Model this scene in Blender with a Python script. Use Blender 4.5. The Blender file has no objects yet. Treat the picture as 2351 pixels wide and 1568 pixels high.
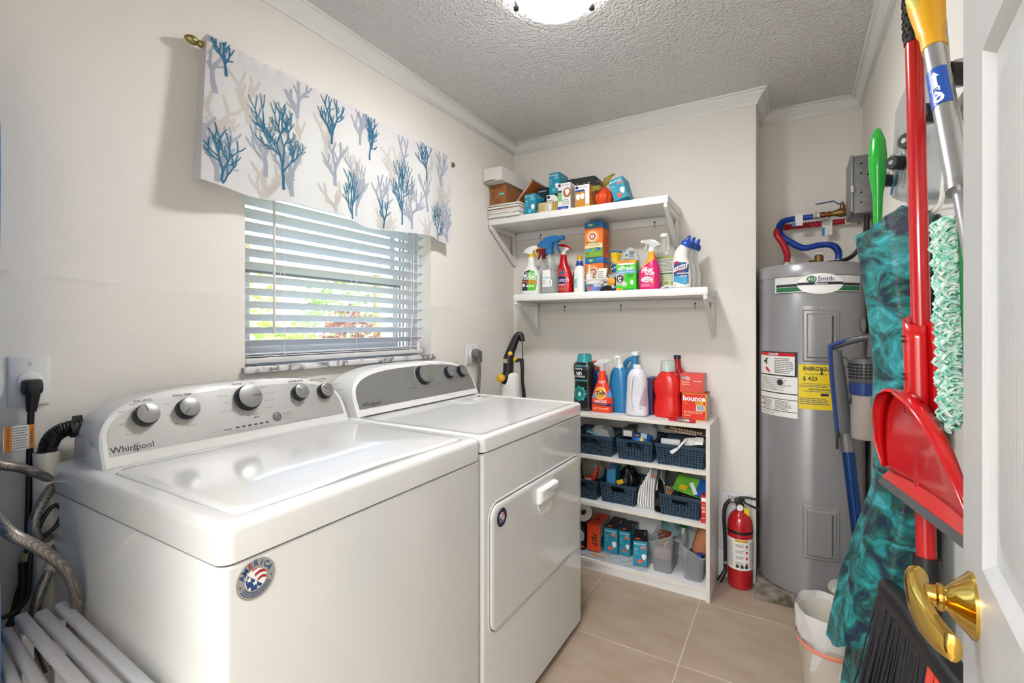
import bpy, bmesh, math, random
from mathutils import Vector, Matrix
random.seed(7)
SC = bpy.context.scene
COL = SC.collection
R = math.radians
# ------------------------------------------------------------------ camera
cam_d = bpy.data.cameras.new('camera'); cam = bpy.data.objects.new('camera', cam_d); COL.objects.link(cam)
cam.location = (1.518, 0.0, 1.24); cam.rotation_euler = (R(90), 0, R(30.47))
cam_d.sensor_width = 36; cam_d.lens = 36*1092/2351; cam_d.shift_y = -31/2351; cam_d.clip_start = .02
SC.camera = cam
SC.view_settings.view_transform = 'Standard'; SC.view_settings.look = 'None'
SC.view_settings.gamma = 1; SC.view_settings.use_curve_mapping = False
SC.view_settings.exposure = 0.68
# ------------------------------------------------------------------ daylight
wd = bpy.data.worlds.new('sky'); SC.world = wd; wd.use_nodes = True
nt = wd.node_tree; nt.nodes.clear()
wo = nt.nodes.new('ShaderNodeOutputWorld'); bg = nt.nodes.new('ShaderNodeBackground')
sky = nt.nodes.new('ShaderNodeTexSky'); sky.sky_type = 'NISHITA'; sky.sun_disc = False
sky.sun_elevation = R(50); sky.sun_rotation = R(90); sky.air_density = 1.0; sky.dust_density = 2.0
bg.inputs['Strength'].default_value = .85
hs = nt.nodes.new('ShaderNodeHueSaturation'); hs.inputs['Saturation'].default_value = .65
nt.links.new(sky.outputs[0], hs.inputs['Color']); nt.links.new(hs.outputs[0], bg.inputs[0]); nt.links.new(bg.outputs[0], wo.inputs[0])
def light(name, kind, loc, rot, energy, color=(1,1,1), **kw):
    d = bpy.data.lights.new(name, kind); d.energy = energy; d.color = color
    for k, v in kw.items(): setattr(d, k, v)
    o = bpy.data.objects.new(name, d); COL.objects.link(o); o.location = loc; o.rotation_euler = rot
    return o
light('sun', 'SUN', (4,0,6), (R(12), R(38), 0), 1.5, (1,.95,.86), angle=R(.6))
wp = light('window_portal', 'AREA', (-.16,1.34,1.58), (0, R(90), R(180)), 1, shape='RECTANGLE', size=.95, size_y=.95)
wp.data.cycles.is_portal = True
wp.rotation_euler = (0, R(-90), 0)
# hall behind the camera: added fill light, unseen, shining in through the doorway
light('hall_fill_light', 'AREA', (1.15,-1.55,2.33), (0,0,0), 100, (.93,.97,1), shape='RECTANGLE', size=1.5, size_y=1.3)

# ------------------------------------------------------------------ materials
def lin(h):
    h = h.lstrip('#'); c = [int(h[i:i+2],16)/255 for i in (0,2,4)]
    return tuple((x/12.92 if x <= .04045 else ((x+.055)/1.055)**2.4) for x in c) + (1,)
_M = {}
def mat(name, col='#ffffff', rough=.5, metal=0, var=None, bump=None, clear=None, trans=None, emit=None, coat=0, spec=.5, stretch=None):
    if name in _M: return _M[name]
    m = bpy.data.materials.new(name); m.use_nodes = True; n = m.node_tree; b = n.nodes['Principled BSDF']; out = n.nodes['Material Output']
    c = lin(col) if isinstance(col, str) else tuple(col)+(1,)
    b.inputs['Base Color'].default_value = c; b.inputs['Roughness'].default_value = rough; b.inputs['Metallic'].default_value = metal
    b.inputs['Specular IOR Level'].default_value = spec
    if coat: b.inputs['Coat Weight'].default_value = coat; b.inputs['Coat Roughness'].default_value = .06
    tc = None
    def coord():
        nonlocal tc
        if tc is None:
            t = n.nodes.new('ShaderNodeTexCoord'); tc = t.outputs['Object']
            if stretch:
                mp = n.nodes.new('ShaderNodeMapping'); mp.inputs['Scale'].default_value = stretch
                n.links.new(tc, mp.inputs[0]); tc = mp.outputs[0]
        return tc
    if var:
        nz = n.nodes.new('ShaderNodeTexNoise'); nz.inputs['Scale'].default_value = var[0]; nz.inputs['Detail'].default_value = 5
        n.links.new(coord(), nz.inputs['Vector'])
        rp = n.nodes.new('ShaderNodeValToRGB'); rp.color_ramp.elements[0].position = .35; rp.color_ramp.elements[1].position = .65
        c2 = lin(var[1]) if isinstance(var[1], str) else tuple(x*(1-var[1]) for x in c[:3])+(1,)
        rp.color_ramp.elements[0].color = c; rp.color_ramp.elements[1].color = c2
        n.links.new(nz.outputs['Fac'], rp.inputs[0]); n.links.new(rp.outputs[0], b.inputs['Base Color'])
    if bump:
        nz = n.nodes.new('ShaderNodeTexNoise'); nz.inputs['Scale'].default_value = bump[0]; nz.inputs['Detail'].default_value = bump[2] if len(bump) > 2 else 3
        n.links.new(coord(), nz.inputs['Vector'])
        bp = n.nodes.new('ShaderNodeBump'); bp.inputs['Distance'].default_value = bump[1]; bp.inputs['Strength'].default_value = 1
        n.links.new(nz.outputs['Fac'], bp.inputs['Height']); n.links.new(bp.outputs[0], b.inputs['Normal'])
    if emit:
        b.inputs['Emission Color'].default_value = lin(emit[0]); b.inputs['Emission Strength'].default_value = emit[1]
    if clear is not None:      # clear = share of light passing straight through
        tr = n.nodes.new('ShaderNodeBsdfTransparent'); tr.inputs[0].default_value = tuple(.35+.65*x for x in c[:3])+(1,)
        mx = n.nodes.new('ShaderNodeMixShader'); mx.inputs[0].default_value = clear
        n.links.new(b.outputs[0], mx.inputs[1]); n.links.new(tr.outputs[0], mx.inputs[2]); n.links.new(mx.outputs[0], out.inputs[0])
    if trans is not None:      # thin cloth or frosted plastic glowing from behind
        tr = n.nodes.new('ShaderNodeBsdfTranslucent'); tr.inputs[0].default_value = c
        mx = n.nodes.new('ShaderNodeMixShader'); mx.inputs[0].default_value = trans
        n.links.new(b.outputs[0], mx.inputs[1]); n.links.new(tr.outputs[0], mx.inputs[2]); n.links.new(mx.outputs[0], out.inputs[0])
    _M[name] = m
    return m
white = mat('enamel_white', '#e3e3e1', .12, coat=.6)
plastic_white = mat('plastic_white', '#ecece8', .35)
trim_white = mat('trim_white', '#e6e6e4', .4)
shelf_white = mat('shelf_white', '#e9e8e6', .4)
black = mat('black_plastic', '#17171a', .4)
dark = mat('dark_void', '#0a0a0c', .8)
steel = mat('brushed_steel', '#b9b9b8', .32, 1.0)
chrome = mat('chrome', '#d8d8d6', .12, 1.0)
brass = mat('polished_brass', '#d9b45a', .12, 1.0)
ink = mat('ink_dark', '#2a2b30', .6)
ink_blue = mat('ink_navy', '#1f2d5c', .6)
ink_white = mat('ink_white', '#f4f4f2', .6)
red = mat('red_plastic', '#cc1015', .25)
teal_card = mat('teal_card', '#1f8ba6', .5)
paper = mat('paper_white', '#e8e6e0', .7)
yellow = mat('yellow_plastic', '#e9b91c', .4)
orange = mat('orange_card', '#e8481a', .5)

# ------------------------------------------------------------------ mesh helpers
class MB:
    def __init__(s): s.v = []; s.f = []
    def add(s, v, f):
        k = len(s.v); s.v += [tuple(p) for p in v]; s.f += [tuple(i+k for i in q) for q in f]; return s
    def box(s, x0, x1, y0, y1, z0, z1):
        return s.add([(x0,y0,z0),(x1,y0,z0),(x1,y1,z0),(x0,y1,z0),(x0,y0,z1),(x1,y0,z1),(x1,y1,z1),(x0,y1,z1)],
                     [(0,3,2,1),(4,5,6,7),(0,1,5,4),(1,2,6,5),(2,3,7,6),(3,0,4,7)])
    def obox(s, c, sz, M):
        x, y, z = [q/2 for q in sz]; o = MB().box(-x,x,-y,y,-z,z)
        return s.add([Vector(c) + M @ Vector(p) for p in o.v], o.f)
    def rings(s, rs, cap0=True, cap1=True, closed=True):
        n = len(rs[0]); v = [p for r in rs for p in r]; f = []
        for i in range(len(rs)-1):
            for j in range(n if closed else n-1):
                a = i*n+j; b = i*n+(j+1) % n; f.append((a, b, b+n, a+n))
        if closed and cap0: f.append(tuple(range(n-1,-1,-1)))
        if closed and cap1: f.append(tuple(range((len(rs)-1)*n, len(rs)*n)))
        return s.add(v, f)
    def lathe(s, prof, seg=24, c=(0,0,0), M=None, cap=True):
        rs = []
        for r, z in prof:
            rs.append([Vector((max(r,1e-5)*math.cos(2*math.pi*k/seg), max(r,1e-5)*math.sin(2*math.pi*k/seg), z)) for k in range(seg)])
        rs = [[(Vector(c) + (M @ p if M else p)) for p in q] for q in rs]
        return s.rings(rs, cap, cap)
    def tube(s, path, r, seg=10, cap=True):
        path = [Vector(p) for p in path]; n = len(path); rs = []; up = None
        for i, p in enumerate(path):
            t = (path[min(i+1,n-1)] - path[max(i-1,0)]).normalized()
            if up is None: up = Vector((0,0,1)) if abs(t.z) < .9 else Vector((1,0,0))
            a = t.cross(up)
            if a.length < 1e-6: a = t.orthogonal()
            a.normalize(); b = a.cross(t).normalized(); up = b
            rr = r[i] if isinstance(r, (list, tuple)) else r
            rs.append([p + a*rr*math.cos(2*math.pi*k/seg) + b*rr*math.sin(2*math.pi*k/seg) for k in range(seg)])
        return s.rings(rs, cap, cap)
    def prism(s, poly, d0, d1, axis='y'):
        """poly of 2D points; axis y: (x,z) polygon spread in y; axis x: (y,z); axis z: (x,y)"""
        def p3(q, d): return (q[0],d,q[1]) if axis == 'y' else (d,q[0],q[1]) if axis == 'x' else (q[0],q[1],d)
        return s.rings([[p3(q,d0) for q in poly], [p3(q,d1) for q in poly]])
    def grid(s, fn, nu, nv):
        v = [fn(i/nu, j/nv) for j in range(nv+1) for i in range(nu+1)]
        f = [(j*(nu+1)+i, j*(nu+1)+i+1, (j+1)*(nu+1)+i+1, (j+1)*(nu+1)+i) for j in range(nv) for i in range(nu)]
        return s.add(v, f)
def smooth_path(pts, n=8):
    pts = [Vector(p) for p in pts]; out = []
    for i in range(len(pts)-1):
        p0 = pts[max(i-1,0)]; p1 = pts[i]; p2 = pts[i+1]; p3 = pts[min(i+2,len(pts)-1)]
        for k in range(n):
            t = k/n
            out.append(.5*((2*p1)+(p2-p0)*t+(2*p0-5*p1+4*p2-p3)*t*t+(3*p1-p0-3*p2+p3)*t**3))
    out.append(pts[-1]); return out
def rrect(w, d, r, n=5, cx=0, cy=0):
    r = min(r, w/2-1e-5, d/2-1e-5); o = []
    for (sx, sy, a0) in ((1,1,0),(-1,1,90),(-1,-1,180),(1,-1,270)):
        for k in range(n+1):
            a = R(a0+90*k/n); o.append((cx+sx*(w/2-r)+r*math.cos(a), cy+sy*(d/2-r)+r*math.sin(a)))
    return o
def circ(r, n=24, cx=0, cy=0, ry=None): return [(cx+r*math.cos(2*math.pi*k/n), cy+(ry or r)*math.sin(2*math.pi*k/n)) for k in range(n)]
def rotz(a): return Matrix.Rotation(R(a), 3, 'Z')
def align(d):
    return Vector((0,0,1)).rotation_difference(Vector(d).normalized()).to_matrix()
def new_mesh(name, mb, mt, bevel=0, seg=2, smooth=40):
    me = bpy.data.meshes.new(name); bm = bmesh.new()
    vs = [bm.verts.new(p) for p in mb.v]
    for q in mb.f:
        try: bm.faces.new([vs[i] for i in q])
        except ValueError: pass
    bmesh.ops.recalc_face_normals(bm, faces=bm.faces)
    if bevel:
        es = [e for e in bm.edges if len(e.link_faces) == 2 and e.calc_face_angle(0) > R(50)]
        if es: bmesh.ops.bevel(bm, geom=es, offset=bevel, segments=seg, profile=.5, affect='EDGES', clamp_overlap=True)
    bm.to_mesh(me); bm.free()
    me.materials.append(mt)
    if smooth:
        for p in me.polygons: p.use_smooth = True
        me.set_sharp_from_angle(angle=R(smooth))
    return me
def base_of(o):
    v = Vector((0,0,0))
    while o is not None: v += Vector(o.location); o = o.parent
    return v
def P(name, mb, mt, parent=None, bevel=0, seg=2, smooth=40, world=False, kind=None, label=None):
    """a mesh object; world=True: coordinates are room coordinates and the parent is unrotated"""
    if world and parent is not None:
        b = base_of(parent); mb.v = [(p[0]-b.x, p[1]-b.y, p[2]-b.z) for p in mb.v]
    o = bpy.data.objects.new(name, new_mesh(name, mb, mt, bevel, seg, smooth)); COL.objects.link(o)
    o.parent = parent
    if kind: o['kind'] = kind
    if label: o['label'] = label
    return o
def thing(name, label, cat, loc=(0,0,0), rz=0, group=None, rot=None):
    o = bpy.data.objects.new(name, None); o.empty_display_size = .05; COL.objects.link(o)
    o.location = loc; o.rotation_euler = rot if rot else (0,0,R(rz)); o['label'] = label; o['category'] = cat
    if group: o['group'] = group
    return o
def tag(o, label, cat, group=None):
    o['label'] = label; o['category'] = cat
    if group: o['group'] = group
    return o
def struct(o, label=None):
    o['kind'] = 'structure'
    if label: o['label'] = label
    return o
def dup(root, loc, rz=0, label=None):
    def cp(o, par):
        c = o.copy(); COL.objects.link(c); c.parent = par
        for ch in [x for x in o.children]: cp(ch, c)
        return c
    r = cp(root, None); r.location = loc; r.rotation_euler = (0,0,R(rz))
    if label: r['label'] = label
    return r
def glyphs(s, size, bold=0, shear=0, align_='CENTER', sx=1.0, sp=1.0):
    cu = bpy.data.curves.new('lettering', 'FONT'); cu.body = s; cu.size = size; cu.offset = bold*size; cu.shear = shear
    cu.align_x = align_; cu.align_y = 'CENTER'; cu.resolution_u = 2; cu.fill_mode = 'FRONT'; cu.space_character = sp
    ob = bpy.data.objects.new('lettering', cu); me = bpy.data.meshes.new_from_object(ob)
    v = [(p.co.x*sx, p.co.y) for p in me.vertices]; f = [tuple(q.vertices) for q in me.polygons]
    bpy.data.objects.remove(ob); bpy.data.curves.remove(cu); bpy.data.meshes.remove(me)
    return v, f
def write(parent, s, size, fn, mt, bold=0, shear=0, align_='CENTER', sx=1.0, name='lettering', world=False, sp=1.0, rot=0):
    """lettering as thin faces; fn maps the 2D text plane to 3D"""
    v, f = glyphs(s, size, bold, shear, align_, sx, sp)
    if rot:
        c_, s_ = math.cos(R(rot)), math.sin(R(rot)); v = [(a*c_-b*s_, a*s_+b*c_) for a, b in v]
    mb = MB().add([fn(a, b) for a, b in v], f)
    return P(name, mb, mt, parent, smooth=0, world=world)
def front(x, z, y): return lambda a, b: (x+a, y, z+b)           # face looking to -y
def side(x, y, z): return lambda a, b: (x, y+a, z+b)            # face looking to +x
def topf(x, y, z): return lambda a, b: (x+a, y+b, z)
def card(parent, name, poly, fn, mt, n=1, world=False, label=None):
    """flat printed patch from a 2D polygon"""
    return P(name, MB().add([fn(a, b) for a, b in poly], [tuple(range(len(poly)))]), mt, parent, smooth=0, world=world, label=label)
def rect(x0, x1, z0, z1): return [(x0,z0),(x1,z0),(x1,z1),(x0,z1)]
def lines(parent, x0, x1, z0, z1, n, fn, mt, frac=.45, name='fine_print', world=False, sub=5, ragged=.25):
    """rows of unreadably small print, as bars"""
    mb = MB(); h = (z1-z0)/n
    for i in range(n):
        z = z1-h*(i+.5); e = x1-(x1-x0)*ragged*random.random()
        for k in range(sub):
            a = x0+(e-x0)*k/sub; b = x0+(e-x0)*(k+.9)/sub
            mb.add([fn(a,z-h*frac/2), fn(b,z-h*frac/2), fn(b,z+h*frac/2), fn(a,z+h*frac/2)], [(0,1,2,3)])
    return P(name, mb, mt, parent, smooth=0, world=world)
class Loft:
    """bottle body: sections (z, half width, half depth, power[, cx, cy])"""
    def __init__(s, secs, sub=5):
        pts = [tuple(q)+(0,)*(6-len(q)) for q in secs]
        s.q = []
        for i in range(len(pts)-1):
            p0, p1, p2, p3 = pts[max(i-1,0)], pts[i], pts[i+1], pts[min(i+2,len(pts)-1)]
            for k in range(sub):
                t = k/sub; r = []
                for j in range(6):
                    if j == 0: r.append(p1[0]+(p2[0]-p1[0])*t)
                    else:
                        m1 = (p2[j]-p0[j])/max(p2[0]-p0[0],1e-6)*(p2[0]-p1[0]); m2 = (p3[j]-p1[j])/max(p3[0]-p1[0],1e-6)*(p2[0]-p1[0])
                        lo, hi = min(p1[j],p2[j]), max(p1[j],p2[j])
                        val = (2*t**3-3*t*t+1)*p1[j]+(t**3-2*t*t+t)*m1+(-2*t**3+3*t*t)*p2[j]+(t**3-t*t)*m2
                        r.append(min(max(val,lo),hi))
                s.q.append(tuple(r))
        s.q.append(pts[-1])
    def at(s, z):
        q = s.q
        if z <= q[0][0]: return q[0]
        for a, b in zip(q, q[1:]):
            if z <= b[0]:
                t = (z-a[0])/max(b[0]-a[0],1e-9); return tuple(a[i]+(b[i]-a[i])*t for i in range(6))
        return q[-1]
    def y(s, x, z):
        _, w, d, n, cx, cy = s.at(z); t = min(abs((x-cx)/max(w,1e-6)), .995)
        return cy-d*(1-t**n)**(1/n)
    def fn(s, x, z, eps=.0006): return lambda a, b: (x+a, s.y(x+a, z+b)-eps, z+b)
    def mesh(s, seg=32):
        rs = []
        for z, w, d, n, cx, cy in s.q:
            ring = []
            for k in range(seg):
                a = 2*math.pi*k/seg; ca, sa = math.cos(a), math.sin(a)
                ring.append((cx+w*math.copysign(abs(ca)**(2/n),ca), cy+d*math.copysign(abs(sa)**(2/n),sa), z))
            rs.append(ring)
        return MB().rings(rs)
    def patch(s, parent, name, poly, mt, eps=.0006, nx=14, nz=14, label=None):
        """label patch hugging the front; poly is a closed 2D outline, filled by horizontal spans"""
        zs = [p[1] for p in poly]; z0, z1 = min(zs), max(zs); mb = MB(); rows = []
        for j in range(nz+1):
            z = z0+(z1-z0)*min(max(j/nz,.001),.999); xs = []
            for (xa,za),(xb,zb) in zip(poly, poly[1:]+poly[:1]):
                if (za <= z) != (zb <= z): xs.append(xa+(xb-xa)*(z-za)/(zb-za))
            if len(xs) < 2: xs = [sum(p[0] for p in poly)/len(poly)]*2
            rows.append([(xa_, z) for xa_ in [min(xs)+(max(xs)-min(xs))*i/nx for i in range(nx+1)]])
        mb.rings([[(x, s.y(x,z)-eps, z) for x, z in r] for r in rows], closed=False)
        return P(name, mb, mt, parent, smooth=60, label=label)
# ================================================================== THE ROOM
XR, YB, YA, XA, H = 1.819, 2.602, 2.905, 1.367, 2.39      # right wall, back wall, alcove back, alcove left, ceiling
wall_m = mat('wall_paint', '#e9e4dc', .85, var=(1.3,.03), bump=(260,.0006))
ceil_m = None
def ceiling_material():
    m = bpy.data.materials.new('popcorn_ceiling'); m.use_nodes = True; n = m.node_tree; b = n.nodes['Principled BSDF']
    b.inputs['Base Color'].default_value = lin('#e2e2e2'); b.inputs['Roughness'].default_value = .75
    t = n.nodes.new('ShaderNodeTexCoord'); v = n.nodes.new('ShaderNodeTexVoronoi'); v.inputs['Scale'].default_value = 92; v.feature = 'SMOOTH_F1'
    z = n.nodes.new('ShaderNodeTexNoise'); z.inputs['Scale'].default_value = 120; z.inputs['Detail'].default_value = 4
    ad = n.nodes.new('ShaderNodeMath'); ad.operation = 'SUBTRACT'
    bp = n.nodes.new('ShaderNodeBump'); bp.inputs['Distance'].default_value = .011; bp.inputs['Strength'].default_value = .9
    for q in (v, z): n.links.new(t.outputs['Object'], q.inputs['Vector'])
    n.links.new(z.outputs['Fac'], ad.inputs[0]); n.links.new(v.outputs['Distance'], ad.inputs[1]); n.links.new(ad.outputs[0], bp.inputs['Height']); n.links.new(bp.outputs[0], b.inputs['Normal'])
    return m
ceil_m = ceiling_material()
# window opening in the left wall
WY0, WY1, WZ0, WZ1 = .884, 1.80, 1.112, 2.03
mb = MB().box(-.2,0,-.18,WY0,-.05,2.5).box(-.2,0,WY1,2.80,-.05,2.5).box(-.2,0,WY0,WY1,-.05,WZ0).box(-.2,0,WY0,WY1,WZ1,2.5)
struct(P('wall_left', mb, wall_m, smooth=0))
struct(P('wall_back', MB().box(0,XA,YB,YB+.2,-.05,2.5), wall_m, smooth=0))
struct(P('wall_alcove_left', MB().box(XA-.1,XA,YB+.2,YA+.1,-.05,2.5), wall_m, smooth=0))
struct(P('wall_alcove_back', MB().box(XA,XR+.1,YA,YA+.1,-.05,2.5), wall_m, smooth=0))
struct(P('wall_right', MB().box(XR,XR+.1,-.18,YA,-.05,2.5), wall_m, smooth=0))
struct(P('wall_front', MB().box(-.1,.82,-.18,-.06,-.05,2.5).box(1.665,XR,-.18,-.06,-.05,2.5).box(.82,1.665,-.18,-.06,2.05,2.5), wall_m, smooth=0))
struct(P('ceiling', MB().box(-.1,XR+.1,-.18,YA+.1,H,H+.1), ceil_m, smooth=0))
struct(P('wall_hall', MB().box(-.2,2.6,-2.5,-2.4,-.05,2.5).box(-.3,-.2,-2.5,-.18,-.05,2.5).box(2.6,2.7,-2.5,-.18,-.05,2.5).box(-.3,2.7,-2.5,-.18,H,H+.1)
         .box(XR,2.7,-.18,-.06,-.05,2.5).box(-.3,-.1,-.18,-.06,-.05,2.5), mat('hall_paint','#e8e4dc',.8), smooth=0))
# floor: grout bed and 18 inch tiles
grout = mat('grout', '#cdbfae', .9)
fl = struct(P('floor', MB().box(-.3,2.7,-2.5,3.0,-.06,-.0025), grout, smooth=0))
tile_m = mat('stone_tile', '#ab9a88', .42, var=(5,'#a08c79'), bump=(60,.0003,6), stretch=(1,2.2,1))
tm = {}
TX, TY, PX, PY, G = 1.157, 1.822, .459, .467, .0045
for i in range(-3,3):
    for j in range(-9,3):
        x0, x1, y0, y1 = TX+i*PX+G/2, TX+(i+1)*PX-G/2, TY+j*PY+G/2, TY+(j+1)*PY-G/2
        x0, x1, y0, y1 = max(x0,-.2), min(x1,2.6), max(y0,-2.4), min(y1,2.9)
        if x1-x0 < .02 or y1-y0 < .02: continue
        if j == 2: continue
        if j == 1: y1 = min(y1, YB) if x1 <= XA else min(y1, 2.62)
        key = (round(x1-x0,3), round(y1-y0,3))
        if key not in tm: tm[key] = new_mesh('tile', MB().box(0,x1-x0,0,y1-y0,-.004,0), tile_m, bevel=.0015, seg=1)
        o = bpy.data.objects.new('tile', tm[key]); COL.objects.link(o); o.location = (x0,y0,0); o.parent = fl
# crown moulding, mitred
prof = [(0,-.062),(.006,-.062),(.007,-.053),(.011,-.050),(.013,-.045),(.016,-.043),(.022,-.034),(.032,-.022),(.041,-.016),(.043,-.011),(.051,-.009),(.052,0),(0,0)]
path = [Vector(p) for p in ((0,-.06),(0,YB),(XA,YB),(XA,YA),(XR,YA),(XR,-.06))]
nor = []
for a, b in zip(path, path[1:]):
    d = (b-a).normalized(); nor.append(Vector((d.y,-d.x)))
def off(i, o):
    if i == 0: return path[0]+nor[0]*o
    if i == len(path)-1: return path[-1]+nor[-1]*o
    n1, n2 = nor[i-1], nor[i]; return path[i]+(n1+n2)*o/(1+n1.dot(n2))
for i in range(5):
    rs = [[(*off(k,o), H+z) for o, z in prof] for k in (i,i+1)]
    struct(P('trim_%d' % (i+1), MB().rings(rs), trim_white, smooth=50))
def baseboard(nm, x0, x1, y0, y1, h=.13):
    o = struct(P(nm, MB().box(x0,x1,y0,y1,0,h), trim_white, bevel=.002))
    if x1-x0 > y1-y0: P('bead', MB().box(x0,x1,y0-.004,y0,h-.032,h-.02).box(x0,x1,y0-.005,y0,0,.018), trim_white, o, smooth=0)
baseboard('baseboard_back', .002, XA-.002, YB-.012, YB)
baseboard('baseboard_left', 0, .012, -.06, YB-.012)
baseboard('baseboard_right', XR-.012, XR, -.06, 2.40)
# ------------------------------------------------------------------ window with marble sill
vinyl = mat('window_vinyl', '#e9ebec', .4)
rail_dark = mat('shaded_rail', '#8a8a8c', .5)
win = struct(thing('window_1', 'white framed single hung window', 'window', (-.13,1.342,1.112)))
del win['category']
mb = MB().box(-.17,-.10,WY0,.93,WZ0,WZ1).box(-.17,-.10,1.745,WY1,WZ0,WZ1).box(-.17,-.10,.93,1.745,WZ0,1.15).box(-.17,-.10,.93,1.745,1.99,WZ1)
P('window_frame', mb, vinyl, win, bevel=.003, world=True)
P('lower_sash', MB().box(-.135,-.11,.93,.965,1.15,1.52).box(-.135,-.11,1.655,1.69,1.15,1.52).box(-.135,-.11,.965,1.655,1.15,1.185), vinyl, win, bevel=.002, world=True)
P('upper_sash', MB().box(-.165,-.14,.93,.955,1.45,1.99).box(-.165,-.14,1.665,1.70,1.45,1.99).box(-.165,-.14,.955,1.665,1.965,1.99), vinyl, win, bevel=.002, world=True)
P('meeting_rail', MB().box(-.135,-.105,.93,1.70,1.435,1.462), rail_dark, win, bevel=.002, world=True)
P('side_track', MB().box(-.12,-.115,1.705,1.712,1.15,1.99).box(-.12,-.115,1.728,1.734,1.15,1.99), rail_dark, win, smooth=0, world=True)
glass = mat('pane_glass', '#f4fbff', .02, clear=.93)
P('pane', MB().box(-.125,-.121,.965,1.655,1.185,1.437), glass, win, smooth=0, world=True)
P('pane', MB().box(-.154,-.150,.955,1.665,1.462,1.965), glass, win, smooth=0, world=True)
def marble():
    m = bpy.data.materials.new('marble_sill'); m.use_nodes = True; n = m.node_tree; b = n.nodes['Principled BSDF']; b.inputs['Roughness'].default_value = .25
    t = n.nodes.new('ShaderNodeTexCoord'); w = n.nodes.new('ShaderNodeTexNoise'); w.inputs['Scale'].default_value = 6; w.inputs['Detail'].default_value = 8; w.inputs['Distortion'].default_value = 1.8
    r = n.nodes.new('ShaderNodeValToRGB'); e = r.color_ramp.elements
    e[0].position = .40; e[0].color = lin('#6d7076'); e[1].position = .47; e[1].color = lin('#e4e3e2')
    q = e.new(.35); q.color = lin('#dcdcdc')
    n.links.new(t.outputs['Object'], w.inputs['Vector']); n.links.new(w.outputs['Fac'], r.inputs[0]); n.links.new(r.outputs[0], b.inputs['Base Color'])
    return m
P('window_sill', MB().box(-.10,.022,WY0-.012,WY1+.014,1.093,1.113), marble(), win, bevel=.003, world=True)
# ------------------------------------------------------------------ venetian blind
bl = thing('venetian_blind', 'white slatted blind with tilted slats hanging inside the window recess', 'blind', (-.045,1.335,1.12))
slat_m = mat('blind_slat', '#dfe1e3', .45, trans=.12)
t_ = R(24)
prf = [(-.025,0),(-.012,.0022),(.012,.0022),(.025,0),(.025,.0025),(.012,.0047),(-.012,.0047),(-.025,.0025)]
prf = [(x*math.cos(t_)-z*math.sin(t_), x*math.sin(t_)+z*math.cos(t_)) for x, z in prf]
sl = new_mesh('slat', MB().rings([[(x,y,z) for x, z in prf] for y in (-.44,.44)]), slat_m, smooth=50)
for k in range(20):
    o = bpy.data.objects.new('slat', sl); COL.objects.link(o); o.parent = bl; o.location = (0,0,.068+.0434*k)
fl_ = [(-.025,0),(.025,0),(.025,.003),(-.025,.003)]
for z in (.024,.031): P('slat', MB().rings([[(x,y,z+q) for x, q in fl_] for y in (-.44,.44)]), slat_m, bl, smooth=0)
P('bottom_rail', MB().box(-.026,.026,-.438,.432,.001,.02), slat_m, bl, bevel=.003)
P('headrail', MB().box(-.03,.03,-.445,.445,.865,.905), slat_m, bl, bevel=.003)
cord = mat('blind_cord', '#f0efec', .7)
for y in (-.30,.02,.345):
    P('ladder_cord', MB().tube([(.027,y,.01),(.027,y,.88)], .0009, 6).tube([(-.027,y+.02,.01),(-.027,y+.02,.88)], .0009, 6), cord, bl)
    mb = MB()
    for k in range(20): mb.tube([(.026,y+.004,.079+.0434*k),(-.026,y+.02,.056+.0434*k)], .0006, 5)
    P('ladder_rung', mb, cord, bl)
P('pull_cord', MB().tube([(.034,.385,.88),(.034,.385,.05)], .0012, 6).tube([(.034,.36,.88),(.034,.352,.2),(.033,.33,.02)], .0011, 6), cord, bl)
P('tassel', MB().lathe([(.002,0),(.006,.004),(.007,.02),(.0055,.035),(.002,.042)], 12, (.034,.385,.012)), plastic_white, bl)
P('tilt_wand', MB().lathe([(.0052,0),(.0052,.01),(.0045,.012),(.0042,.60),(.002,.62)], 8, (.036,-.345,.10)), mat('wand_plastic','#d9d6d2',.25), bl)
# ------------------------------------------------------------------ curtain rod and valance
rod = thing('curtain_rod', 'thin brass curtain rod with acorn finials above the window', 'curtain rod', (.043,1.31,2.062))
brass_m = mat('rod_brass', '#a89a5e', .28, 1.0)
Ry = Matrix.Rotation(R(-90), 3, 'X')
P('rod', MB().tube([(0,-.575,0),(0,.575,0)], .006, 12), brass_m, rod)
for s_ in (-1,1):
    pr = [(.006,0),(.010,.003),(.010,.012),(.007,.016),(.012,.024),(.0135,.032),(.011,.042),(.005,.050),(.001,.052)]
    P('finial', MB().lathe(pr, 16, (0,s_*.572,0), Matrix.Rotation(R(-90*s_),3,'X')), brass_m, rod)
    P('bracket', MB().box(-.042,-.038,s_*.545-.009,s_*.545+.009,-.045,.02).box(-.040,.004,s_*.545-.002,s_*.545+.002,-.012,-.006), brass_m, rod, bevel=.001)
def val(u, v):     # u along the window, v down
    y = .735+1.145*u + .008*math.sin(9*u)*v
    fold = (.010*math.sin(u*31+.6)+.008*math.sin(u*17+1.2))*(.35+.65*v)
    x = .064+fold+.010*v*v*(1.2-u)
    if v < .07: x += .004*math.sin(u*160)*(.07-v)/.07
    y -= .028*v*max(0,1-u/.25)
    z = 2.088-.425*v - .010*math.sin(u*13+.5)*v - .012*v*math.sin(3.1*u)
    return (x, y, z)
cloth = mat('valance_cloth', '#dfdcdd', .85, trans=.28)
va = tag(P('valance', MB(), cloth), 'white curtain valance printed with blue grey and beige coral', 'curtain')
me = new_mesh('valance', MB().grid(val,110,24), cloth, smooth=80)
va.data = me
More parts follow.
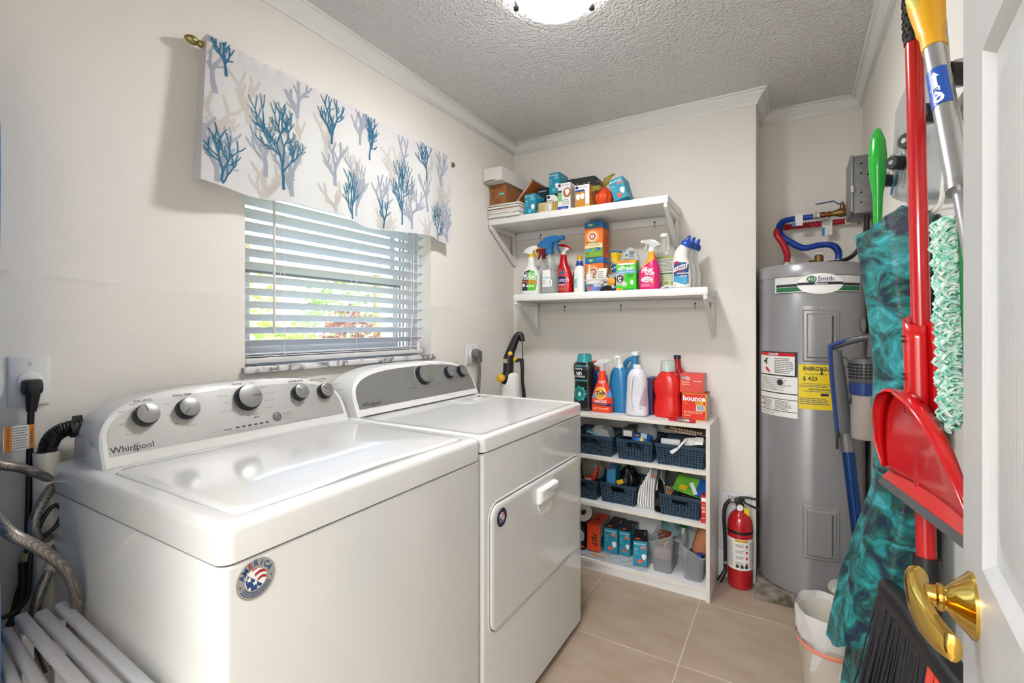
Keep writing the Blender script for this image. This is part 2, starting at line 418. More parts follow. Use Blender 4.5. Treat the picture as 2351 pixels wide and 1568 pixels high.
P('return_hem', MB().grid(lambda u,v: (val(0,v)[0]-(val(0,v)[0]-.03)*u, val(0,v)[1]+.004*u, val(0,v)[2]), 4, 16), cloth, va, smooth=80)
def coral(cx, top, size, mt, wid, seed, lift, up=1, levels=5, spread=26, nm='coral_print'):
    rnd = random.Random(seed); mb = MB(); W = 1.145; Hh = .425
    def mp(px, pz):
        return val(px, pz)
    def strip(p, q, w0, w1):
        n = max(1, int((Vector(q)-Vector(p)).length/.03)); d = (Vector(q)-Vector(p)); d.normalize(); nn = Vector((-d.y,d.x)); r0 = []
        for k in range(n+1):
            t = k/n; c = Vector(p).lerp(Vector(q), t); w = w0+(w1-w0)*t; r0.append((c+nn*w/2, c-nn*w/2))
        for a, b in zip(r0, r0[1:]):
            vs = []
            for pt in (a[0], a[1], b[1], b[0]):
                u, v = pt.x/W, pt.y/Hh
                if not (0 <= u <= 1 and 0 <= v <= 1): vs = None; break
                x, y, z = mp(u, v); vs.append((x+lift, y, z))
            if vs: mb.add(vs, [(0,1,2,3)])
    def dot(c, w):
        vs = []
        for k in range(8):
            u, v = (c[0]+w/2*math.cos(k*math.pi/4))/W, (c[1]+w/2*math.sin(k*math.pi/4))/Hh
            if not (0 <= u <= 1 and 0 <= v <= 1): return
            x, y, z = mp(u, v); vs.append((x+lift, y, z))
        mb.add(vs, [tuple(range(8))])
    def grow(p, ang, ln, w, lv):
        n = 4; q = p
        for k in range(n):
            ang = ang*.86+rnd.uniform(-9,9); nq = (q[0]+math.sin(R(ang))*ln/n, q[1]-up*math.cos(R(ang))*ln/n)
            strip(q, nq, w*(1-.08*k), w*(1-.08*(k+1))); dot(nq, w*.9); q = nq
            if lv > 0 and k < 3 and rnd.random() < (.5 if lv < 3 else .4):
                sg = rnd.choice((-1,1)); grow(q, ang+sg*rnd.uniform(34,66), ln*rnd.uniform(.5,.75), w*.72, lv-1)
        if lv > 0:
            for sg in (-1,1): grow(q, ang*.8+sg*rnd.uniform(spread*.6,spread*1.3), ln*rnd.uniform(.72,.92), w*.78, lv-1)
    grow((cx, top), rnd.uniform(-6,6), size, wid, levels)
    if mb.v: P(nm, mb, mt, va, smooth=0)
beige_c = mat('coral_beige', '#d8d2cc', .85, trans=.35); grey_c = mat('coral_grey', '#b3b9c6', .85, trans=.35); blue_c = mat('coral_blue', '#2f7394', .85, trans=.25)
rs_ = random.Random(5)
k = 0
for i in range(9):
    for j in range(3):
        k += 1; cx = .02+.135*i+rs_.uniform(-.03,.03); cz = .15+.135*j+rs_.uniform(-.03,.03)+(.06 if i % 2 else 0)
        if (i+j) % 2: coral(cx, cz, .060, beige_c, .019, 40+k, .0008+.00001*k, levels=2, spread=38)
        else: coral(cx, cz, .066, grey_c, .0145, 90+k, .0013+.00001*k, levels=2 if k % 3 else 3, spread=28)
for k, (cx, cz, sz, lv) in enumerate([(.235,.385,.074,4),(.045,.440,.058,3),(.43,.175,.055,3),(.515,.440,.060,3),(.625,.165,.052,3),(.79,.395,.074,4),(.945,.175,.055,3),(1.045,.435,.058,3),(.055,.10,.045,2),(.69,.440,.050,2)]):
    coral(cx, cz, sz*1.04, blue_c, .0085, 130+k, .0020, levels=lv, spread=25)
# ------------------------------------------------------------------ open door with brass lever
door_m = mat('door_paint', '#c6c7c7', .38, bump=(90,.0005,4), stretch=(3,1,.06))
dr = struct(thing('door_1', 'white six panel door standing open', 'door', (1.692,.752,0), -96)); del dr['category']
DW, DH = .76, 2.03
cols = [(.115,.332),(.428,.645)]; rows = [(.24,.79),(1.0,1.515),(1.62,1.90)]
mb = MB()
xs = [0,.115,.332,.428,.645,DW]; zs = [.012,.24,.79,1.0,1.515,1.62,1.90,DH]
for i in range(5):
    for j in range(7):
        if i in (1,3) and j in (1,3,5): continue
        mb.box(xs[i],xs[i+1],0,.035,zs[j],zs[j+1])
P('door_frame', MB().add(mb.v, mb.f), door_m, dr, smooth=0)
def loop(x0, x1, z0, z1, i, y): return [(x0+i,y,z0+i),(x1-i,y,z0+i),(x1-i,y,z1-i),(x0+i,y,z1-i)]
for (x0,x1) in cols:
    for (z0,z1) in rows:
        P('panel', MB().rings([loop(x0,x1,z0,z1,i,y) for i, y in ((0,.0),(.003,-.001),(.010,.004),(.014,.0075),(.022,.009),(.028,.0085),(.060,.0015),(.064,.001))], cap0=False), door_m, dr, smooth=30)
bz = brass
lv = P('lever_handle', MB().lathe([(.034,0),(.034,.003),(.030,.006),(.020,.016),(.013,.022),(.0125,.024),(.0145,.026),(.0145,.029),(.0115,.031),(.0115,.048),(.006,.051)], 28, (.068,0,.945), Matrix.Rotation(R(90),3,'X')), bz, dr)
pth = smooth_path([(.058,-.046,.957),(.070,-.048,.950),(.092,-.045,.938),(.115,-.035,.929),(.134,-.022,.924)], 6)
rs = []
for i, p in enumerate(pth):
    t = i/(len(pth)-1); w = .0135+.008*math.sin(math.pi*min(1,t*1.05)); h = .011-.004*t
    if i == 0 or i == len(pth)-1: w *= .5; h *= .5
    rs.append([(p.x, p.y+h*math.cos(a), p.z+w*math.sin(a)) for a in [2*math.pi*k/14 for k in range(14)]])
P('lever_grip', MB().rings(rs), bz, dr)
# ------------------------------------------------------------------ ceiling lamp
lamp = thing('ceiling_lamp', 'round frosted glass ceiling lamp with dark metal clips', 'lamp', (.845,1.43,H))
def lamp_glass():
    m = bpy.data.materials.new('lit_glass'); m.use_nodes = True; n = m.node_tree; b = n.nodes['Principled BSDF']
    b.inputs['Base Color'].default_value = lin('#f5ead4'); b.inputs['Roughness'].default_value = .3
    t = n.nodes.new('ShaderNodeTexCoord'); s = n.nodes.new('ShaderNodeSeparateXYZ'); mr = n.nodes.new('ShaderNodeMapRange')
    mr.inputs[1].default_value = -.101; mr.inputs[2].default_value = -.060; mr.inputs[3].default_value = 128; mr.inputs[4].default_value = 1.6
    n.links.new(t.outputs['Object'], s.inputs[0]); n.links.new(s.outputs[2], mr.inputs[0]); n.links.new(mr.outputs[0], b.inputs['Emission Strength'])
    b.inputs['Emission Color'].default_value = lin('#f9f9fb')
    return m
P('canopy', MB().lathe([(.13,-.0),(.13,-.014),(.12,-.018)], 40), mat('lamp_bronze','#3b332c',.4,.8), lamp)
P('glass_bowl', MB().lathe([(.147,-.020),(.144,-.031),(.132,-.052),(.113,-.072),(.086,-.088),(.053,-.097),(.026,-.100),(.001,-.101)], 48, cap=False), lamp_glass(), lamp, smooth=80)
for k in range(3):
    a = R(-60+120*k)
    P('clip', MB().tube([(.128*math.cos(a),.128*math.sin(a),-.016),(.153*math.cos(a),.153*math.sin(a),-.02),(.151*math.cos(a),.151*math.sin(a),-.036)], .006, 8)
      .lathe([(.001,-.012),(.009,-.006),(.010,.002),(.005,.008)], 10, (.151*math.cos(a),.151*math.sin(a),-.040)), mat('lamp_bronze'), lamp)
# ------------------------------------------------------------------ the garden beyond the pane
struct(P('lawn', MB().box(-40,-.2,-20,40,-.4,-.3), mat('lawn_green','#9aa860',.9,var=(3,'#c3b978')), smooth=0))
leafm = [mat('leaf_green','#7f9a4e',.6,trans=.3), mat('leaf_lime','#a9b558',.6,trans=.3), mat('leaf_red','#8f6149',.6,trans=.3), mat('leaf_gold','#d8b545',.6,trans=.3)]
def shrub(x, y, h, r, lm, lab, seed, n=900):
    t = thing('garden_shrub', lab, 'shrub', (x,y,-.3), 0, 'shrubs beyond the window'); rnd = random.Random(seed); mb = MB()
    for k in range(n):
        d = Vector((rnd.gauss(0,1),rnd.gauss(0,1),rnd.gauss(0,1))).normalized()*rnd.uniform(.6,1)
        c = Vector((d.x*r, d.y*r, h*.55+d.z*h*.45)); a = Vector((rnd.uniform(-1,1),rnd.uniform(-1,1),rnd.uniform(-.6,1))).normalized(); b = a.orthogonal().normalized()
        L = rnd.uniform(.06,.15); w = L*.28
        mb.add([c-a*L/2, c+b*w, c+a*L/2, c-b*w], [(0,1,2,3)])
    P('foliage', mb, lm, t, smooth=0, kind='stuff'); P('stem', MB().tube([(0,0,0),(.03,0,h*.4),(0,.03,h*.6)], [.04,.03,.015], 8), mat('bark','#8a7358',.9), t)
for k, a in enumerate([(-3.4,2.0,2.0,.55,0,'green leafy shrub with a tall rounded crown beyond the window'),(-5.0,3.6,2.5,.75,1,'lime green shrub standing tall beyond the window'),(-4.2,4.95,1.9,.5,2,'reddish leaved shrub beyond the window'),
              (-3.2,4.35,1.35,.45,3,'low golden yellow shrub beyond the window'),(-6.0,6.2,2.6,.8,0,'broad green shrub behind the golden one'),(-3.1,3.15,1.6,.48,1,'small lime shrub nearest the window pane')]):
    shrub(a[0],a[1],a[2],a[3],leafm[a[4]],a[5],k)
def palm(x, y, h, seed, lab):
    t = thing('palm_tree', lab, 'palm', (x,y,-.3), 0, 'palms beyond the window'); rnd = random.Random(seed)
    P('trunk', MB().tube([(0,0,0),(.05,0,h*.5),(0,.03,h)], [.14,.11,.1], 10), mat('bark'), t)
    for k in range(16):
        a = 2*math.pi*k/16+rnd.uniform(-.2,.2); el = rnd.uniform(-.1,.9); mb = MB(); p = Vector((0,0,h)); d = Vector((math.cos(a)*math.cos(el),math.sin(a)*math.cos(el),math.sin(el)))
        for s in range(14):
            p = p+d*.1; d = (d+Vector((0,0,-.09))).normalized(); sd = d.cross(Vector((0,0,1))).normalized()
            for q in (-1,1): mb.add([p, p+d*.03, p+sd*q*.28*(1-s/18)+d*.15-Vector((0,0,.06))], [(0,1,2)])
        P('frond', mb, leafm[k % 2], t, smooth=0)
palm(-9.0,10.0,3.1,3,'palm with drooping fronds left of the taller palm'); palm(-8.0,5.5,3.4,4,'tall palm rising over the shrubs')
# ================================================================== WASHER AND DRYER
silver = mat('console_silver', '#b9b9b7', .38, .55, bump=(400,.0001))
silver2 = mat('console_grey', '#8f8f8e', .38, .55, bump=(400,.0001))
knob_m = mat('knob_face', '#9b9b99', .3, .7)
knob_rim = mat('knob_rim', '#33343a', .25, .6)
gap_m = mat('seam_shadow', '#4a4a4c', .6)
def rr3(x0, x1, y0, y1, r, z, n=5): return [(a,b,z) for a, b in rrect(x1-x0, y1-y0, r, n, (x0+x1)/2, (y0+y1)/2)]
def console(root, y0, y1, ztop, pm):
    yc, hw, zb = (y0+y1)/2, (y1-y0)/2, .930
    def outline(ins, n=44, bot=0):
        o = []
        w, h = hw-ins, ztop-zb-ins
        for k in range(n+1):
            a = math.pi*k/n; t = math.cos(a)
            tt = math.copysign(abs(t)**.62, t)
            o.append((yc+w*tt, zb+bot+(h-bot)*max(0,1-abs(tt)**3)**.25))
        return o
    fx = lambda z: .24-.45*(z-.93)
    rs = [[(.060,y,z*.94+.0558) for y, z in outline(.012)], [(.075,y,z) for y, z in outline(.002)]]
    rs += [[(fx(z)-.016,y,z) for y, z in outline(0)], [(fx(z)-.004,y,z) for y, z in outline(.001)], [(fx(z),y,z) for y, z in outline(.006,bot=.004)]]
    c = P('console', MB().rings(rs), white, root, world=True, smooth=35)
    P('control_panel', MB().rings([[(fx(z)+e,y,z) for y, z in outline(.016,bot=.026)] for e in (0,.0012)]), pm, c, world=True, smooth=35)
    P('console_gap', MB().box(.19,.2405,y0+.03,y1-.03,.9295,.9325), gap_m, c, world=True, smooth=0)
    nv = Vector((1,0,.45)).normalized(); up = Vector((-.45,0,1)).normalized()
    def face(y, z, e=.0018): return lambda a, b: tuple(Vector((fx(z),y+a,z))+up*b+nv*e)
    return c, face, nv, up, fx
def knob(root, fx, nv, up, y, z, r, ang):
    Mx = align(nv); c = Vector((fx(z),y,z))
    k = P('knob', MB().lathe([(r*1.02,0),(r*1.0,.012),(r*.94,.020),(r*.90,.0215)], 32, c, Mx), knob_rim, root, world=True)
    P('knob_cap', MB().lathe([(r*.90,.019),(r*.90,.0225),(r*.80,.0232),(r*.2,.0238),(.0001,.0238)], 32, c, Mx), knob_m, k, world=True)
    sd = Vector((0,1,0)); d = up*math.cos(R(ang))+sd*math.sin(R(ang)); q = d.cross(nv)
    p0, p1 = c+nv*.0243+d*r*.15, c+nv*.0243+d*r*.82
    P('indicator', MB().add([p0-q*.0016,p0+q*.0016,p1+q*.0016,p1-q*.0016],[(0,1,2,3)]), mat('indicator_grey','#55565a',.5), k, world=True, smooth=0)
    return k
def sticker(root, x, y, z, r, ring, dk, lt):
    """round flag sticker on a face looking to +x; text plane: a along +y, b up"""
    f = lambda e: (lambda a, b: (x+e, y+a, z+b))
    s = card(root, 'sticker', circ(r,40), f(.0006), ring, world=True)
    card(s, 'flag_disc', circ(r*.56,32), f(.0009), ink_white, world=True)
    redm = mat('sticker_red','#a8312f',.5); blu = mat('sticker_blue','#27497f' if dk is None else dk,.5)
    for k, (b0,b1) in enumerate([(.42,.54),(.12,.28),(-.16,-.02)]):
        pl = []
        for t in range(9):
            a = -.20+.14*k+(.75-.14*k)*t/8; bb = b1+.10*math.sin(t/8*3.1)
            if a*a+bb*bb > .30: m_ = math.sqrt(.30/(a*a+bb*bb)); a *= m_; bb *= m_
            pl.append((a*r,bb*r))
        for t in range(8,-1,-1):
            a = -.20+.14*k+(.75-.14*k)*t/8; bb = b0+.10*math.sin(t/8*3.1)
            if a*a+bb*bb > .30: m_ = math.sqrt(.30/(a*a+bb*bb)); a *= m_; bb *= m_
            pl.append((a*r,bb*r))
        card(s, 'stripe', pl, f(.0012), redm, world=True)
    card(s, 'canton', [(-.42*r,.32*r),(.34*r,-.40*r),(.10*r,-.54*r),(-.2*r,-.52*r),(-.45*r,-.32*r),(-.54*r,.05*r)], f(.0013), blu, world=True)
    def star(cx, cy, q): return [(cx+q*(1 if i%2==0 else .42)*math.sin(i*math.pi/5), cy+q*(1 if i%2==0 else .42)*math.cos(i*math.pi/5)) for i in range(10)]
    for (cx,cy,q) in [(-.36,.10,.16),(-.05,-.17,.17),(-.34,-.36,.11),(.10,-.44,.09)]: card(s, 'star', star(cx*r,cy*r,q*r), f(.0016), ink_white, world=True)
    for i, ch in enumerate('AMERICA'):
        a = 66-22*i; v, fc = glyphs(ch, r*.40, .02)
        ca, sa = math.cos(R(a)), math.sin(R(a)); pt = [(vx*ca-vy*sa - r*.76*sa, vx*sa+vy*ca + r*.76*ca) for vx, vy in v]
        P('lettering', MB().add([f(.0012)(p,q) for p, q in pt], fc), redm if ch == 'E' else blu, s, world=True, smooth=0)
    for sg in (-1,1): card(s, 'star', star(sg*.80*r,-.12*r,.07*r), f(.0012), blu, world=True)
    mb = MB()
    for rad in (.62,.72,.82):
        for k in range(26):
            a = R(205+130*k/26); b = R(205+130*(k+.75)/26)
            mb.add([f(.0012)(r*q*math.cos(t),r*q*math.sin(t)) for q, t in ((rad,a),(rad,b),(rad+.05,b),(rad+.05,a))],[(0,1,2,3)])
    P('fine_print', mb, blu, s, world=True, smooth=0)
    return s
# ---- washer
WS = thing('washing_machine', 'white top loading washing machine with light silver control console', 'washer', (.40,.756,0))
x0, x1, y0, y1 = .05, .765, .402, 1.110
P('cabinet', MB().rings([rr3(x0,x1-.002,y0,y1,.016,z) for z in (.03,.862)]+[rr3(x0+.003,x1-.006,y0+.003,y1-.003,.016,.866)]), white, WS, world=True)
P('foot', MB().box(x0+.05,x1-.05,y0+.05,y1-.05,0,.03), dark, WS, world=True, smooth=0)
P('top_seam', MB().rings([rr3(x0+.006,x1-.008,y0+.006,y1-.006,.016,z) for z in (.864,.874)]), gap_m, WS, world=True)
rs = [rr3(x0,x1,y0,y1,.022,.871)]
for k in range(7):
    a = R(90*k/6); i = .016*(1-math.cos(a)); rs.append(rr3(x0+i,x1-i,y0+i,y1-i,.022,.917+.016*math.sin(a)))
lx0, lx1, ly0, ly1 = .262, .738, .438, 1.072
rs += [rr3(lx0,lx1,ly0,ly1,.03,.933), rr3(lx0+.002,lx1-.002,ly0+.002,ly1-.002,.03,.929), rr3(lx0+.002,lx1-.002,ly0+.002,ly1-.002,.03,.895)]
P('top_deck', MB().rings(rs, True, True), white, WS, world=True)
def lidring(i, z):
    o = []
    for a, b in rrect(lx1-lx0-.010-2*i, ly1-ly0-.010-2*i, .03, 12, (lx0+lx1)/2, (ly0+ly1)/2): o.append((a,b,z))
    return o
lr = []
for i, z in ((0,.912),(0,.9335),(.004,.9365),(.02,.937),(.05,.938),(.12,.940),(.2,.941)):
    r_ = []
    pts = rrect(lx1-lx0-.008-2*i, ly1-ly0-.008-2*i, max(.03-i*.1,.01), 6, (lx0+lx1)/2, (ly0+ly1)/2)
    o = []
    for ii, ((a,b),(c,d)) in enumerate(zip(pts, pts[1:]+pts[:1])):
        o.append((a,b))
        if ii % 7 == 6: o += [(a+(c-a)*t/16, b+(d-b)*t/16) for t in range(1,16)]
    for a, b in o:
        if a > lx1-.1 and .60 < b < .92 and i < .03: a -= .012*math.sin(math.pi*(b-.60)/.32)
        r_.append((a,b,z))
    lr.append(r_)
P('lid', MB().rings(lr), white, WS, world=True, smooth=50)
P('lid_well', MB().rings([rr3(lx0+.003,lx1-.003,ly0+.003,ly1-.003,.03,z) for z in (.896,.908)]), dark, WS, world=True)
c, face, nv, up, fx = console(WS, .436, 1.100, 1.088, silver)
K = [(.531,1.031,.026,-12,None),(.621,1.033,.026,-140,None),(.779,1.041,.036,90,None),(.940,1.036,.025,-55,None),(1.031,1.031,.025,-50,None)]
for y, z, r, a, _ in K: knob(c, fx, nv, up, y, z, r, a)
P('start_button', MB().lathe([(.013,0),(.013,.004),(.010,.006),(.0001,.006)], 20, (fx(.980),.852,.980), align(nv)), mat('button_grey','#6d6d6c',.4,.3), c, world=True)
for k in range(6): card(c, 'indicator_light', rrect(.010,.004,.0018,3), face(.734+.0168*k,.970), ink, world=True)
def wr(s, y, z, size=.0062, m=ink, al='CENTER', **kw): write(c, s, size, face(y,z), m, align_=al, world=True, **kw)
ink_g = mat('ink_grey','#6b6b6c',.6)
def labels(lst, size=.0066):
    for s, y, z, al in lst: wr(s, y, z, size, ink_g, al)
wr('SOIL LEVEL', .533, 1.0655, .0080, bold=.01); wr('WASH TEMP', .618, 1.0685, .0080, bold=.01); wr('WATER LEVEL', .942, 1.0725, .0085, bold=.01); wr('RINSE OPTIONS', 1.022, 1.070, .0085, bold=.01)
wr('Normal', .760, 1.082, .009, bold=.01)
labels([('Heavy',.512,1.060,'CENTER'),('Med',.492,1.046,'RIGHT'),('Light',.489,1.020,'RIGHT'),('Ex Light',.506,.996,'RIGHT'),('Hot',.612,1.0615,'CENTER'),('Warm',.588,1.051,'RIGHT'),('Cool',.587,1.026,'RIGHT'),('Cold',.598,1.003,'RIGHT'),('Tap Cold',.622,.995,'CENTER'),
        ('Heavy Duty',.736,1.073,'RIGHT'),('Bulky Items',.728,1.055,'RIGHT'),('Whites',.729,1.036,'RIGHT'),('Jeans / Towels',.737,1.016,'RIGHT'),('Soak',.757,1.000,'RIGHT'),('Clean Washer',.782,.996,'CENTER'),('Casual',.797,1.081,'LEFT'),('Delicates',.822,1.066,'LEFT'),('Quick Wash',.829,1.048,'LEFT'),('Rinse & Spin',.829,1.028,'LEFT'),('Drain & Spin',.818,1.009,'LEFT'),
        ('Auto',.917,1.054,'RIGHT'),('Deep Water',.930,1.064,'LEFT'),('1 Rinse',1.004,1.053,'RIGHT'),('2 Rinses',1.018,1.062,'LEFT'),('1 Rinse with softener',1.052,1.050,'LEFT'),('2 Rinses with softener',1.060,1.030,'LEFT')], .0058)
wr('affresh', .792, .988, .006, bold=.02, shear=.2); wr('Progress', .708, .969, .006, bold=.02)
wr('Start / Pause', .870, .985, .0058, ink, 'LEFT', bold=.01); labels([('Hold 3 Seconds',.870,.978,'LEFT'),('to Cancel',.870,.972,'LEFT')], .0048)
labels([(s,.734+.0168*k,.962,'CENTER') for k, s in enumerate(['Sensing','Wash','Rinse','Spin','Done','Lid Locked'])], .0042)
def logo(c, face, y, z, size):
    write(c, 'Whirlpool', size, face(y,z), ink, world=True, bold=.005)
    pts = []
    for k in range(25):
        a = R(-30+290*k/24); u, v = size*.55*math.cos(a), size*.17*math.sin(a); t = R(52); pts.append((size*.32+u*math.cos(t)-v*math.sin(t), u*math.sin(t)+v*math.cos(t)))
    mb = MB(); F = face(y,z,.0020)
    for (a,b),(d,e) in zip(pts,pts[1:]):
        dx, dy = d-a, e-b; L = math.hypot(dx,dy); nx, ny = -dy/L*size*.025, dx/L*size*.025
        mb.add([F(a+nx,b+ny),F(d+nx,e+ny),F(d-nx,e-ny),F(a-nx,b-ny)],[(0,1,2,3)])
    P('logo_swirl', mb, ink, c, world=True, smooth=0)
logo(c, face, .496, .967, .0200)
sticker(WS, .7637, .457, .831, .0325, mat('sticker_silver','#b9b8b3',.3,.4), None, None)
# ---- dryer
DS = thing('clothes_dryer', 'white clothes dryer with darker grey control console and hamper door', 'dryer', (.40,1.486,0))
y0, y1 = 1.117, 1.856
P('foot', MB().box(x0+.05,x1-.05,y0+.05,y1-.05,0,.03), dark, DS, world=True, smooth=0)
# front with the door recess
P('cabinet', MB().rings([rr3(x0,x1-.002,y0,y1,.014,z) for z in (.03,.876)]+[rr3(x0+.003,x1-.006,y0+.003,y1-.003,.014,.880)]), white, DS, world=True)
P('top_seam', MB().rings([rr3(x0+.006,x1-.008,y0+.006,y1-.006,.016,z) for z in (.878,.888)]), gap_m, DS, world=True)
rs = [rr3(x0,x1,y0,y1,.020,.885)]
for k in range(6):
    a = R(90*k/5); i = .012*(1-math.cos(a)); rs.append(rr3(x0+i,x1-i,y0+i,y1-i,.020,.920+.012*math.sin(a)))
rs += [rr3(x0+.022,x1-.018,y0+.024,y1-.024,.02,.932), rr3(x0+.026,x1-.022,y0+.03,y1-.03,.02,.929), rr3(x0+.034,x1-.04,y0+.045,y1-.045,.02,.9288)]
P('top_deck', MB().rings(rs), white, DS, world=True)
P('lint_screen_cover', MB().rings([rr3(.262,.372,1.60,1.80,.012,.927),rr3(.262,.372,1.60,1.80,.012,.9325),rr3(.266,.368,1.604,1.796,.012,.9335)]), white, DS, world=True, bevel=0)
P('finger_notch', MB().rings([rr3(.335,.352,1.66,1.74,.008,z) for z in (.932,.934)]), plastic_white, DS, world=True)
# door: recessed groove ring then raised panel
def yz(x, ya, yb, za, zb, r, i): return [(x,p,q) for p, q in rrect(yb-ya-2*i, zb-za-2*i, max(r-i,.004), 6, (ya+yb)/2, (za+zb)/2)]
dy0, dy1, dz0, dz1 = 1.154, 1.828, .345, .722
P('door_groove', MB().rings([yz(.7625,dy0,dy1,dz0,dz1,.04,0), yz(.7640,dy0,dy1,dz0,dz1,.04,0)]), gap_m, DS, world=True)
door = P('door', MB().rings([yz(.763,dy0,dy1,dz0,dz1,.04,.002), yz(.768,dy0,dy1,dz0,dz1,.04,.003), yz(.7705,dy0,dy1,dz0,dz1,.04,.008), yz(.770,dy0,dy1,dz0,dz1,.04,.02)]), white, DS, world=True)
P('bead', MB().rings([yz(.7625,dy0,dy1,dz0,dz1,.045,-.010), yz(.7652,dy0,dy1,dz0,dz1,.045,-.006), yz(.7650,dy0,dy1,dz0,dz1,.04,-.002), yz(.7627,dy0,dy1,dz0,dz1,.04,0)], False, False), white, DS, world=True)
hd = P('handle', MB().rings([yz(.770,1.437,1.575,.636,.690,.006,0), yz(.786,1.437,1.575,.640,.690,.006,.001), yz(.791,1.437,1.575,.645,.690,.006,.006)]), plastic_white, door, world=True)
P('handle_pocket', MB().rings([[(xx,1.506+.060*sc*math.cos(a),.640+.050*sc*math.sin(a)) for a in [R(180+180*k/16) for k in range(17)]] for xx, sc in ((.7695,1.06),(.7722,1.02),(.7722,.97),(.7712,.90))]), plastic_white, door, world=True)
c, face, nv, up, fx = console(DS, 1.136, 1.866, 1.098, silver2)
for y, z, r, a in [(1.521,1.042,.040,165),(1.690,1.040,.027,100),(1.782,1.038,.027,-10)]: knob(c, fx, nv, up, y, z, r, a)
logo(c, face, 1.212, .968, .0205)
wr('Temperature', 1.672, 1.083, .0075); wr('Cycle Signal', 1.772, 1.080, .0075); wr('Timed Dry', 1.574, 1.083, .0075, al='LEFT'); wr('Automatic Dry', 1.44, 1.000, .0085); wr('Fluff Air', 1.590, 1.000, .0075, al='LEFT')
labels([('Normal',1.452,1.066,'RIGHT'),('Heavy Duty',1.449,1.040,'RIGHT'),('Casual',1.453,1.030,'RIGHT'),('Delicates',1.458,1.020,'RIGHT'),('Less Dry',1.468,1.008,'RIGHT'),('More Dry',1.578,1.044,'LEFT'),('Off',1.576,1.025,'LEFT'),('Low',1.682,1.076,'CENTER'),('High',1.715,1.050,'LEFT'),('Off',1.775,1.072,'CENTER')], .0062)
mb = MB(); F = face(1.521,1.042,.0016)
for k in range(40):
    a = R(9*k); b = R(9*k+6.5); mb.add([F(q*math.sin(t),q*math.cos(t)) for q, t in ((.0455,a),(.0455,b),(.0475,b),(.0475,a))],[(0,1,2,3)])
P('dial_ring', mb, ink_white, c, world=True, smooth=0)
sticker(DS, .7702, 1.211, .674, .0275, mat('sticker_dark','#3a3b40',.25,.5), '#22345f', None)

# ================================================================== LEFT OF THE WASHER
def outlet(name, lab, y, z, w, h, recept):
    t = thing(name, lab, 'outlet', (0,y,z))
    P('cover_plate', MB().rings([[(x,a,b) for a, b in rrect(w-2*i,h-2*i,.004,3)] for x, i in ((0,0),(.003,.0005),(.006,.004))]), mat('plate_white','#e3e2e0',.35), t)
    P('receptacle', MB().lathe([(recept,0),(recept,.010),(recept-.003,.012),(.0001,.012)], 28, (0,0,0), align((1,0,0))), plastic_white, t)
    for s_ in (-1,1): P('screw', MB().lathe([(.0035,0),(.0035,.0015),(.002,.002),(.0001,.002)], 12, (.006,0,s_*h*.34), align((1,0,0))), steel, t)
    return t
outlet('wall_outlet', 'white single wall outlet with a black plug beside the washer', .381, 1.118, .073, .118, .022)
outlet('wall_outlet', 'white wall outlet with a grey plug between window and corner', 2.142, 1.098, .115, .118, .030)
cordm = mat('rubber_black', '#141416', .45)
pc = thing('power_cord', 'black washer power cord with orange warning tags hanging from the outlet', 'power cord', (.02,.381,1.09))
P('plug', MB().rings([[(x,.381+a,1.105+b) for a, b in rrect(w,h,.008,4)] for x, w, h in ((.012,.034,.034),(.022,.036,.036),(.036,.030,.030),(.040,.022,.022))], ), cordm, pc, world=True)
P('plug_boot', MB().tube([(.028,.381,1.10),(.026,.380,1.075),(.024,.379,1.05)], [.014,.012,.009], 10), cordm, pc, world=True)
P('cord', MB().tube(smooth_path([(.024,.379,1.07),(.024,.377,1.0),(.026,.375,.9),(.03,.372,.80),(.035,.37,.73),(.04,.362,.69),(.045,.35,.64),(.05,.34,.60)]), .0062, 10), cordm, pc, world=True)
P('cord_loop', MB().tube(smooth_path([(0.105, 0.36, 0.762), (0.105, 0.372, 0.811), (0.105, 0.388, 0.84), (0.105, 0.401, 0.844), (0.105, 0.407, 0.825), (0.105, 0.398, 0.799), (0.105, 0.374, 0.779), (0.105, 0.358, 0.75), (0.105, 0.355, 0.7), (0.105, 0.352, 0.664), (0.105, 0.337, 0.643), (0.105, 0.314, 0.637)]), .0045, 10), cordm, pc, world=True)
P('cord_bundle', MB().tube(smooth_path([(.045,.36,.72),(.055,.356,.66),(.06,.345,.62),(.07,.333,.60)]), .008, 10), cordm, pc, world=True)
P('tie', MB().lathe([(.012,-.008),(.0125,0),(.012,.008)], 12, (.042,.370,.728), align((.05,-.1,1))), mat('tie_tan','#c9b679',.6), pc, world=True)
tg = P('warning_tag', MB().box(.034,.0345,.331,.382,.968,1.022), paper, pc, world=True, smooth=0)
for ya, yb, s in ((.3725,.3815,'! WARNING'),(.333,.345,'! ADVERTENCIA')):
    card(tg, 'orange_band', rect(ya,yb,.968,1.022), lambda a, b: (.0348,a,b), mat('tag_orange','#e58a2b',.6), world=True)
    write(tg, s, .0066, lambda a, b, q=(ya+yb)/2: (.0351,q-b,.995+a), ink, bold=.01, world=True)
lines(tg, .346,.371,.970,1.020,9, lambda a,b: (.0350,a,b), mat('ink_fade','#9a9a98',.7), world=True)
pvc = mat('pvc_white', '#ddd8cb', .4)
sp = thing('standpipe', 'white drain standpipe running up the wall behind the hoses', 'pipe', (.052,.398,0))
P('pipe', MB().lathe([(.024,0),(.024,.95),(.0245,.958),(.020,.958),(.020,.85)], 24), pvc, sp)
dh = thing('drain_hose', 'black corrugated drain hose hooked into the white standpipe', 'hose', (.07,.388,.93))
pth = smooth_path([(.052,.398,.93),(.053,.400,.972),(.062,.415,1.000),(.074,.45,1.008),(.074,.52,.99),(.074,.60,.90),(.05,.66,.7)], 16)
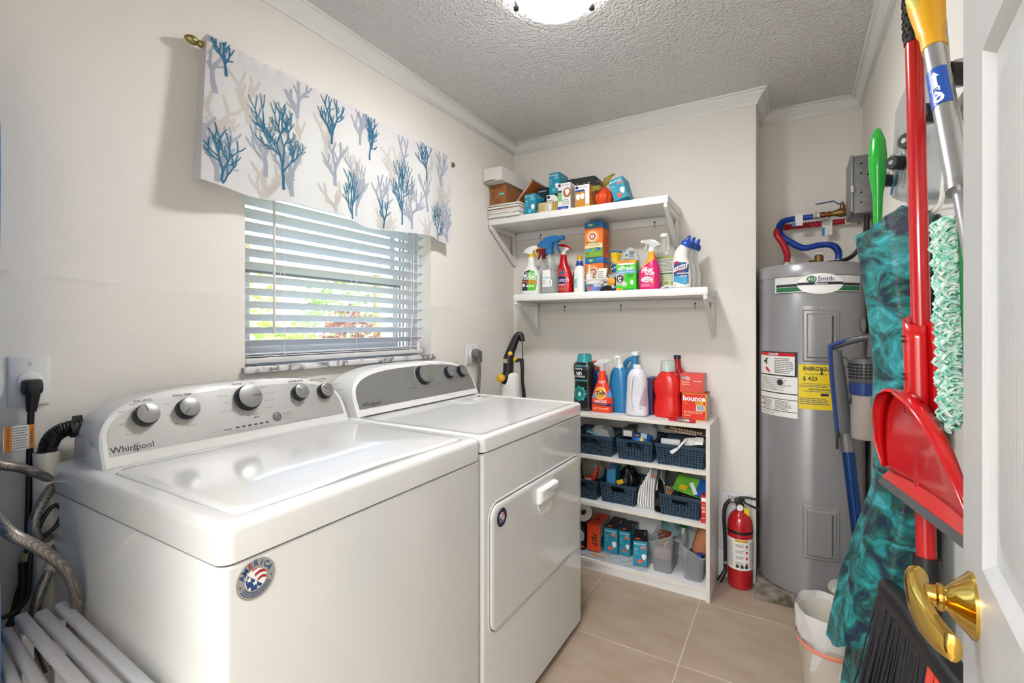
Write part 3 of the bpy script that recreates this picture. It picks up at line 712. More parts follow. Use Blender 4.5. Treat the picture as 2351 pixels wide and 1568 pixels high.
P('hose', MB().tube(pth, [.0165+(.0016 if k % 2 else -.0012) for k in range(len(pth))], 14), cordm, dh, world=True, smooth=60)
P('hanger_clip', MB().box(.080,.083,.432,.452,1.012,1.036).lathe([(.019,0),(.019,.022)], 16, (.073,.430,1.003), align((0,1,.15))), cordm, dh, world=True, bevel=.002)
def braided():
    m = bpy.data.materials.new('braided_steel'); m.use_nodes = True; n = m.node_tree; b = n.nodes['Principled BSDF']
    b.inputs['Base Color'].default_value = lin('#98918a'); b.inputs['Metallic'].default_value = .75; b.inputs['Roughness'].default_value = .42
    t = n.nodes.new('ShaderNodeTexCoord'); k = n.nodes.new('ShaderNodeTexChecker'); k.inputs['Scale'].default_value = 420
    k.inputs[1].default_value = lin('#b5aea6'); k.inputs[2].default_value = lin('#6e6862')
    mp = n.nodes.new('ShaderNodeMapping'); mp.inputs['Rotation'].default_value = (.78,.78,.4)
    n.links.new(t.outputs['Object'], mp.inputs[0]); n.links.new(mp.outputs[0], k.inputs[0]); n.links.new(k.outputs[0], b.inputs['Base Color'])
    return m
braid = braided()
h1 = thing('supply_hose', 'braided steel supply hose curving behind the washer from above', 'hose', (.10,.3,.95), group=None)
P('hose', MB().tube(smooth_path([(.002,.285,.975),(.04,.286,.976),(.075,.295,.966),(.092,.318,.952),(.085,.350,.936),(.068,.398,.898),(.042,.44,.85),(.022,.47,.74)],10), .0098, 14), braid, h1, world=True)
h2 = thing('supply_hose', 'braided steel supply hose looping in front of the power cord', 'hose', (.3,.27,.88))
P('hose', MB().tube(smooth_path([(.002,.320,.905),(.06,.292,.905),(.16,.277,.900),(.25,.276,.885),(.292,.287,.862),(.295,.318,.828),(.285,.360,.768),(.27,.382,.70),(.25,.384,.64),(.22,.375,.60),(.18,.36,.585)],10), .0105, 14), braid, h2, world=True)
h3 = thing('supply_hose', 'braided steel supply hose coiled low against the standpipe', 'hose', (.13,.35,.6))
P('hose', MB().tube(smooth_path([(.030,.460,.90),(.035,.425,.892),(.085,.392,.874),(.105,.366,.836),(.108,.362,.800),(.09,.382,.772),(.035,.425,.765),(.025,.46,.77)],10), .0098, 14).tube(smooth_path([(.025,.462,.80),(.035,.425,.764),(.105,.392,.722),(.125,.364,.663),(.125,.358,.608),(.125,.366,.56),(.13,.38,.50)],10), .0098, 14), braid, h3, world=True)
P('crimp_collar', MB().lathe([(.0115,-.012),(.0115,.012)], 14, (.112,.386,.710), align((-.1,.5,1))), mat('collar_tan','#c9c3b6',.5), h3, world=True)
# folded rack of white bars and the blue board standing in the near corner
fr_ = thing('folded_rack', 'folded rack of white flat bars with rivets leaning beside the washer', 'drying rack', (.30,.33,0))
bar = mat('bar_white','#d5d5da',.35)
for k, (a, b, w) in enumerate([((.225,.372,.670),(.66,.372,.640),.020),((.215,.345,.664),(.66,.343,.640),.022),((.205,.318,.668),(.66,.312,.645),.020),((.200,.300,.648),(.62,.280,.620),.018),((.20,.285,.636),(.58,.255,.606),.018)]):
    A, B = Vector(a), Vector(b); d = (B-A).normalized(); sd = Vector((0,1,0)); up_ = d.cross(sd)
    q = P('bar', MB().rings([[A.lerp(B,t)+sd*y+up_*(-z) for y, z in rrect(w,.016,.006,3)] for t in (0,1)]), bar, fr_, world=True)
    for t in (.07,.36,.62): P('rivet', MB().lathe([(.004,0),(.0035,.0012),(.0001,.0018)], 10, A.lerp(B,t)-up_*.008, align((0,0,1))), steel, q, world=True)
for (x,y,z) in ((.25,.362,.655),(.25,.315,.655),(.60,.362,.636),(.60,.315,.636)):
    P('leg', MB().obox((x,y,z/2),(.018,.018,z),Matrix.Identity(3)), bar, fr_, world=True, bevel=.003)
ib = thing('ironing_board', 'ironing board with a blue padded cover standing upright in the corner', 'ironing board', (.17,.25,0))
blue_f = mat('denim_blue','#4a79ad',.9,bump=(600,.0004))
pl = [(-.15,0),(.186,0),(.188,.40),(.186,.66),(.182,.80),(.165,.88),(.160,1.10),(.165,1.32),(.180,1.38),(.186,1.50),(.183,1.58),(.165,1.68),(.10,1.80),(0,1.86),(-.10,1.80),(-.15,1.66)]
P('padded_cover', MB().rings([[(a*s,y,b) for a, b in pl] for y, s in ((-.022,.97),(-.018,1),(.004,1),(.008,.985))]), blue_f, ib, bevel=0)
P('cover_hem', MB().box(-.15,.187,-.0235,.0095,.60,.606), mat('hem_light','#7fa3c9',.9), ib)
# grey plug and cord by the dryer
gp = thing('appliance_cable', 'grey dryer cable with a right angled plug', 'cable', (.02,2.14,1.08))
gry = mat('cord_grey','#6f6e6d',.5)
P('plug', MB().lathe([(.029,0),(.029,.016),(.024,.030),(.012,.036)], 20, (.010,2.15,1.098), align((1,0,0))).box(.018,.046,2.145,2.180,1.052,1.112), gry, gp, world=True, bevel=.003)
P('cord', MB().tube(smooth_path([(.032,2.165,1.06),(.034,2.170,1.02),(.034,2.166,.95),(.04,2.13,.85),(.04,2.0,.7)]), .0095, 10), gry, gp, world=True)
# steam cleaner in the corner
sc = thing('steam_cleaner', 'white and black upright steam cleaner with orange knobs in the corner', 'steam cleaner', (.155,2.30,0))
P('foot', MB().box(-.12,.12,-.06,.06,0,.05), plastic_white, sc, bevel=.012)
bd = Loft([(.04,.05,.04,2.2),(.5,.053,.045,2.6),(.80,.053,.046,2.6),(.90,.051,.044,2.6),(.975,.046,.040,2.6),(.990,.034,.03,2.2)])
P('body', bd.mesh(24), plastic_white, sc)
P('neck', MB().tube(smooth_path([(-.020,-.036,.925),(-.014,-.024,.96),(-.008,-.012,1.0),(-.008,-.008,1.075)],6), [.012,.016,.020,.023,.025,.027]+[.029]*6+[.030]*7, 18), black, sc)
P('handle', MB().tube(smooth_path([(-.008,-.008,1.07),(0,-.004,1.10),(.022,0,1.155),(.038,.004,1.190),(.050,.008,1.204),(.062,.012,1.198),(.068,.014,1.165)],6), [.030-.0145*min(1,k/26) for k in range(37)], 14), black, sc)
P('display', MB().box(-.026,.002,-.0405,-.038,1.045,1.068), mat('lcd','#b9a88e',.4), sc)
P('trigger', MB().lathe([(.012,-.008),(.012,.008)], 14, (.014,-.026,1.098), align((.3,-1,.1))), yellow, sc, bevel=.002)
P('knob', MB().lathe([(.024,-.012),(.024,.010),(.018,.014),(.0001,.014)], 8, (-.028,-.056,.962), align((0,-1,0))), yellow, sc, bevel=.002)
P('cord_hook', MB().lathe([(.012,-.012),(.012,.012)], 14, (.034,.004,1.062), align((1,0,0))), yellow, sc)
mb = MB()
for k in range(5):
    dx = .004*k; mb.tube(smooth_path([(.040,-.012+.004*k,1.05),(.058+dx,-.01+.004*k,1.068),(.072+dx,-.008,1.03),(.074+dx*.8,-.006,.95),(.078+dx,0,.86),(.08+dx,0,.70),(.07,0,.60)]), .0042, 8)
mb.tube(smooth_path([(.068,.014,1.17),(.072,.010,1.10),(.078,.006,1.02),(.082,.0,.9)]), .0028, 8)
P('coiled_cord', mb, cordm, sc)
# ================================================================== WALL SHELVES
def wall_shelf(name, lab, x0, x1, yf, ztop, hooks):
    t = thing(name, lab, 'shelf', ((x0+x1)/2, YB, ztop))
    P('board', MB().box(x0,x1,yf,YB-.001,ztop-.036,ztop), shelf_white, t, bevel=.0015, world=True)
    P('wall_rail', MB().box(x0+.03,x1-.03,YB-.016,YB-.001,ztop-.080,ztop-.037), shelf_white, t, bevel=.001, world=True)
    for xb in (x0+.004, x1-.020):
        # bracket: triangular frame with an open middle
        o = [(yf+.004,ztop-.037),(YB-.001,ztop-.037),(YB-.001,ztop-.237),(YB-.022,ztop-.237),(yf+.004,ztop-.055)]
        i = [(yf+.060,ztop-.062),(YB-.032,ztop-.062),(YB-.032,ztop-.185),(YB-.040,ztop-.188),(yf+.064,ztop-.072)]
        rs = [[(xb,a,b) for a, b in o],[(xb+.016,a,b) for a, b in o],[(xb+.016,a,b) for a, b in i],[(xb,a,b) for a, b in i],[(xb,a,b) for a, b in o]]
        P('bracket', MB().rings(rs, False, False), shelf_white, t, smooth=25, world=True)
        P('screw_hole', MB().lathe([(.004,0),(.004,.0008)], 12, (xb+.008,YB-.0225,ztop-.222), align((0,-1,0))), ink_blue, t, world=True)
    for xh in hooks:
        P('hook', MB().lathe([(.0045,0),(.0045,.002)], 10, (xh,YB-.016,ztop-.062), align((0,-1,0))).tube([(xh,YB-.02,ztop-.062),(xh,YB-.026,ztop-.075),(xh,YB-.024,ztop-.088),(xh+.004,YB-.020,ztop-.092)], .0014, 6), mat('hook_dark','#2b3350',.4,.6), t, world=True)
    return t
wall_shelf('wall_shelf', 'upper white wall shelf carrying bulb boxes and a pumpkin', .003, 1.014, 2.306, 1.869, (.20,.885))
wall_shelf('wall_shelf', 'lower white wall shelf crowded with cleaning sprays', .165, 1.188, 2.316, 1.428, (.36,.70,1.09))
ZU, ZL, ZT = 1.870, 1.429, .801
def carton(name, lab, cat, x0, x1, yf, dep, z0, h, mt, rz=0, group=None, lid=None):
    t = thing(name, lab, cat, ((x0+x1)/2, yf, z0), rz, group); w = x1-x0
    P('carton', MB().box(-w/2,w/2,0,dep,0,h), mt, t, bevel=.0012, seg=1)
    t['w'] = w
    return t, w
def bulb_shape(cx, cz, s):
    o = []
    for k in range(17): a = R(-35+250*k/16); o.append((cx+s*math.cos(a), cz+s*math.sin(a)))
    o += [(cx-s*.42,cz-s*1.5),(cx+s*.42,cz-s*1.5)]
    return o
def bulb_print(t, cx, cz, s, y=-.0010):
    b = card(t, 'bulb_picture', bulb_shape(cx,cz,s), front(0,0,y), ink_white)
    card(b, 'bulb_socket', rect(cx-s*.38,cx+s*.38,cz-s*2.1,cz-s*1.5), front(0,0,y-.0002), mat('socket_grey','#8b8c8e',.5))
teal_d = mat('teal_dark','#136a80',.5); teal_l = mat('teal_light','#53c7d8',.5); org_m = mat('bulb_orange','#f05a34',.5)
def bulb_box(lab, x0, x1, yf, dep, z0, h, band, circle, rz=0, top=None, side_bulb=False, group='teal bulb cartons'):
    t, w = carton('bulb_box', lab, 'box', x0, x1, yf, dep, z0, h, teal_card, rz, group)
    f = lambda x, z: front(x, z, -.0010)
    write(t, 'ecosmart', w*.185, f(.03*w,h*.885), ink_white, bold=.01)
    card(t, 'logo_mark', circ(w*.055,12,-w*.40,h*.885), front(0,0,-.0010), ink_white)
    write(t, 'LED', w*.15, f(w*.22,h*.79), ink_white); write(t, '60w', w*.14, f(-w*.30,h*.66), ink_white)
    card(t, 'colour_band', rect(-w*.02,w*.46,h*.70,h*.755), front(0,0,-.0010), band)
    card(t, 'colour_disc', circ(w*.16,20,-w*.02,h*.19), front(0,0,-.0012), circle)
    lines(t, -w*.42,-w*.15,h*.44,h*.58,3, front(0,0,-.0010), teal_l)
    bulb_print(t, w*.26, h*.40, w*.17)
    sd = lambda y, z: side(w/2+.0010, y, z)
    write(t, 'ecosmart', min(w*.16,dep*.2), sd(dep*.45,h*.86), ink_white)
    if side_bulb:
        card(t, 'bulb_picture', [(dep*.5+a*.5,b) for a, b in circ(h*.14,20,0,h*.62,h*.26)], side(w/2+.0010,0,0), mat('bulb_photo','#2c2620',.4))
        card(t, 'filament', [(dep*.5+a,b) for a, b in circ(h*.03,12,0,h*.60,h*.13)], side(w/2+.0014,0,0), mat('filament','#d8b98a',.4))
        card(t, 'colour_disc', [(dep*.28+a,b) for a, b in circ(h*.09,16,0,h*.42)], side(w/2+.0012,0,0), circle)
    bc = card(t, 'barcode', rect(dep*.1,dep*.30,h*.05,h*.22), side(w/2+.0010,0,0), ink_white)
    mb = MB()
    for k in range(7): mb.add([(w/2+.0014, dep*(.11+.026*k), z) if 0 else (w/2+.0014, dep*(.11+.026*k+q), z) for q, z in ((0,h*.07),(.012,h*.07),(.012,h*.20),(0,h*.20))],[(0,1,2,3)])
    P('bars', mb, ink, bc, smooth=0)
    if top:
        tp = P('top_flap', MB().box(-w/2-.0003,w/2+.0003,-.0003,dep+.0003,h-.0006,h+.0006), top, t, smooth=0)
        write(tp, 'ecosmart', w*.17, lambda a, b: (w*.30-b, dep*.62+a, h+.0010), ink_white); card(tp, 'colour_band', rect(-w*.35,0,dep*.10,dep*.22), lambda a, b: (a,b,h+.0010), circle)
    return t
# ---------------- upper shelf
papers = thing('paper_stack', 'stack of white envelopes and folders at the end of the upper shelf', 'paper stack', (.10,2.292,ZU))
rnd = random.Random(3); z = 0
for k in range(11):
    th = rnd.choice((.004,.006,.009)); dx, dy = rnd.uniform(-.004,.006), rnd.uniform(0,.008)
    pm = mat('kraft_edge','#a9794a',.8) if k in (6,8) else paper if k % 2 else mat('paper_grey','#d4d2cc',.8)
    P('folder', MB().box(-.094+dx,.114+dx,dy,.25+dy*.5,z,z+th), pm, papers, bevel=.001, seg=1); z += th+.0006
ztop_p = ZU+z
t, w = carton('shipping_box', 'brown bulb carton standing on the stack of papers', 'box', .006, .114, 2.318, .20, ztop_p+.001, .118, mat('kraft_card','#9a6438',.8))
write(t, '40w', .017, front(-.022,.100,-.001), ink, bold=.01); write(t, 'LED', .010, front(.022,.098,-.001), ink); lines(t,-.036,-.02,.04,.075,4,front(0,0,-.001),ink)
card(t, 'blue_band', rect(.008,.042,.056,.066), front(0,0,-.001), teal_l); lines(t,-.02,.03,.01,.035,3,front(0,0,-.001),mat('ink_brown','#6b4526',.8))
write(t, '60w', .014, side(w/2+.001,.035,.095), ink, bold=.01)
t, w = carton('long_box', 'long plain white box lying on top of the brown carton', 'box', .004, .128, 2.250, .32, ztop_p+.1205, .076, mat('white_card','#dfdbd5',.8))
card(t, 'end_slot', rect(-.050,.020,.0015,.006), front(0,0,-.0008), dark)
bulb_box('short teal bulb carton standing beside the paper stack', .225, .293, 2.338, .10, ZU, .119, teal_l, teal_l)
t, w = carton('beige_box', 'low beige carton lying along the front of the upper shelf', 'box', .308, .424, 2.336, .075, ZU, .057, mat('beige_card','#cdbb8b',.7))
for a in (-.057,.034,.048): card(t, 'edge_tape', rect(a,a+.009,.001,.056), front(0,0,-.001), mat('tape_gold','#a5782f',.5))
c_ = card(t, 'address_label', rect(-.008,.026,.012,.045), front(0,0,-.001), paper); lines(c_, -.006,.010,.016,.042,6,front(0,0,-.0014),ink); lines(t,-.042,-.012,.012,.045,4,front(0,0,-.001),mat('ink_tan','#a59063',.7))
t, w = carton('bulb_box', 'small white and black bulb carton behind the beige one', 'box', .322, .412, 2.415, .10, ZU, .122, mat('soft_black_card','#2c2c2e',.5))
card(t, 'white_field', [(-.042,.03),(.030,.03),(.034,.07),(.022,.105),(.0,.118),(-.042,.118)], front(0,0,-.001), ink_white); card(t, 'logo_mark', circ(.009,20,-.030,.106), front(0,0,-.0014), ink); write(t, 'reveal', .014, front(-.020,.086,-.0014), ink, bold=.01); write(t, '30-70-100', .011, front(-.014,.070,-.0014), ink)
bulb_box('tall teal bulb carton stacked on top of other cartons', .337, .402, 2.418, .12, ZU+.123, .117, teal_l, teal_l, top=mat('kraft_card'))
t, w = carton('bulb_box', 'dark navy bulb carton leaning beside the tall teal one', 'box', .250, .318, 2.442, .10, ZU, .175, mat('navy_card','#0d2733',.5))
write(t, 'ecosmart', .014, front(0,.155,-.001), ink_white); write(t, '60w', .012, front(-.012,.125,-.001), ink_white); card(t, 'blue_dot', rect(.004,.010,.100,.116), front(0,0,-.001), teal_l)
fd = thing('document_sleeve', 'clear sleeve of papers with orange backing leaning on the paper stack', 'folder', (.150,2.37,ztop_p+.002), 0, None, (0,R(-48),0))
P('backing', MB().box(0,.165,.0,.21,.0,.004), mat('folder_orange','#b8632a',.6), fd); P('papers', MB().box(.004,.158,.004,.20,.005,.011), mat('paper_grey'), fd, bevel=.001)
P('sleeve', MB().box(0,.170,-.002,.212,.0118,.0128), mat('clear_sleeve','#dfe4e4',.15,clear=.6), fd); P('dark_strip', MB().box(.10,.135,.0,.012,.0130,.0136), mat('strip_green','#3f5c5c',.5), fd)
for a in (.03,.06,.09): P('yellow_note', MB().box(a,a+.016,.0005,.03,.0130,.0135), mat('note_yellow','#c9b152',.6), fd)
t, w = carton('bulb_box', 'tall white bulb carton with an amber bulb picture', 'box', .430, .503, 2.336, .075, ZU, .147, mat('card_white','#e6e4e4',.55))
card(t, 'logo_mark', circ(.008,20,-.026,.135), front(0,0,-.001), ink_blue); write(t, 'soft white', .0105, front(.006,.135,-.001), ink_blue)
for k, (z0,z1,m_) in enumerate([(.097,.108,ink_blue),(.050,.095,mat('print_green','#79c07b',.6)),(.002,.022,mat('print_blue','#234f9e',.5))]): card(t, 'print_band', rect(-.035 if k < 2 else -.034,-.012 if k < 2 else .026,z0,z1), front(0,0,-.001), m_)
card(t, 'amber_disc', circ(.022,28,.018,.093,.026), front(0,0,-.001), mat('amber','#a8601c',.5)); bulb_print(t, .019, .100, .0125, -.0014); write(t, 'energy', .010, front(-.004,.012,-.0014), ink_white)
lines(t,-.012,.03,.028,.060,3,front(0,0,-.001),mat('ink_fade')); lines(t,.008,.06,.02,.13,10,side(w/2+.001,0,0),mat('ink_fade'))
t, w = carton('bulb_box', 'white and amber bulb carton showing two bulbs beside the pumpkin', 'box', .530, .611, 2.336, .085, ZU, .121, mat('amber_card','#c7871f',.55))
card(t, 'white_top', rect(-.0395,.0395,.092,.1205), front(0,0,-.0009), ink_white); card(t, 'white_side', rect(.018,.0395,.002,.1205), front(0,0,-.0010), ink_white); card(t, 'amber_patch', rect(.0195,.036,.004,.020), front(0,0,-.0013), mat('amber_l','#e2a93c',.5))
card(t, 'blue_band', rect(-.0395,.012,.086,.096), front(0,0,-.0013), mat('print_blue')); card(t, 'logo_mark', circ(.0085,20,-.029,.108), front(0,0,-.0014), ink_blue); write(t, 'soft white', .0115, front(.004,.108,-.0014), ink_blue)
bulb_print(t, -.023, .062, .0125, -.0014); bulb_print(t, .001, .064, .0125, -.0016)
sp_ = thing('speaker_box', 'black perforated speaker behind the white and amber cartons', 'speaker', (.508,2.47,ZU+.001))
P('stand_box', MB().box(-.075,.08,0,.09,0,.125), mat('soft_black_card'), sp_, bevel=.002)
rs = [[(a,y,.165+b) for a, b in rrect(.185-2*i,.078-2*i,.020,5)] for y, i in ((0,.003),(.003,0),(.085,0),(.09,.004))]
P('speaker_body', MB().rings(rs), mat('speaker_black','#26282a',.6,bump=(900,.0008,0)), sp_); 
for a in (-.02,.02,.045,.052): card(sp_, 'status_light', circ(.0022,8,a,.170), front(0,0,-.001), ink_white)
P('cardboard_flap', MB().box(-.088,-.056,.05,.052,.16,.222), mat('kraft_card'), sp_)
pk = thing('pumpkin', 'small orange decorative pumpkin with dried leaves', 'pumpkin', (.668,2.400,ZU))
pm = mat('pumpkin_skin','#e2501c',.35,var=(18,'#d63d12')); rs = []
for k in range(17):
    t_ = k/16; zz = .106*t_; rr_ = .053*math.sin(math.pi*min(max(t_,.10),.96))**.55*(1-.12*t_)
    rs.append([((rr_*(1-.13*abs(math.cos(4.5*a))**6))*math.cos(a), (rr_*(1-.13*abs(math.cos(4.5*a))**6))*math.sin(a), zz) for a in [2*math.pi*q/72 for q in range(72)]])
P('body', MB().rings(rs), pm, pk, smooth=60)
lf = mat('dry_leaf','#a28a34',.7,var=(30,'#7d6a1e')); 
def leaf(pts, w, nm='leaf'):
    p = smooth_path(pts, 6); n = len(p); rs = []
    for i, q in enumerate(p):
        t_ = i/(n-1); ww = w*math.sin(math.pi*(.08+.9*t_))*(1+.25*math.sin(t_*16)); d = (p[min(i+1,n-1)]-p[max(i-1,0)]).normalized(); s_ = d.cross(Vector((0,-1,.3))).normalized()
        rs.append([q-s_*ww, q-s_*ww*.5+Vector((0,-.003,0)), q+Vector((0,.002,0)), q+s_*ww*.5+Vector((0,-.003,0)), q+s_*ww])
    P(nm, MB().rings(rs, closed=False), lf, pk, smooth=60)
leaf([(-.01,-.02,.112),(-.035,-.045,.100),(-.045,-.055,.075)], .016); leaf([(0,-.01,.11),(.015,-.015,.135),(.045,-.01,.160),(.062,-.005,.168)], .013); leaf([(.01,-.01,.112),(.035,-.035,.118),(.052,-.045,.108)], .012); leaf([(-.02,-.02,.115),(-.018,-.04,.095),(-.02,-.052,.08)], .015)
P('stem', MB().tube(smooth_path([(0,0,.10),(-.008,0,.13),(-.03,-.01,.145),(-.042,-.012,.135)]), [.008-.0002*k for k in range(25)], 8), mat('stem_brown','#5e4c31',.8), pk)
P('tendril', MB().tube(smooth_path([(0,-.005,.12),(.004,-.01,.150),(.018,-.01,.152),(.022,-.01,.138)]), .002, 6), mat('stem_brown'), pk)
bt = bulb_box('teal bulb carton with an orange disc leaning against the pumpkin', .742, .815, 2.338, .11, ZU+.019, .112, org_m, org_m)
bt.rotation_euler = (0, R(-16), 0)

# ---------------- lower shelf bottles
def bottle(name, lab, x, y, z, secs, mt, rz=0, cat='bottle', group=None, seg=32):
    t = thing(name, lab, cat, (x,y,z), rz, group); L = Loft(secs); P('bottle', L.mesh(seg), mt, t, smooth=50); return t, L
def trigger(t, x, z, d, hm, tm_, nm, s=1.0, y=0, collar=None):
    """spray head, nozzle pointing to d (+1 right)"""
    f = lambda pts: [(x+d*a*s, z+b*s) for a, b in pts]
    P('collar', MB().lathe([(.0145*s,0),(.0150*s,.004*s),(.0135*s,.020*s)], 20, (x,y,z)), collar or hm, t)
    h = P('spray_head', MB().prism(f([(-.013,.018),(.012,.018),(.012,.036),(.034,.041),(.040,.046),(.040,.060),(.010,.062),(-.018,.056),(-.040,.040),(-.046,.028),(-.032,.027)]), y-.010*s, y+.010*s), hm, t, bevel=.003*s)
    P('nozzle', MB().lathe([(.0085*s,0),(.0085*s,.014*s),(.006*s,.016*s)], 14, (x+d*.038*s,y,z+.052*s), align((d,0,0))), nm, t)
    P('trigger', MB().prism(f([(.014,.040),(.028,.041),(.033,.020),(.040,.006),(.036,.003),(.026,.018),(.020,.032)]), y-.006*s, y+.006*s), tm_, t, bevel=.002*s)
    return h
wb = mat('bottle_white','#e4e3e0',.3); redp = mat('bottle_red','#c01018',.25); clr = mat('bottle_clear','#dfe4e2',.08,clear=.78); yel = yellow
navy = mat('label_navy','#27304f',.5); green = mat('label_green','#5cc22c',.5); orl = mat('label_orange','#ee6a1f',.5)
SPR = [(0,.052,.030,2.8),(.006,.056,.033,2.8),(.07,.057,.033,2.8),(.115,.052,.031,2.6),(.142,.036,.026,2.4),(.158,.024,.021,2.2),(.185,.021,.019,2),(.208,.018,.017,2)]
t, L = bottle('spray_bottle', 'white mold control spray bottle with green and navy label and yellow trigger', .252, 2.368, ZL, SPR, wb)
lab = L.patch(t, 'label', [(-.046,.02),(-.048,.07),(-.046,.10),(-.030,.128),(.0,.136),(.030,.130),(.046,.10),(.046,.05),(.040,.02)], navy)
L.patch(lab, 'green_field', [(-.008,.021),(.039,.021),(.045,.05),(.045,.10),(.030,.128),(.004,.134),(-.006,.10),(-.004,.06)], green, .0009)
L.patch(lab, 'orange_band', [(-.046,.066),(.044,.074),(.044,.080),(.030,.078),(-.046,.072)], orl, .0012); L.patch(lab, 'orange_band', [(-.015,.055),(.045,.060),(.045,.068),(-.010,.064)], orl, .0012)
write(lab, 'MOLD', .030, L.fn(0,.103,.0014), ink_white, bold=.03, shear=.2); write(lab, 'CONTROL', .0185, L.fn(0,.0855,.0014), ink_white, bold=.03, shear=.2); write(lab, 'concrobium', .009, L.fn(-.004,.121,.0014), ink_white)
L.patch(lab, 'white_seal', circ(.010,16,-.033,.050), ink_white, .0014)
for a in (-.008,.008,.026): L.patch(lab, 'icon_tile', rect(a-.006,a+.006,.040,.050), ink_white, .0014, 3, 3)
trigger(t, 0, .207, 1, wb, yel, yel, 1.05, collar=yel)
t, L = bottle('spray_bottle', 'white spray bottle with a dark red trigger behind the mold spray', .282, 2.47, ZL, SPR, mat('bottle_white2','#d4cfcb',.35)); trigger(t, 0, .207, -1, mat('dark_red','#8e141b',.3), mat('dark_red'), mat('dark_red'), 1.05)
L.patch(t, 'label', rect(.0,.05,.02,.15), mat('dark_red'))
t, L = bottle('spray_bottle', 'clear spray bottle with a big blue trigger head', .364, 2.372, ZL, [(0,.044,.040,2.6),(.006,.047,.043,2.8),(.120,.047,.043,2.8),(.150,.047,.042,2.4),(.165,.034,.032,2),(.200,.024,.023,2),(.222,.015,.015,2)], clr)
P('liquid', Loft([(.004,.043,.039,2.8),(.118,.043,.039,2.8),(.120,.043,.039,2.8)]).mesh(), mat('soapy','#d9dedb',.2,clear=.55), t)
lb = L.patch(t, 'label', rect(-.024,.024,.035,.128), paper)
L.patch(lb, 'blue_band', rect(-.022,.022,.082,.090), mat('band_aqua','#8fc3d2',.5), .001); lines(lb,-.022,.0,.050,.075,4,L.fn(0,0,.001),mat('ink_fade')); bc = L.patch(lb,'barcode',rect(.016,.032,.038,.072),ink_white,.0012); lines(bc,.018,.030,.042,.070,6,L.fn(0,0,.0016),ink,ragged=0,sub=1)
P('dip_tube', MB().tube([(0,0,.225),(-.004,0,.12),(-.012,0,.01)], .003, 8), mat('tube_white','#eef0f0',.3), t)
bl_ = mat('spray_blue','#1e6fb0',.2,clear=.15); trigger(t, .0, .218, 1, bl_, bl_, bl_, 1.62)
t, L = bottle('spray_bottle', 'red punch spray bottle with white trigger and red cap', .412, 2.452, ZL, [(0,.052,.030,2.6),(.006,.056,.033,2.6),(.06,.056,.033,2.6),(.12,.047,.030,2.4,.0),(.165,.026,.024,2.2,.0),(.19,.020,.02,2,.0),(.222,.017,.017,2)], redp)
lb = L.patch(t, 'label', [(-.046,.015),(-.048,.06),(-.040,.115),(-.012,.140),(.020,.135),(.040,.10),(.044,.05),(.040,.015)], mat('label_red','#c9434c',.4))
L.patch(lb, 'blue_oval', circ(.030,24,.0,.078,.022), ink_blue, .001); write(lb, 'Punch', .034, L.fn(.002,.078,.0014), mat('letter_pink','#e9d4ea',.5), bold=.02, shear=.15); lines(lb,-.024,.034,.046,.056,2,L.fn(0,0,.0014),ink_white); L.patch(lb,'seal',circ(.011,18,.004,.120),teal_d,.001); lines(lb,-.016,.034,.027,.033,1,L.fn(0,0,.0014),yel)
h_ = trigger(t, 0, .220, -1, wb, wb, wb, .95); P('cap_shell', MB().prism([(-.028,.272),(.02,.262),(.045,.248),(.046,.254),(.032,.268),(.012,.279),(-.018,.282),(-.03,.279)], -.0108,.0108), redp, h_, bevel=.002)
t, L = bottle('cleaner_bottle', 'white cleaner bottle with a yellow cap and red label at the back', .473, 2.540, ZL, [(0,.040,.028,2.6),(.10,.040,.028,2.6),(.14,.036,.026,2.4),(.185,.018,.018,2),(.20,.016,.016,2)], wb)
P('cap', MB().lathe([(.0155,.198),(.0155,.222),(.014,.224)], 20), yel, t); lb = L.patch(t,'label',rect(-.036,.036,.02,.12),mat('label_dark','#3a2b22',.5)); L.patch(lb,'red_band',rect(-.036,.036,.112,.128),redp,.001); lines(lb,-.03,.03,.04,.10,4,L.fn(0,0,.0012),yel)
t, L = bottle('cleaner_bottle', 'white bottle with a dark blue cap beside the carrot tub', .541, 2.372, ZL, [(0,.027,.022,2.6),(.004,.029,.024,2.8),(.10,.029,.024,2.8),(.122,.026,.022,2.4),(.140,.018,.018,2),(.146,.017,.017,2)], wb)
P('cap', MB().lathe([(.0205,.143),(.0205,.151),(.018,.153),(.0175,.166),(.016,.168)], 24), mat('cap_blue','#1d3f8a',.3), t); lb = L.patch(t,'label',rect(-.024,.004,.02,.10),mat('label_aqua','#cfe4e4',.5)); lines(lb,-.022,.0,.025,.075,6,L.fn(0,0,.001),teal_d)
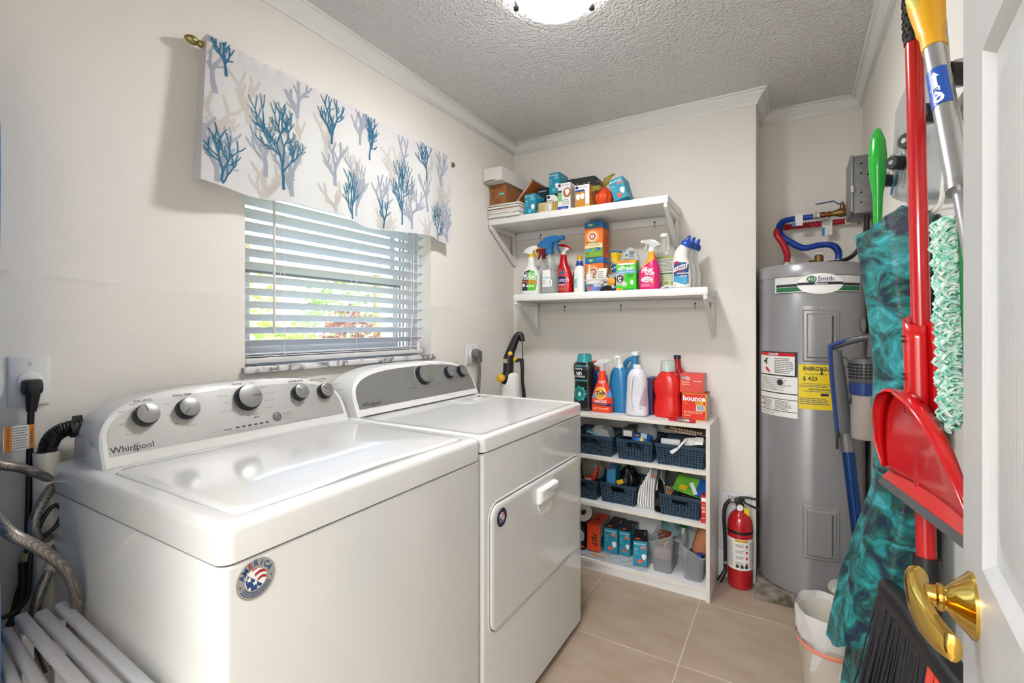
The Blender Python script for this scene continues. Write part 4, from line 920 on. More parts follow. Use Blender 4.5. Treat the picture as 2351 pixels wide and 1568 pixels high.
# wipes boxes
def wipes(lab, z, x0, dep=.10):
    t, w = carton('wipes_box', lab, 'box', x0, x0+.102, 2.425, dep, z, .158, mat('wipes_orange','#e97420',.5), 0, 'stacked boxes of disinfecting wipes')
    P('blue_lid', MB().box(-w/2-.0008,w/2+.0008,-.0008,dep+.0008,.158,.190), mat('wipes_blue','#1f6ab5',.4), t, bevel=.003)
    g = card(t, 'green_patch', rrect(.032,.018,.004,3,-.016,.174), front(0,0,-.0022), mat('print_leaf','#2e8b3a',.5)); card(t, 'green_patch', rrect(.014,.012,.003,3,.014,.173), front(0,0,-.0022), mat('print_leaf'))
    lines(g,-.029,-.003,.168,.180,3,front(0,0,-.0026),ink_white)
    ray_ = []
    for k in range(48): rr_ = .042 if k % 2 == 0 else .022; ray_.append((-.006+rr_*math.cos(k*math.pi/24), .112+rr_*math.sin(k*math.pi/24)))
    P('sunburst', MB().add([(-.006,-.0012,.112)]+[(a,-.0012,b) for a, b in ray_], [(0,k+1,(k+1)%48+1) for k in range(48)]), mat('print_cream','#f3dca6',.5), t, smooth=0)
    d_ = card(t,'red_disc',circ(.018,24,-.006,.112),front(0,0,-.0016),mat('print_crimson','#b5263a',.5)); card(d_,'white_disc',circ(.011,20,-.006,.112),front(0,0,-.0019),ink_white); write(d_, 'G', .016, front(-.006,.112,-.0022), ink, bold=.02)
    card(t, 'cream_field', [(-.050,.050),(-.046,.066),(-.02,.080),(.02,.080),(.044,.074),(.050,.066),(.050,.050)], front(0,0,-.0014), mat('print_cream')); write(t, 'Essentials', .0175, front(-.004,.079,-.0022), mat('print_leaf'), bold=.01); write(t, 'Disinfecting Wipes', .0105, front(-.002,.065,-.0022), ink_blue)
    card(t, 'green_field', [(-.050,.001),(.050,.001),(.050,.050),(.02,.053),(-.02,.050),(-.050,.042)], front(0,0,-.0014), mat('print_grass','#8fb53a',.5,var=(90,'#5e9a2c')))
    card(t,'blue_tab',rrect(.036,.012,.005,3,-.024,.040),front(0,0,-.0018),mat('tab_blue','#3aa0d6',.5)); write(t,'80',.014,front(-.034,.018,-.0018),ink_blue,bold=.02)
    for a, b in ((.016,.040),(.026,.046),(.034,.042)): card(t,'blue_flower',circ(.008,8,a,b),front(0,0,-.0020),mat('flower_blue','#2f7fd0',.5))
    lines(t,.02,.085,.02,.12,7,side(w/2+.0012,0,0),mat('ink_rust','#b5532a',.6))
    return t
wipes('lower blue and orange wipes box standing on the shelf board', ZL, .552); 
b2_ = wipes('upper blue and orange wipes box stacked on another wipes box', ZL+.191, .549)
P('flip_top', MB().box(-.03,.03,.02,.08,.190,.200), mat('wipes_blue'), b2_, bevel=.003)
tub = thing('carrot_tub', 'white plastic tub printed with carrots on blue, holding small bottles', 'tub', (.627,2.382,ZL))
P('tub', MB().lathe([(.040,0),(.042,.002),(.050,.040),(.0515,.042),(.0525,.058),(.056,.060),(.057,.064),(.054,.066),(.050,.062),(.044,.006),(.0001,.005)], 36, cap=False), wb, tub, smooth=40)
TL = Loft([(.002,.0425,.0425,2),(.040,.0505,.0505,2)])
pb = TL.patch(tub, 'blue_print', [(-.038,.004),(-.046,.038),(.046,.038),(.038,.004)], mat('tub_blue','#6d83c6',.5), .001)
for q in ([(-.022,.010),(-.012,.030),(-.006,.028),(-.014,.008)],[(-.010,.008),(-.012,.026),(-.004,.026),(-.004,.008)]): TL.patch(pb,'carrot',q,org_m,.0016,3,6)
for q in ([(-.028,.032),(-.018,.036),(-.010,.030),(-.018,.028)],[(-.010,.028),(-.002,.037),(.002,.034),(-.004,.028)],[(.012,.008),(.028,.010),(.030,.014),(.016,.012)]): TL.patch(pb,'leaf_print',q,mat('print_forest','#2c6b4a',.5),.0018,3,5)
TL.patch(pb,'name_plate',rect(.010,.040,.026,.036),ink_white,.0016); write(pb, 'Chobani', .008, TL.fn(.025,.031,.002), ink)
d_ = thing('dropper_bottle', 'small white pump bottle standing in the carrot tub', 'bottle', (.598,2.372,ZL+.012)); P('bottle', Loft([(0,.015,.015,2),(.075,.019,.019,2),(.082,.019,.019,2),(.086,.010,.010,2)]).mesh(20), wb, d_); P('pump', MB().lathe([(.010,.085),(.010,.100),(.0065,.102),(.0065,.126),(.004,.132)], 16), mat('pump_cream','#e0cfae',.4), d_); 
pkt = thing('white_packet', 'crumpled white packet standing in the carrot tub', 'packet', (.648,2.380,ZL+.010)); P('packet', MB().rings([[(-.018+s*.25,-.006,z) if 0 else (a+s,b,z) for a, b in rrect(.052+w_,.014,.006,3)] for z, s, w_ in ((0,0,-.02),(.04,.004,0),(.08,.014,.004),(.112,.022,-.004))]), paper, pkt); lines(pkt,-.01,.026,.06,.10,4,front(.006,0,-.0085),mat('ink_fade'))
cn = thing('polish_can', 'blue spray can with yellow top behind the dish brush', 'spray can', (.712,2.452,ZL)); P('can', MB().lathe([(.027,0),(.028,.004),(.028,.150),(.026,.158)], 28), mat('can_blue','#1c6da8',.2,.5), cn)
CL = Loft([(0,.028,.028,2),(.16,.028,.028,2)]); lb = CL.patch(cn,'label',circ(.022,20,0,.125,.030),mat('label_gold','#d7b23a',.4),.001); CL.patch(lb,'label_blue',circ(.018,20,0,.125,.025),mat('can_deep','#0d4f83',.3),.0014); CL.patch(lb,'white_streak',[(-.013,.116),(.013,.128),(.013,.134),(-.013,.122)],ink_white,.0018,4,4)
P('spray_top', MB().lathe([(.024,.157),(.022,.175),(.027,.200),(.030,.208)], 24), yel, cn); P('button_cap', MB().prism([(-.030,.206),(.034,.210),(.030,.218),(-.006,.220),(-.028,.214)], -.018,.018), bl_, cn, bevel=.003); P('trigger', MB().prism([(.022,.205),(.030,.205),(.036,.186),(.030,.186)], -.006,.006), yel, cn)
db = thing('dish_brush', 'round dish brush with white bristles and a yellow hub', 'brush', (.715,2.375,ZL+.052), 0, None, (R(8),R(20),0))
mb = MB(); rnd = random.Random(2)
for k in range(110):
    a = rnd.uniform(R(60),R(330)); q = rnd.uniform(.014,.018); e = rnd.uniform(.036,.042); yy = rnd.uniform(-.012,.012); mb.tube([(q*math.cos(a),yy*.5,q*math.sin(a)),(e*math.cos(a),yy*1.6,e*math.sin(a))], .0011, 4)
P('bristles', mb, mat('bristle_white','#e4e4e0',.6), db, kind='stuff'); P('hub', MB().lathe([(.017,-.012),(.020,-.008),(.020,.010),(.012,.014)], 18, (.004,0,0), align((0,-1,0))), mat('hub_orange','#e79a22',.5), db); P('handle', MB().tube([(.004,.01,0),(.03,.05,.01),(.05,.10,.02)], .006, 8), plastic_white, db)
sb = thing('scrub_pad', 'dark scrubbing pad lying in front of the spray can', 'scrubber', (.693,2.365,ZL)); mb = MB(); rs = []
for k in range(9):
    t_ = k/8; rr_ = .036*math.sqrt(max(0.02,1-(t_)**2)); rs.append([((rr_*(1+.10*math.sin(5*a+k)+.05*math.sin(11*a)))*math.cos(a), .55*(rr_*(1+.1*math.sin(7*a)))*math.sin(a), .030*t_) for a in [2*math.pi*q/40 for q in range(40)]])
P('pad', MB().rings(rs), mat('pad_black','#14161c',.95,bump=(300,.004)), sb)
t, w = carton('cleaner_box', 'green washer cleaner box with an orange top band', 'box', .748, .851, 2.352, .045, ZL, .152, mat('affresh_green','#3cbf1d',.5))
card(t,'orange_band',rect(-w/2,w/2,.132,.1518),front(0,0,-.0010),mat('band_orange','#f09a18',.5)); card(t,'white_band',rect(-.041,.041,.128,.137),front(0,0,-.0013),ink_white); write(t,'VALUE PACK',.009,front(-.002,.1445,-.0014),mat('ink_orange','#8c4a10',.5),bold=.01)
write(t,'affresh',.031,front(0,.112,-.0012),ink_white,bold=.02); card(t,'blue_band',rect(-w/2,w/2,.086,.100),front(0,0,-.0010),mat('band_blue','#6aa2d6',.5)); write(t,'washing machine cleaner',.0075,front(0,.093,-.0014),ink_white,bold=.02)
g_ = card(t,'picture',rect(-w/2,-.008,.026,.086),front(0,0,-.0010),mat('photo_grey','#b4b0a6',.5)); card(g_,'drum_ring',circ(.021,28,-.030,.060),front(0,0,-.0014),mat('photo_mid','#8b8880',.4)); card(g_,'drum',circ(.017,28,-.030,.060),front(0,0,-.0017),ink)
for a, b, c2 in ((-.036,.060,14),(-.028,.062,-14),(-.030,.054,8)): card(g_,'tablet',[(a+q*math.cos(R(c2))-s_*math.sin(R(c2)),b+q*math.sin(R(c2))+s_*math.cos(R(c2))) for q, s_ in rect(-.004,.004,-.008,.008)],front(0,0,-.0020),ink_white)
card(g_,'dish',circ(.013,22,-.008,.032),front(0,0,-.0018),mat('dish_grey','#cfcabd',.5)); card(t,'seal',circ(.008,18,.030,.040,.012),front(0,0,-.0014),ink_white); card(t,'count_band',rect(-w/2,-.02,.002,.012),front(0,0,-.0012),mat('band_orange')); write(t,'6',.010,front(-.030,.007,-.0016),ink,bold=.02); lines(t,.006,.042,.066,.082,4,front(0,0,-.0012),mat('print_forest')); lines(t,-.015,.045,.003,.011,2,front(0,0,-.0012),mat('print_forest'))
bg_ = thing('plastic_bag', 'rounded clear plastic bag with black recycling print behind the green box', 'bag', (.790,2.462,ZL)); BL = Loft([(0,.050,.030,2.4),(.05,.052,.034,2.4),(.13,.050,.032,2.4),(.18,.044,.028,2.2),(.215,.030,.018,2),(.232,.010,.008,2)])
P('bag', BL.mesh(28), mat('bag_film','#e3e6e6',.2,clear=.45), bg_, smooth=60); P('green_bundle', Loft([(.004,.044,.026,2.6),(.14,.044,.026,2.6)]).mesh(20), mat('bundle_green','#8fb39a',.6), bg_)
lines(bg_,.0,.028,.178,.212,5,BL.fn(0,0,.001),ink,frac=.6); lines(bg_,-.03,.03,.150,.172,3,BL.fn(0,0,.001),ink); card(bg_,'recycle_mark',circ(.007,12,-.014,.190),lambda a,b: (a,BL.y(a,b)-.001,b),teal_d); write(bg_,'2',.014,BL.fn(.030,.140,.001),ink,rot=-20)
t, L = bottle('spray_bottle', 'pink cleaner spray bottle with an orange shoulder and clear trigger', .914, 2.366, ZL, [(0,.046,.028,2.6),(.006,.050,.031,2.7),(.05,.051,.032,2.7),(.09,.049,.031,2.6),(.120,.036,.026,2.4,.008),(.150,.020,.020,2.1,.010),(.186,.015,.016,2,.010)], mat('bottle_pink','#d3166c',.25))
ot = Loft([(0,.046,.028,2.6),(.09,.049,.031,2.6),(.120,.036,.026,2.4,.008),(.150,.020,.020,2.1,.010),(.186,.015,.016,2,.010)])
ot.patch(t,'orange_shoulder',[(-.040,.102),(-.016,.118),(.010,.136),(.027,.146),(.0245,.186),(-.0045,.186),(-.010,.152),(-.026,.124),(-.045,.108)],mat('shoulder_orange','#f2a416',.4),.0010,14,20)
write(t,'THE',.014,L.fn(-.030,.104,.0012),ink_white,bold=.03,align_='LEFT'); write(t,'PINK',.0265,L.fn(-.004,.090,.0012),ink_white,bold=.04); write(t,'STUFF',.0165,L.fn(.008,.0735,.0012),ink_white,bold=.03); ov = L.patch(t,'white_oval',circ(.029,26,-.006,.048,.014),ink_white,.001); write(ov,'MULTI-PURPOSE',.0062,L.fn(-.006,.052,.0016),redp,bold=.02); write(ov,'CLEANER',.0088,L.fn(-.006,.043,.0016),redp,bold=.03)
L.patch(t,'yellow_dot',circ(.005,10,.020,.034),yel,.001); lines(t,-.034,.02,.012,.028,4,L.fn(0,0,.001),mat('ink_pink','#f0b3cf',.6))
tr_ = mat('trigger_clear','#e8eaea',.2,clear=.4); trigger(t, .010, .186, -1, tr_, tr_, wb, 1.0, collar=plastic_white)
t, L = bottle('cleaner_jug', 'large clear jug with white cap and green label behind the pink spray', .975, 2.478, ZL, [(0,.058,.045,2.8),(.006,.062,.048,2.8),(.15,.062,.048,2.8),(.185,.056,.046,2.4),(.230,.028,.028,2.1,-.012),(.262,.017,.017,2,-.016),(.275,.016,.016,2,-.016)], mat('jug_clear','#dfe0d6',.12,clear=.5))
P('cap', MB().lathe([(.0205,.272),(.0205,.288),(.019,.290)], 24, (-.016,0,0)), plastic_white, t); P('grip', MB().tube(smooth_path([(.004,-.02,.268),(.010,-.024,.235),(.012,-.03,.20),(.010,-.04,.178)]), .0085, 10), mat('jug_clear'), t)
P('liquid', Loft([(.004,.057,.043,2.8),(.148,.057,.043,2.8)]).mesh(), mat('green_soap','#b9c3a4',.2,clear=.3), t)
lb = L.patch(t,'label',rect(-.054,.060,.016,.166),mat('label_sage','#cfd3c4',.5)); L.patch(lb,'green_band',rect(-.054,.060,.078,.086),mat('print_forest'),.001); L.patch(lb,'green_band',rect(-.054,.060,.158,.166),mat('print_olive','#9aa83a',.5),.001)
lines(lb,-.040,.050,.092,.154,9,L.fn(0,0,.001),mat('ink_grey')); lines(lb,-.04,.05,.050,.074,3,L.fn(0,0,.001),mat('print_olive')); 
for a in (-.028,.006,.036): L.patch(lb,'round_mark',circ(.012,16,a,.034),mat('print_olive'),.001)
def toilet_bottle(x, y, lab):
    t, L = bottle('toilet_cleaner', lab, x, y, ZL, [(0,.039,.024,2.6,0),(.006,.042,.027,2.6,0),(.06,.042,.027,2.6,0),(.11,.038,.026,2.5,-.002),(.145,.033,.024,2.3,-.006),(.172,.031,.022,2.2,-.003),(.196,.027,.020,2,.008),(.212,.021,.018,2,.020)], wb, group='white toilet cleaner bottles in a row')
    Mx = align((.48,0,.88)); o = Vector((.017,0,.204))
    P('cap', MB().lathe([(.024,-.006),(.025,0),(.023,.014),(.014,.024)], 20, o, Mx), mat('cap_royal','#1f4fb4',.3), t)
    P('cap_spout', MB().lathe([(.0125,.012),(.0105,.030),(.0065,.044),(.002,.049)], 14, o+Mx@Vector((-.004,0,0)), Mx), mat('cap_royal'), t)
    return t, L
t, L = toilet_bottle(1.068, 2.362, 'foremost white toilet cleaner bottle with blue label and blue cap')
lb = L.patch(t,'label',[(-.034,.030),(.020,.014),(.034,.018),(.032,.075),(.034,.110),(.020,.120),(-.020,.128),(-.034,.122)],mat('label_deep','#14467c',.4)); L.patch(lb,'aqua_field',[(-.033,.030),(.018,.016),(.033,.022),(.031,.050),(-.033,.060)],mat('label_cyan','#3f9cc4',.4),.0009)
L.patch(lb,'white_plate',[(-.034,.078),(.026,.092),(.028,.116),(-.030,.098)],ink_white,.0012); write(lb,'Lysol',.024,L.fn(-.003,.0975,.0016),ink_blue,bold=.02,shear=.25,rot=14); L.patch(lb,'red_ribbon',[(-.034,.073),(.022,.088),(.022,.092),(-.034,.078)],redp,.0014); L.patch(lb,'red_tile',rect(-.031,-.016,.112,.126),redp,.0013); write(lb,'ADVANCED',.010,L.fn(.006,.068,.0014),ink_white,bold=.03,shear=.2); write(lb,'POWER',.009,L.fn(.012,.055,.0014),ink_white,bold=.03,shear=.2)
toilet_bottle(1.078, 2.424, 'second white toilet cleaner bottle, standing behind the labelled one'); toilet_bottle(1.090, 2.486, 'last white toilet cleaner bottle, standing nearest the wall')
cp = thing('plastic_clips', 'white plastic picture clips lying before the toilet cleaner', 'clips', (1.035,2.335,ZL)); 
for a, b in (((-.06,0,.002),(-.03,.004,.016)),((-.03,.004,.016),(-.014,.002,.004)),((-.014,.002,.004),(.022,.003,.024)),((.022,.003,.024),(.030,.0,.004)),((.012,.006,.014),(.044,.006,.026))): P('clip', MB().tube([a,b], .0035, 6), plastic_white, cp)
# ================================================================== LOW BOOKCASE AND WHAT IT HOLDS
bk = thing('bookcase', 'low white open bookcase with three shelves against the wall', 'bookcase', (.80,2.45,0))
BX0, BX1, BY0, BY1 = .40, 1.20, 2.297, YB-.015
edge_m = mat('edge_band','#dfd9cd',.5)
def board(nm, x0, x1, y0, y1, z0, z1, fr=True):
    o = P(nm, MB().box(x0,x1,y0,y1,z0,z1), shelf_white, bk, bevel=.0008, seg=1, world=True)
    if fr: P('edge_strip', MB().box(x0+.0005,x1-.0005,y0-.0012,y0,z0+.0005,z1-.0005), edge_m, o, smooth=0, world=True)
    return o
board('side_panel', BX0, BX0+.017, BY0, BY1, 0, .800); board('side_panel', BX1-.017, BX1, BY0, BY1, 0, .800)
board('top_board', BX0+.017, BX1-.017, BY0, BY1, .783, .800)
for z in (.588,.347,.058): board('shelf_board', BX0+.017, BX1-.017, BY0+.002, BY1, z-.017, z)
board('kick_board', BX0+.017, BX1-.017, BY0+.012, BY0+.026, 0, .041, False)
P('back_panel', MB().box(BX0+.017,BX1-.017,BY1-.006,BY1-.001,.041,.783), shelf_white, bk, smooth=0, world=True)
# ---------------- on top
t, L = bottle('scent_beads', 'tall black scent bead bottle with a teal cap', .556, 2.405, ZT, [(0,.054,.036,2.4),(.006,.058,.040,2.4),(.06,.058,.040,2.4),(.14,.053,.038,2.4),(.20,.058,.040,2.4),(.240,.060,.041,2.4),(.255,.050,.038,2.2),(.260,.042,.036,2)], mat('bottle_black','#14161a',.15,coat=.5))
P('cap', MB().lathe([(.041,.256),(.040,.262),(.036,.295),(.033,.300),(.001,.300)], 32), mat('cap_teal','#1f8f96',.25), t)
write(t,'Downy',.015,L.fn(-.018,.222,.001),ink_white,bold=.01); write(t,'un',.034,L.fn(-.016,.200,.001),ink_white,bold=.03); write(t,'STOPABLES',.013,L.fn(-.014,.180,.001),ink_white,bold=.01); lines(t,-.045,.03,.232,.242,2,L.fn(0,0,.001),teal_l); lines(t,-.045,.035,.155,.164,2,L.fn(0,0,.001),teal_l)
em = mat('print_emerald','#1d8a80',.4); g_ = L.patch(t,'flower_print',circ(.034,26,-.012,.090,.038),em,.0008)
for k in range(14): a = 2*math.pi*k/14; L.patch(g_,'petal',[(-.012+.030*math.cos(a-.12),.090+.034*math.sin(a-.12)),(-.012+.043*math.cos(a),.090+.048*math.sin(a)),(-.012+.030*math.cos(a+.12),.090+.034*math.sin(a+.12))],em if k % 2 else teal_l,.0010,2,5)
L.patch(g_,'petal_core',circ(.020,20,-.012,.090,.022),mat('print_deep','#0d5a58',.4),.0011); L.patch(g_,'drop_print',circ(.010,14,-.012,.088,.014),mat('print_ice','#a9e0e2',.4),.0014)
t, L = bottle('detergent_bottle', 'dark blue detergent bottle with an orange cap behind the black one', .590, 2.50, ZT, [(0,.060,.034,2.6),(.01,.064,.038,2.6),(.12,.064,.038,2.6),(.18,.055,.036,2.4),(.205,.030,.03,2),(.215,.028,.028,2)], mat('bottle_blue','#15407f',.25)); P('cap', MB().lathe([(.031,.212),(.031,.255),(.029,.258)], 24), mat('cap_orange','#e6401f',.35), t)
tide_o = mat('tide_orange','#ea3c17',.25)
t, L = bottle('stain_spray', 'orange stain spray bottle with a bullseye label and clear trigger', .668, 2.372, ZT, [(0,.050,.028,2.6),(.006,.0545,.031,2.6),(.05,.056,.032,2.6),(.09,.052,.031,2.5),(.130,.038,.027,2.4),(.165,.024,.022,2.1),(.205,.018,.018,2),(.218,.016,.016,2)], tide_o)
P('base_band', Loft([(-.0005,.0495,.0285,2.6),(.004,.054,.0315,2.6)]).mesh(), wb, t)
L.patch(t,'blue_side',[(-.054,.072),(-.030,.112),(-.024,.098),(-.022,.084),(-.030,.076)],mat('label_sky','#4f96cc',.4),.0008); L.patch(t,'blue_side',[(.034,.090),(.040,.122),(.052,.098),(.055,.084),(.030,.084)],mat('label_sky'),.0008)
d_ = L.patch(t,'bullseye',circ(.031,30,0,.103,.033),mat('tide_silver','#b9b9b2',.4),.0009); L.patch(d_,'bullseye_ring',circ(.029,30,0,.103,.031),mat('tide_yellow','#f3c51c',.4),.0012); L.patch(d_,'bullseye_ring',circ(.021,28,0,.103,.0225),mat('tide_amber','#ee7a1c',.4),.0015); L.patch(d_,'bullseye_ring',circ(.015,24,0,.103,.016),mat('tide_yellow'),.0017); write(d_,'Tide',.030,L.fn(0,.103,.0022),mat('tide_navy','#1c1f6e',.4),bold=.03,shear=.12,rot=6)
write(t,'OXI',.0175,L.fn(.004,.160,.001),ink_white,bold=.02); write(t,'RESCUE',.0185,L.fn(.0,.0605,.001),ink_white,bold=.02); L.patch(t,'navy_band',[(-.0535,.046),(0,.0415),(.0535,.036),(.0535,.052),(0,.050),(-.0535,.054)],mat('tide_navy'),.0010); lines(t,-.040,.035,.045,.049,1,L.fn(0,0,.0014),yel); lines(t,-.042,.044,.018,.030,2,L.fn(0,0,.001),mat('ink_peach','#f6b58d',.5))
trigger(t, 0, .217, 1, mat('trigger_frost','#dedfe0',.3,clear=.2), mat('trigger_frost'), mat('trigger_frost'), 1.0)
bj = mat('jug_blue','#2a7bb0',.28)
t, L = bottle('detergent_jug', 'blue detergent jug with a white pump spout', .735, 2.452, ZT, [(0,.050,.040,2.6),(.006,.055,.044,2.6),(.10,.054,.044,2.6),(.17,.050,.042,2.5),(.215,.040,.036,2.3),(.226,.032,.032,2.1),(.230,.030,.030,2)], bj)
P('spout', MB().lathe([(.020,.228),(.020,.245),(.016,.248),(.015,.270)], 20).tube(smooth_path([(-.002,0,.262),(-.004,-.004,.282),(-.016,-.006,.286),(-.024,-.008,.276)]), .008, 10), plastic_white, t)
t, L = bottle('detergent_jug', 'taller blue detergent jug with a ring handle at the back', .776, 2.535, ZT, [(0,.050,.036,2.6),(.006,.053,.040,2.6),(.14,.053,.040,2.6),(.20,.044,.036,2.4,.006),(.250,.020,.022,2,.016),(.295,.017,.018,2,.018)], bj)
P('cap', MB().lathe([(.0205,.292),(.0205,.312),(.019,.314)], 20, (.018,0,0)), plastic_white, t); P('ring_handle', MB().tube(smooth_path([(.012,0,.27),(-.010,0,.272),(-.034,0,.252),(-.038,0,.222),(-.030,0,.19)]), .012, 12), bj, t)
t, L = bottle('bleach_jug', 'white jug with a moulded grip and a purple printed label', .845, 2.392, ZT, [(0,.050,.044,2.6),(.008,.056,.049,2.6),(.06,.055,.048,2.6),(.13,.051,.045,2.5),(.19,.048,.042,2.4),(.222,.034,.032,2.2),(.236,.018,.018,2),(.240,.018,.018,2)], mat('jug_white','#dcdde2',.3))
P('cap', MB().lathe([(.0195,.238),(.0195,.252),(.018,.254)], 24), plastic_white, t); gr = Loft([(0,.050,.044,2.6),(.06,.055,.048,2.6),(.13,.051,.045,2.5),(.19,.048,.042,2.4),(.222,.034,.032,2.2)])
gr.patch(t,'grip_recess',[(.000,.110),(-.004,.13),(-.004,.19),(.004,.206),(.014,.200),(.022,.17),(.024,.12),(.016,.104),(.006,.102)],mat('jug_shade','#d3d4da',.3),.0012,10,14); P('grip', MB().tube(smooth_path([(-.010,-.046,.200),(-.016,-.052,.17),(-.018,-.054,.13),(-.020,-.054,.08),(-.012,-.052,.03)]), .007, 10), mat('jug_white'), t)
lb = gr.patch(t,'label',[(.020,.020),(.054,.020),(.050,.13),(.046,.15),(.026,.08)],mat('label_lilac','#b8a7b4',.5),.001); gr.patch(lb,'white_tile',rect(.022,.040,.032,.052),ink_white,.0014); lines(lb,.024,.038,.034,.050,3,gr.fn(0,0,.0018),mat('ink_purple','#5d4e96',.5)); lines(lb,.026,.046,.024,.030,1,gr.fn(0,0,.0018),ink)
t, w = carton('detergent_box', 'narrow detergent box in red, yellow and blue behind the white jug', 'box', .880, .912, 2.42, .12, ZT, .185, mat('box_navy','#20266b',.5))
card(t,'red_field',rect(-.016,-.004,.002,.184),front(0,0,-.001),redp); card(t,'yellow_tab',rect(-.016,-.004,.135,.172),front(0,0,-.0013),yel); P('side_print', MB().box(.0162,.0166,.002,.118,.002,.184), mat('box_red','#c7402c',.5), t); card(t,'blue_side',circ(.035,20,.06,.09,.05),side(.0170,0,0),mat('box_blue','#1f3f9a',.5))
t, w = carton('soap_box', 'green and white soap carton glimpsed beside the red jug', 'box', .922, .950, 2.48, .08, ZT, .165, mat('box_lime','#8fc05a',.5)); card(t,'white_patch',rect(-.012,.012,.02,.08),front(0,0,-.001),ink_white)
rj = mat('jug_red','#d8201c',.22)
t, L = bottle('detergent_jug', 'big red detergent jug with a clear measuring cap', .988, 2.428, ZT, [(0,.058,.042,2.8),(.006,.064,.047,2.8),(.05,.066,.048,2.8),(.10,.060,.045,2.6),(.13,.066,.047,2.6),(.17,.064,.046,2.5),(.205,.048,.040,2.4),(.219,.036,.035,2.1),(.224,.034,.034,2)], rj)
P('inner_spout', MB().lathe([(.022,.222),(.022,.240),(.019,.243),(.017,.262)], 24), plastic_white, t); P('measuring_cap', MB().lathe([(.0385,.224),(.037,.232),(.034,.276),(.031,.280),(.001,.281)], 32), mat('cap_clear','#e4ece8',.08,clear=.68), t)
t, L = bottle('detergent_bottle', 'dark red bottle with a black cap behind the big red jug', 1.028, 2.53, ZT, [(0,.055,.036,2.6),(.006,.058,.04,2.6),(.14,.057,.04,2.6),(.19,.045,.036,2.4),(.235,.020,.022,2,-.012),(.285,.016,.016,2,-.016)], mat('bottle_crimson','#a80f17',.25)); P('cap', MB().lathe([(.018,.282),(.018,.298),(.017,.300)], 20, (-.016,0,0)), mat('cap_ink','#15152a',.4), t); L.patch(t,'label',rect(.005,.05,.03,.13),mat('label_dark'))
bo = mat('bounce_orange','#d92a12',.5)
t, w = carton('dryer_sheets', 'red dryer sheet box with yellow edges and a barcode', 'box', 1.060, 1.172, 2.392, .110, ZT, .128, bo); dep = .11
for q in (rect(-w/2,w/2,.125,.1278),rect(w/2-.004,w/2-.0005,.002,.1278),rect(-w/2,w/2,.0005,.003)): card(t,'yellow_edge',q,front(0,0,-.001),yel)
write(t,'bounce',.034,front(0,.102,-.0012),ink_white,bold=.035); card(t,'yellow_tag',rrect(.034,.016,.003,2,.024,.082),front(0,0,-.0012),yel); lines(t,.009,.039,.076,.088,2,front(0,0,-.0016),mat('ink_orange')); write(t,'2X\nPower',.0075,front(-.036,.080,-.0012),yel,bold=.01)
b_ = card(t,'barcode',rect(.010,.048,.046,.072),front(0,0,-.0012),ink_white); mb = MB()
for k in range(14): xx = .013+.0023*k; mb.add([(xx,-.0016,.049),(xx+(.0015 if k % 3 else .0008),-.0016,.049),(xx+(.0015 if k % 3 else .0008),-.0016,.070),(xx,-.0016,.070)],[(0,1,2,3)])
P('bars', mb, ink_blue, b_, smooth=0); lines(t,-.046,.048,.030,.044,3,front(0,0,-.0012),mat('ink_peach')); lines(t,-.046,-.008,.016,.028,2,front(0,0,-.0012),mat('ink_peach')); P('side_print', MB().box(w/2+.0003,w/2+.0008,.002,dep-.002,.003,.125), mat('card_sky','#a9b9c4',.5,var=(40,'#d8b48c')), t)
t, w = carton('dryer_sheets', 'plain red dryer sheet box stacked on the one with a barcode', 'box', 1.052, 1.158, 2.394, .10, ZT+.129, .090, mat('box_coral','#d9483c',.5))
card(t,'blue_seal',circ(.007,16,-.038,.070),front(0,0,-.001),teal_l); lines(t,-.028,-.004,.060,.078,4,front(0,0,-.001),ink_white); lines(t,.008,.046,.053,.059,1,front(0,0,-.001),ink_white); lines(t,-.046,-.006,.034,.056,2,front(0,0,-.001),mat('ink_peach')); P('side_print', MB().box(w/2+.0003,w/2+.0008,.002,.098,.002,.088), mat('card_pink','#c9a09a',.5), t)
rt = thing('utility_knife', 'red folding utility knife lying at the front of the bookcase top', 'knife', (1.075,2.330,ZT), -6); P('body', MB().prism([(-.062,-.012),(.04,-.014),(.062,-.006),(.060,.006),(.03,.010),(-.05,.012),(-.064,.004)],0,.014,'z'), redp, rt, bevel=.003); P('grip', MB().prism([(-.02,-.0145),(.035,-.0155),(.035,-.010),(-.02,-.009)],.003,.0145,'z'), steel, rt, bevel=.001); P('clip', MB().tube([(-.03,.004,.016),(0,.0,.019),(.035,.002,.017)], .0014, 6), chrome, rt)
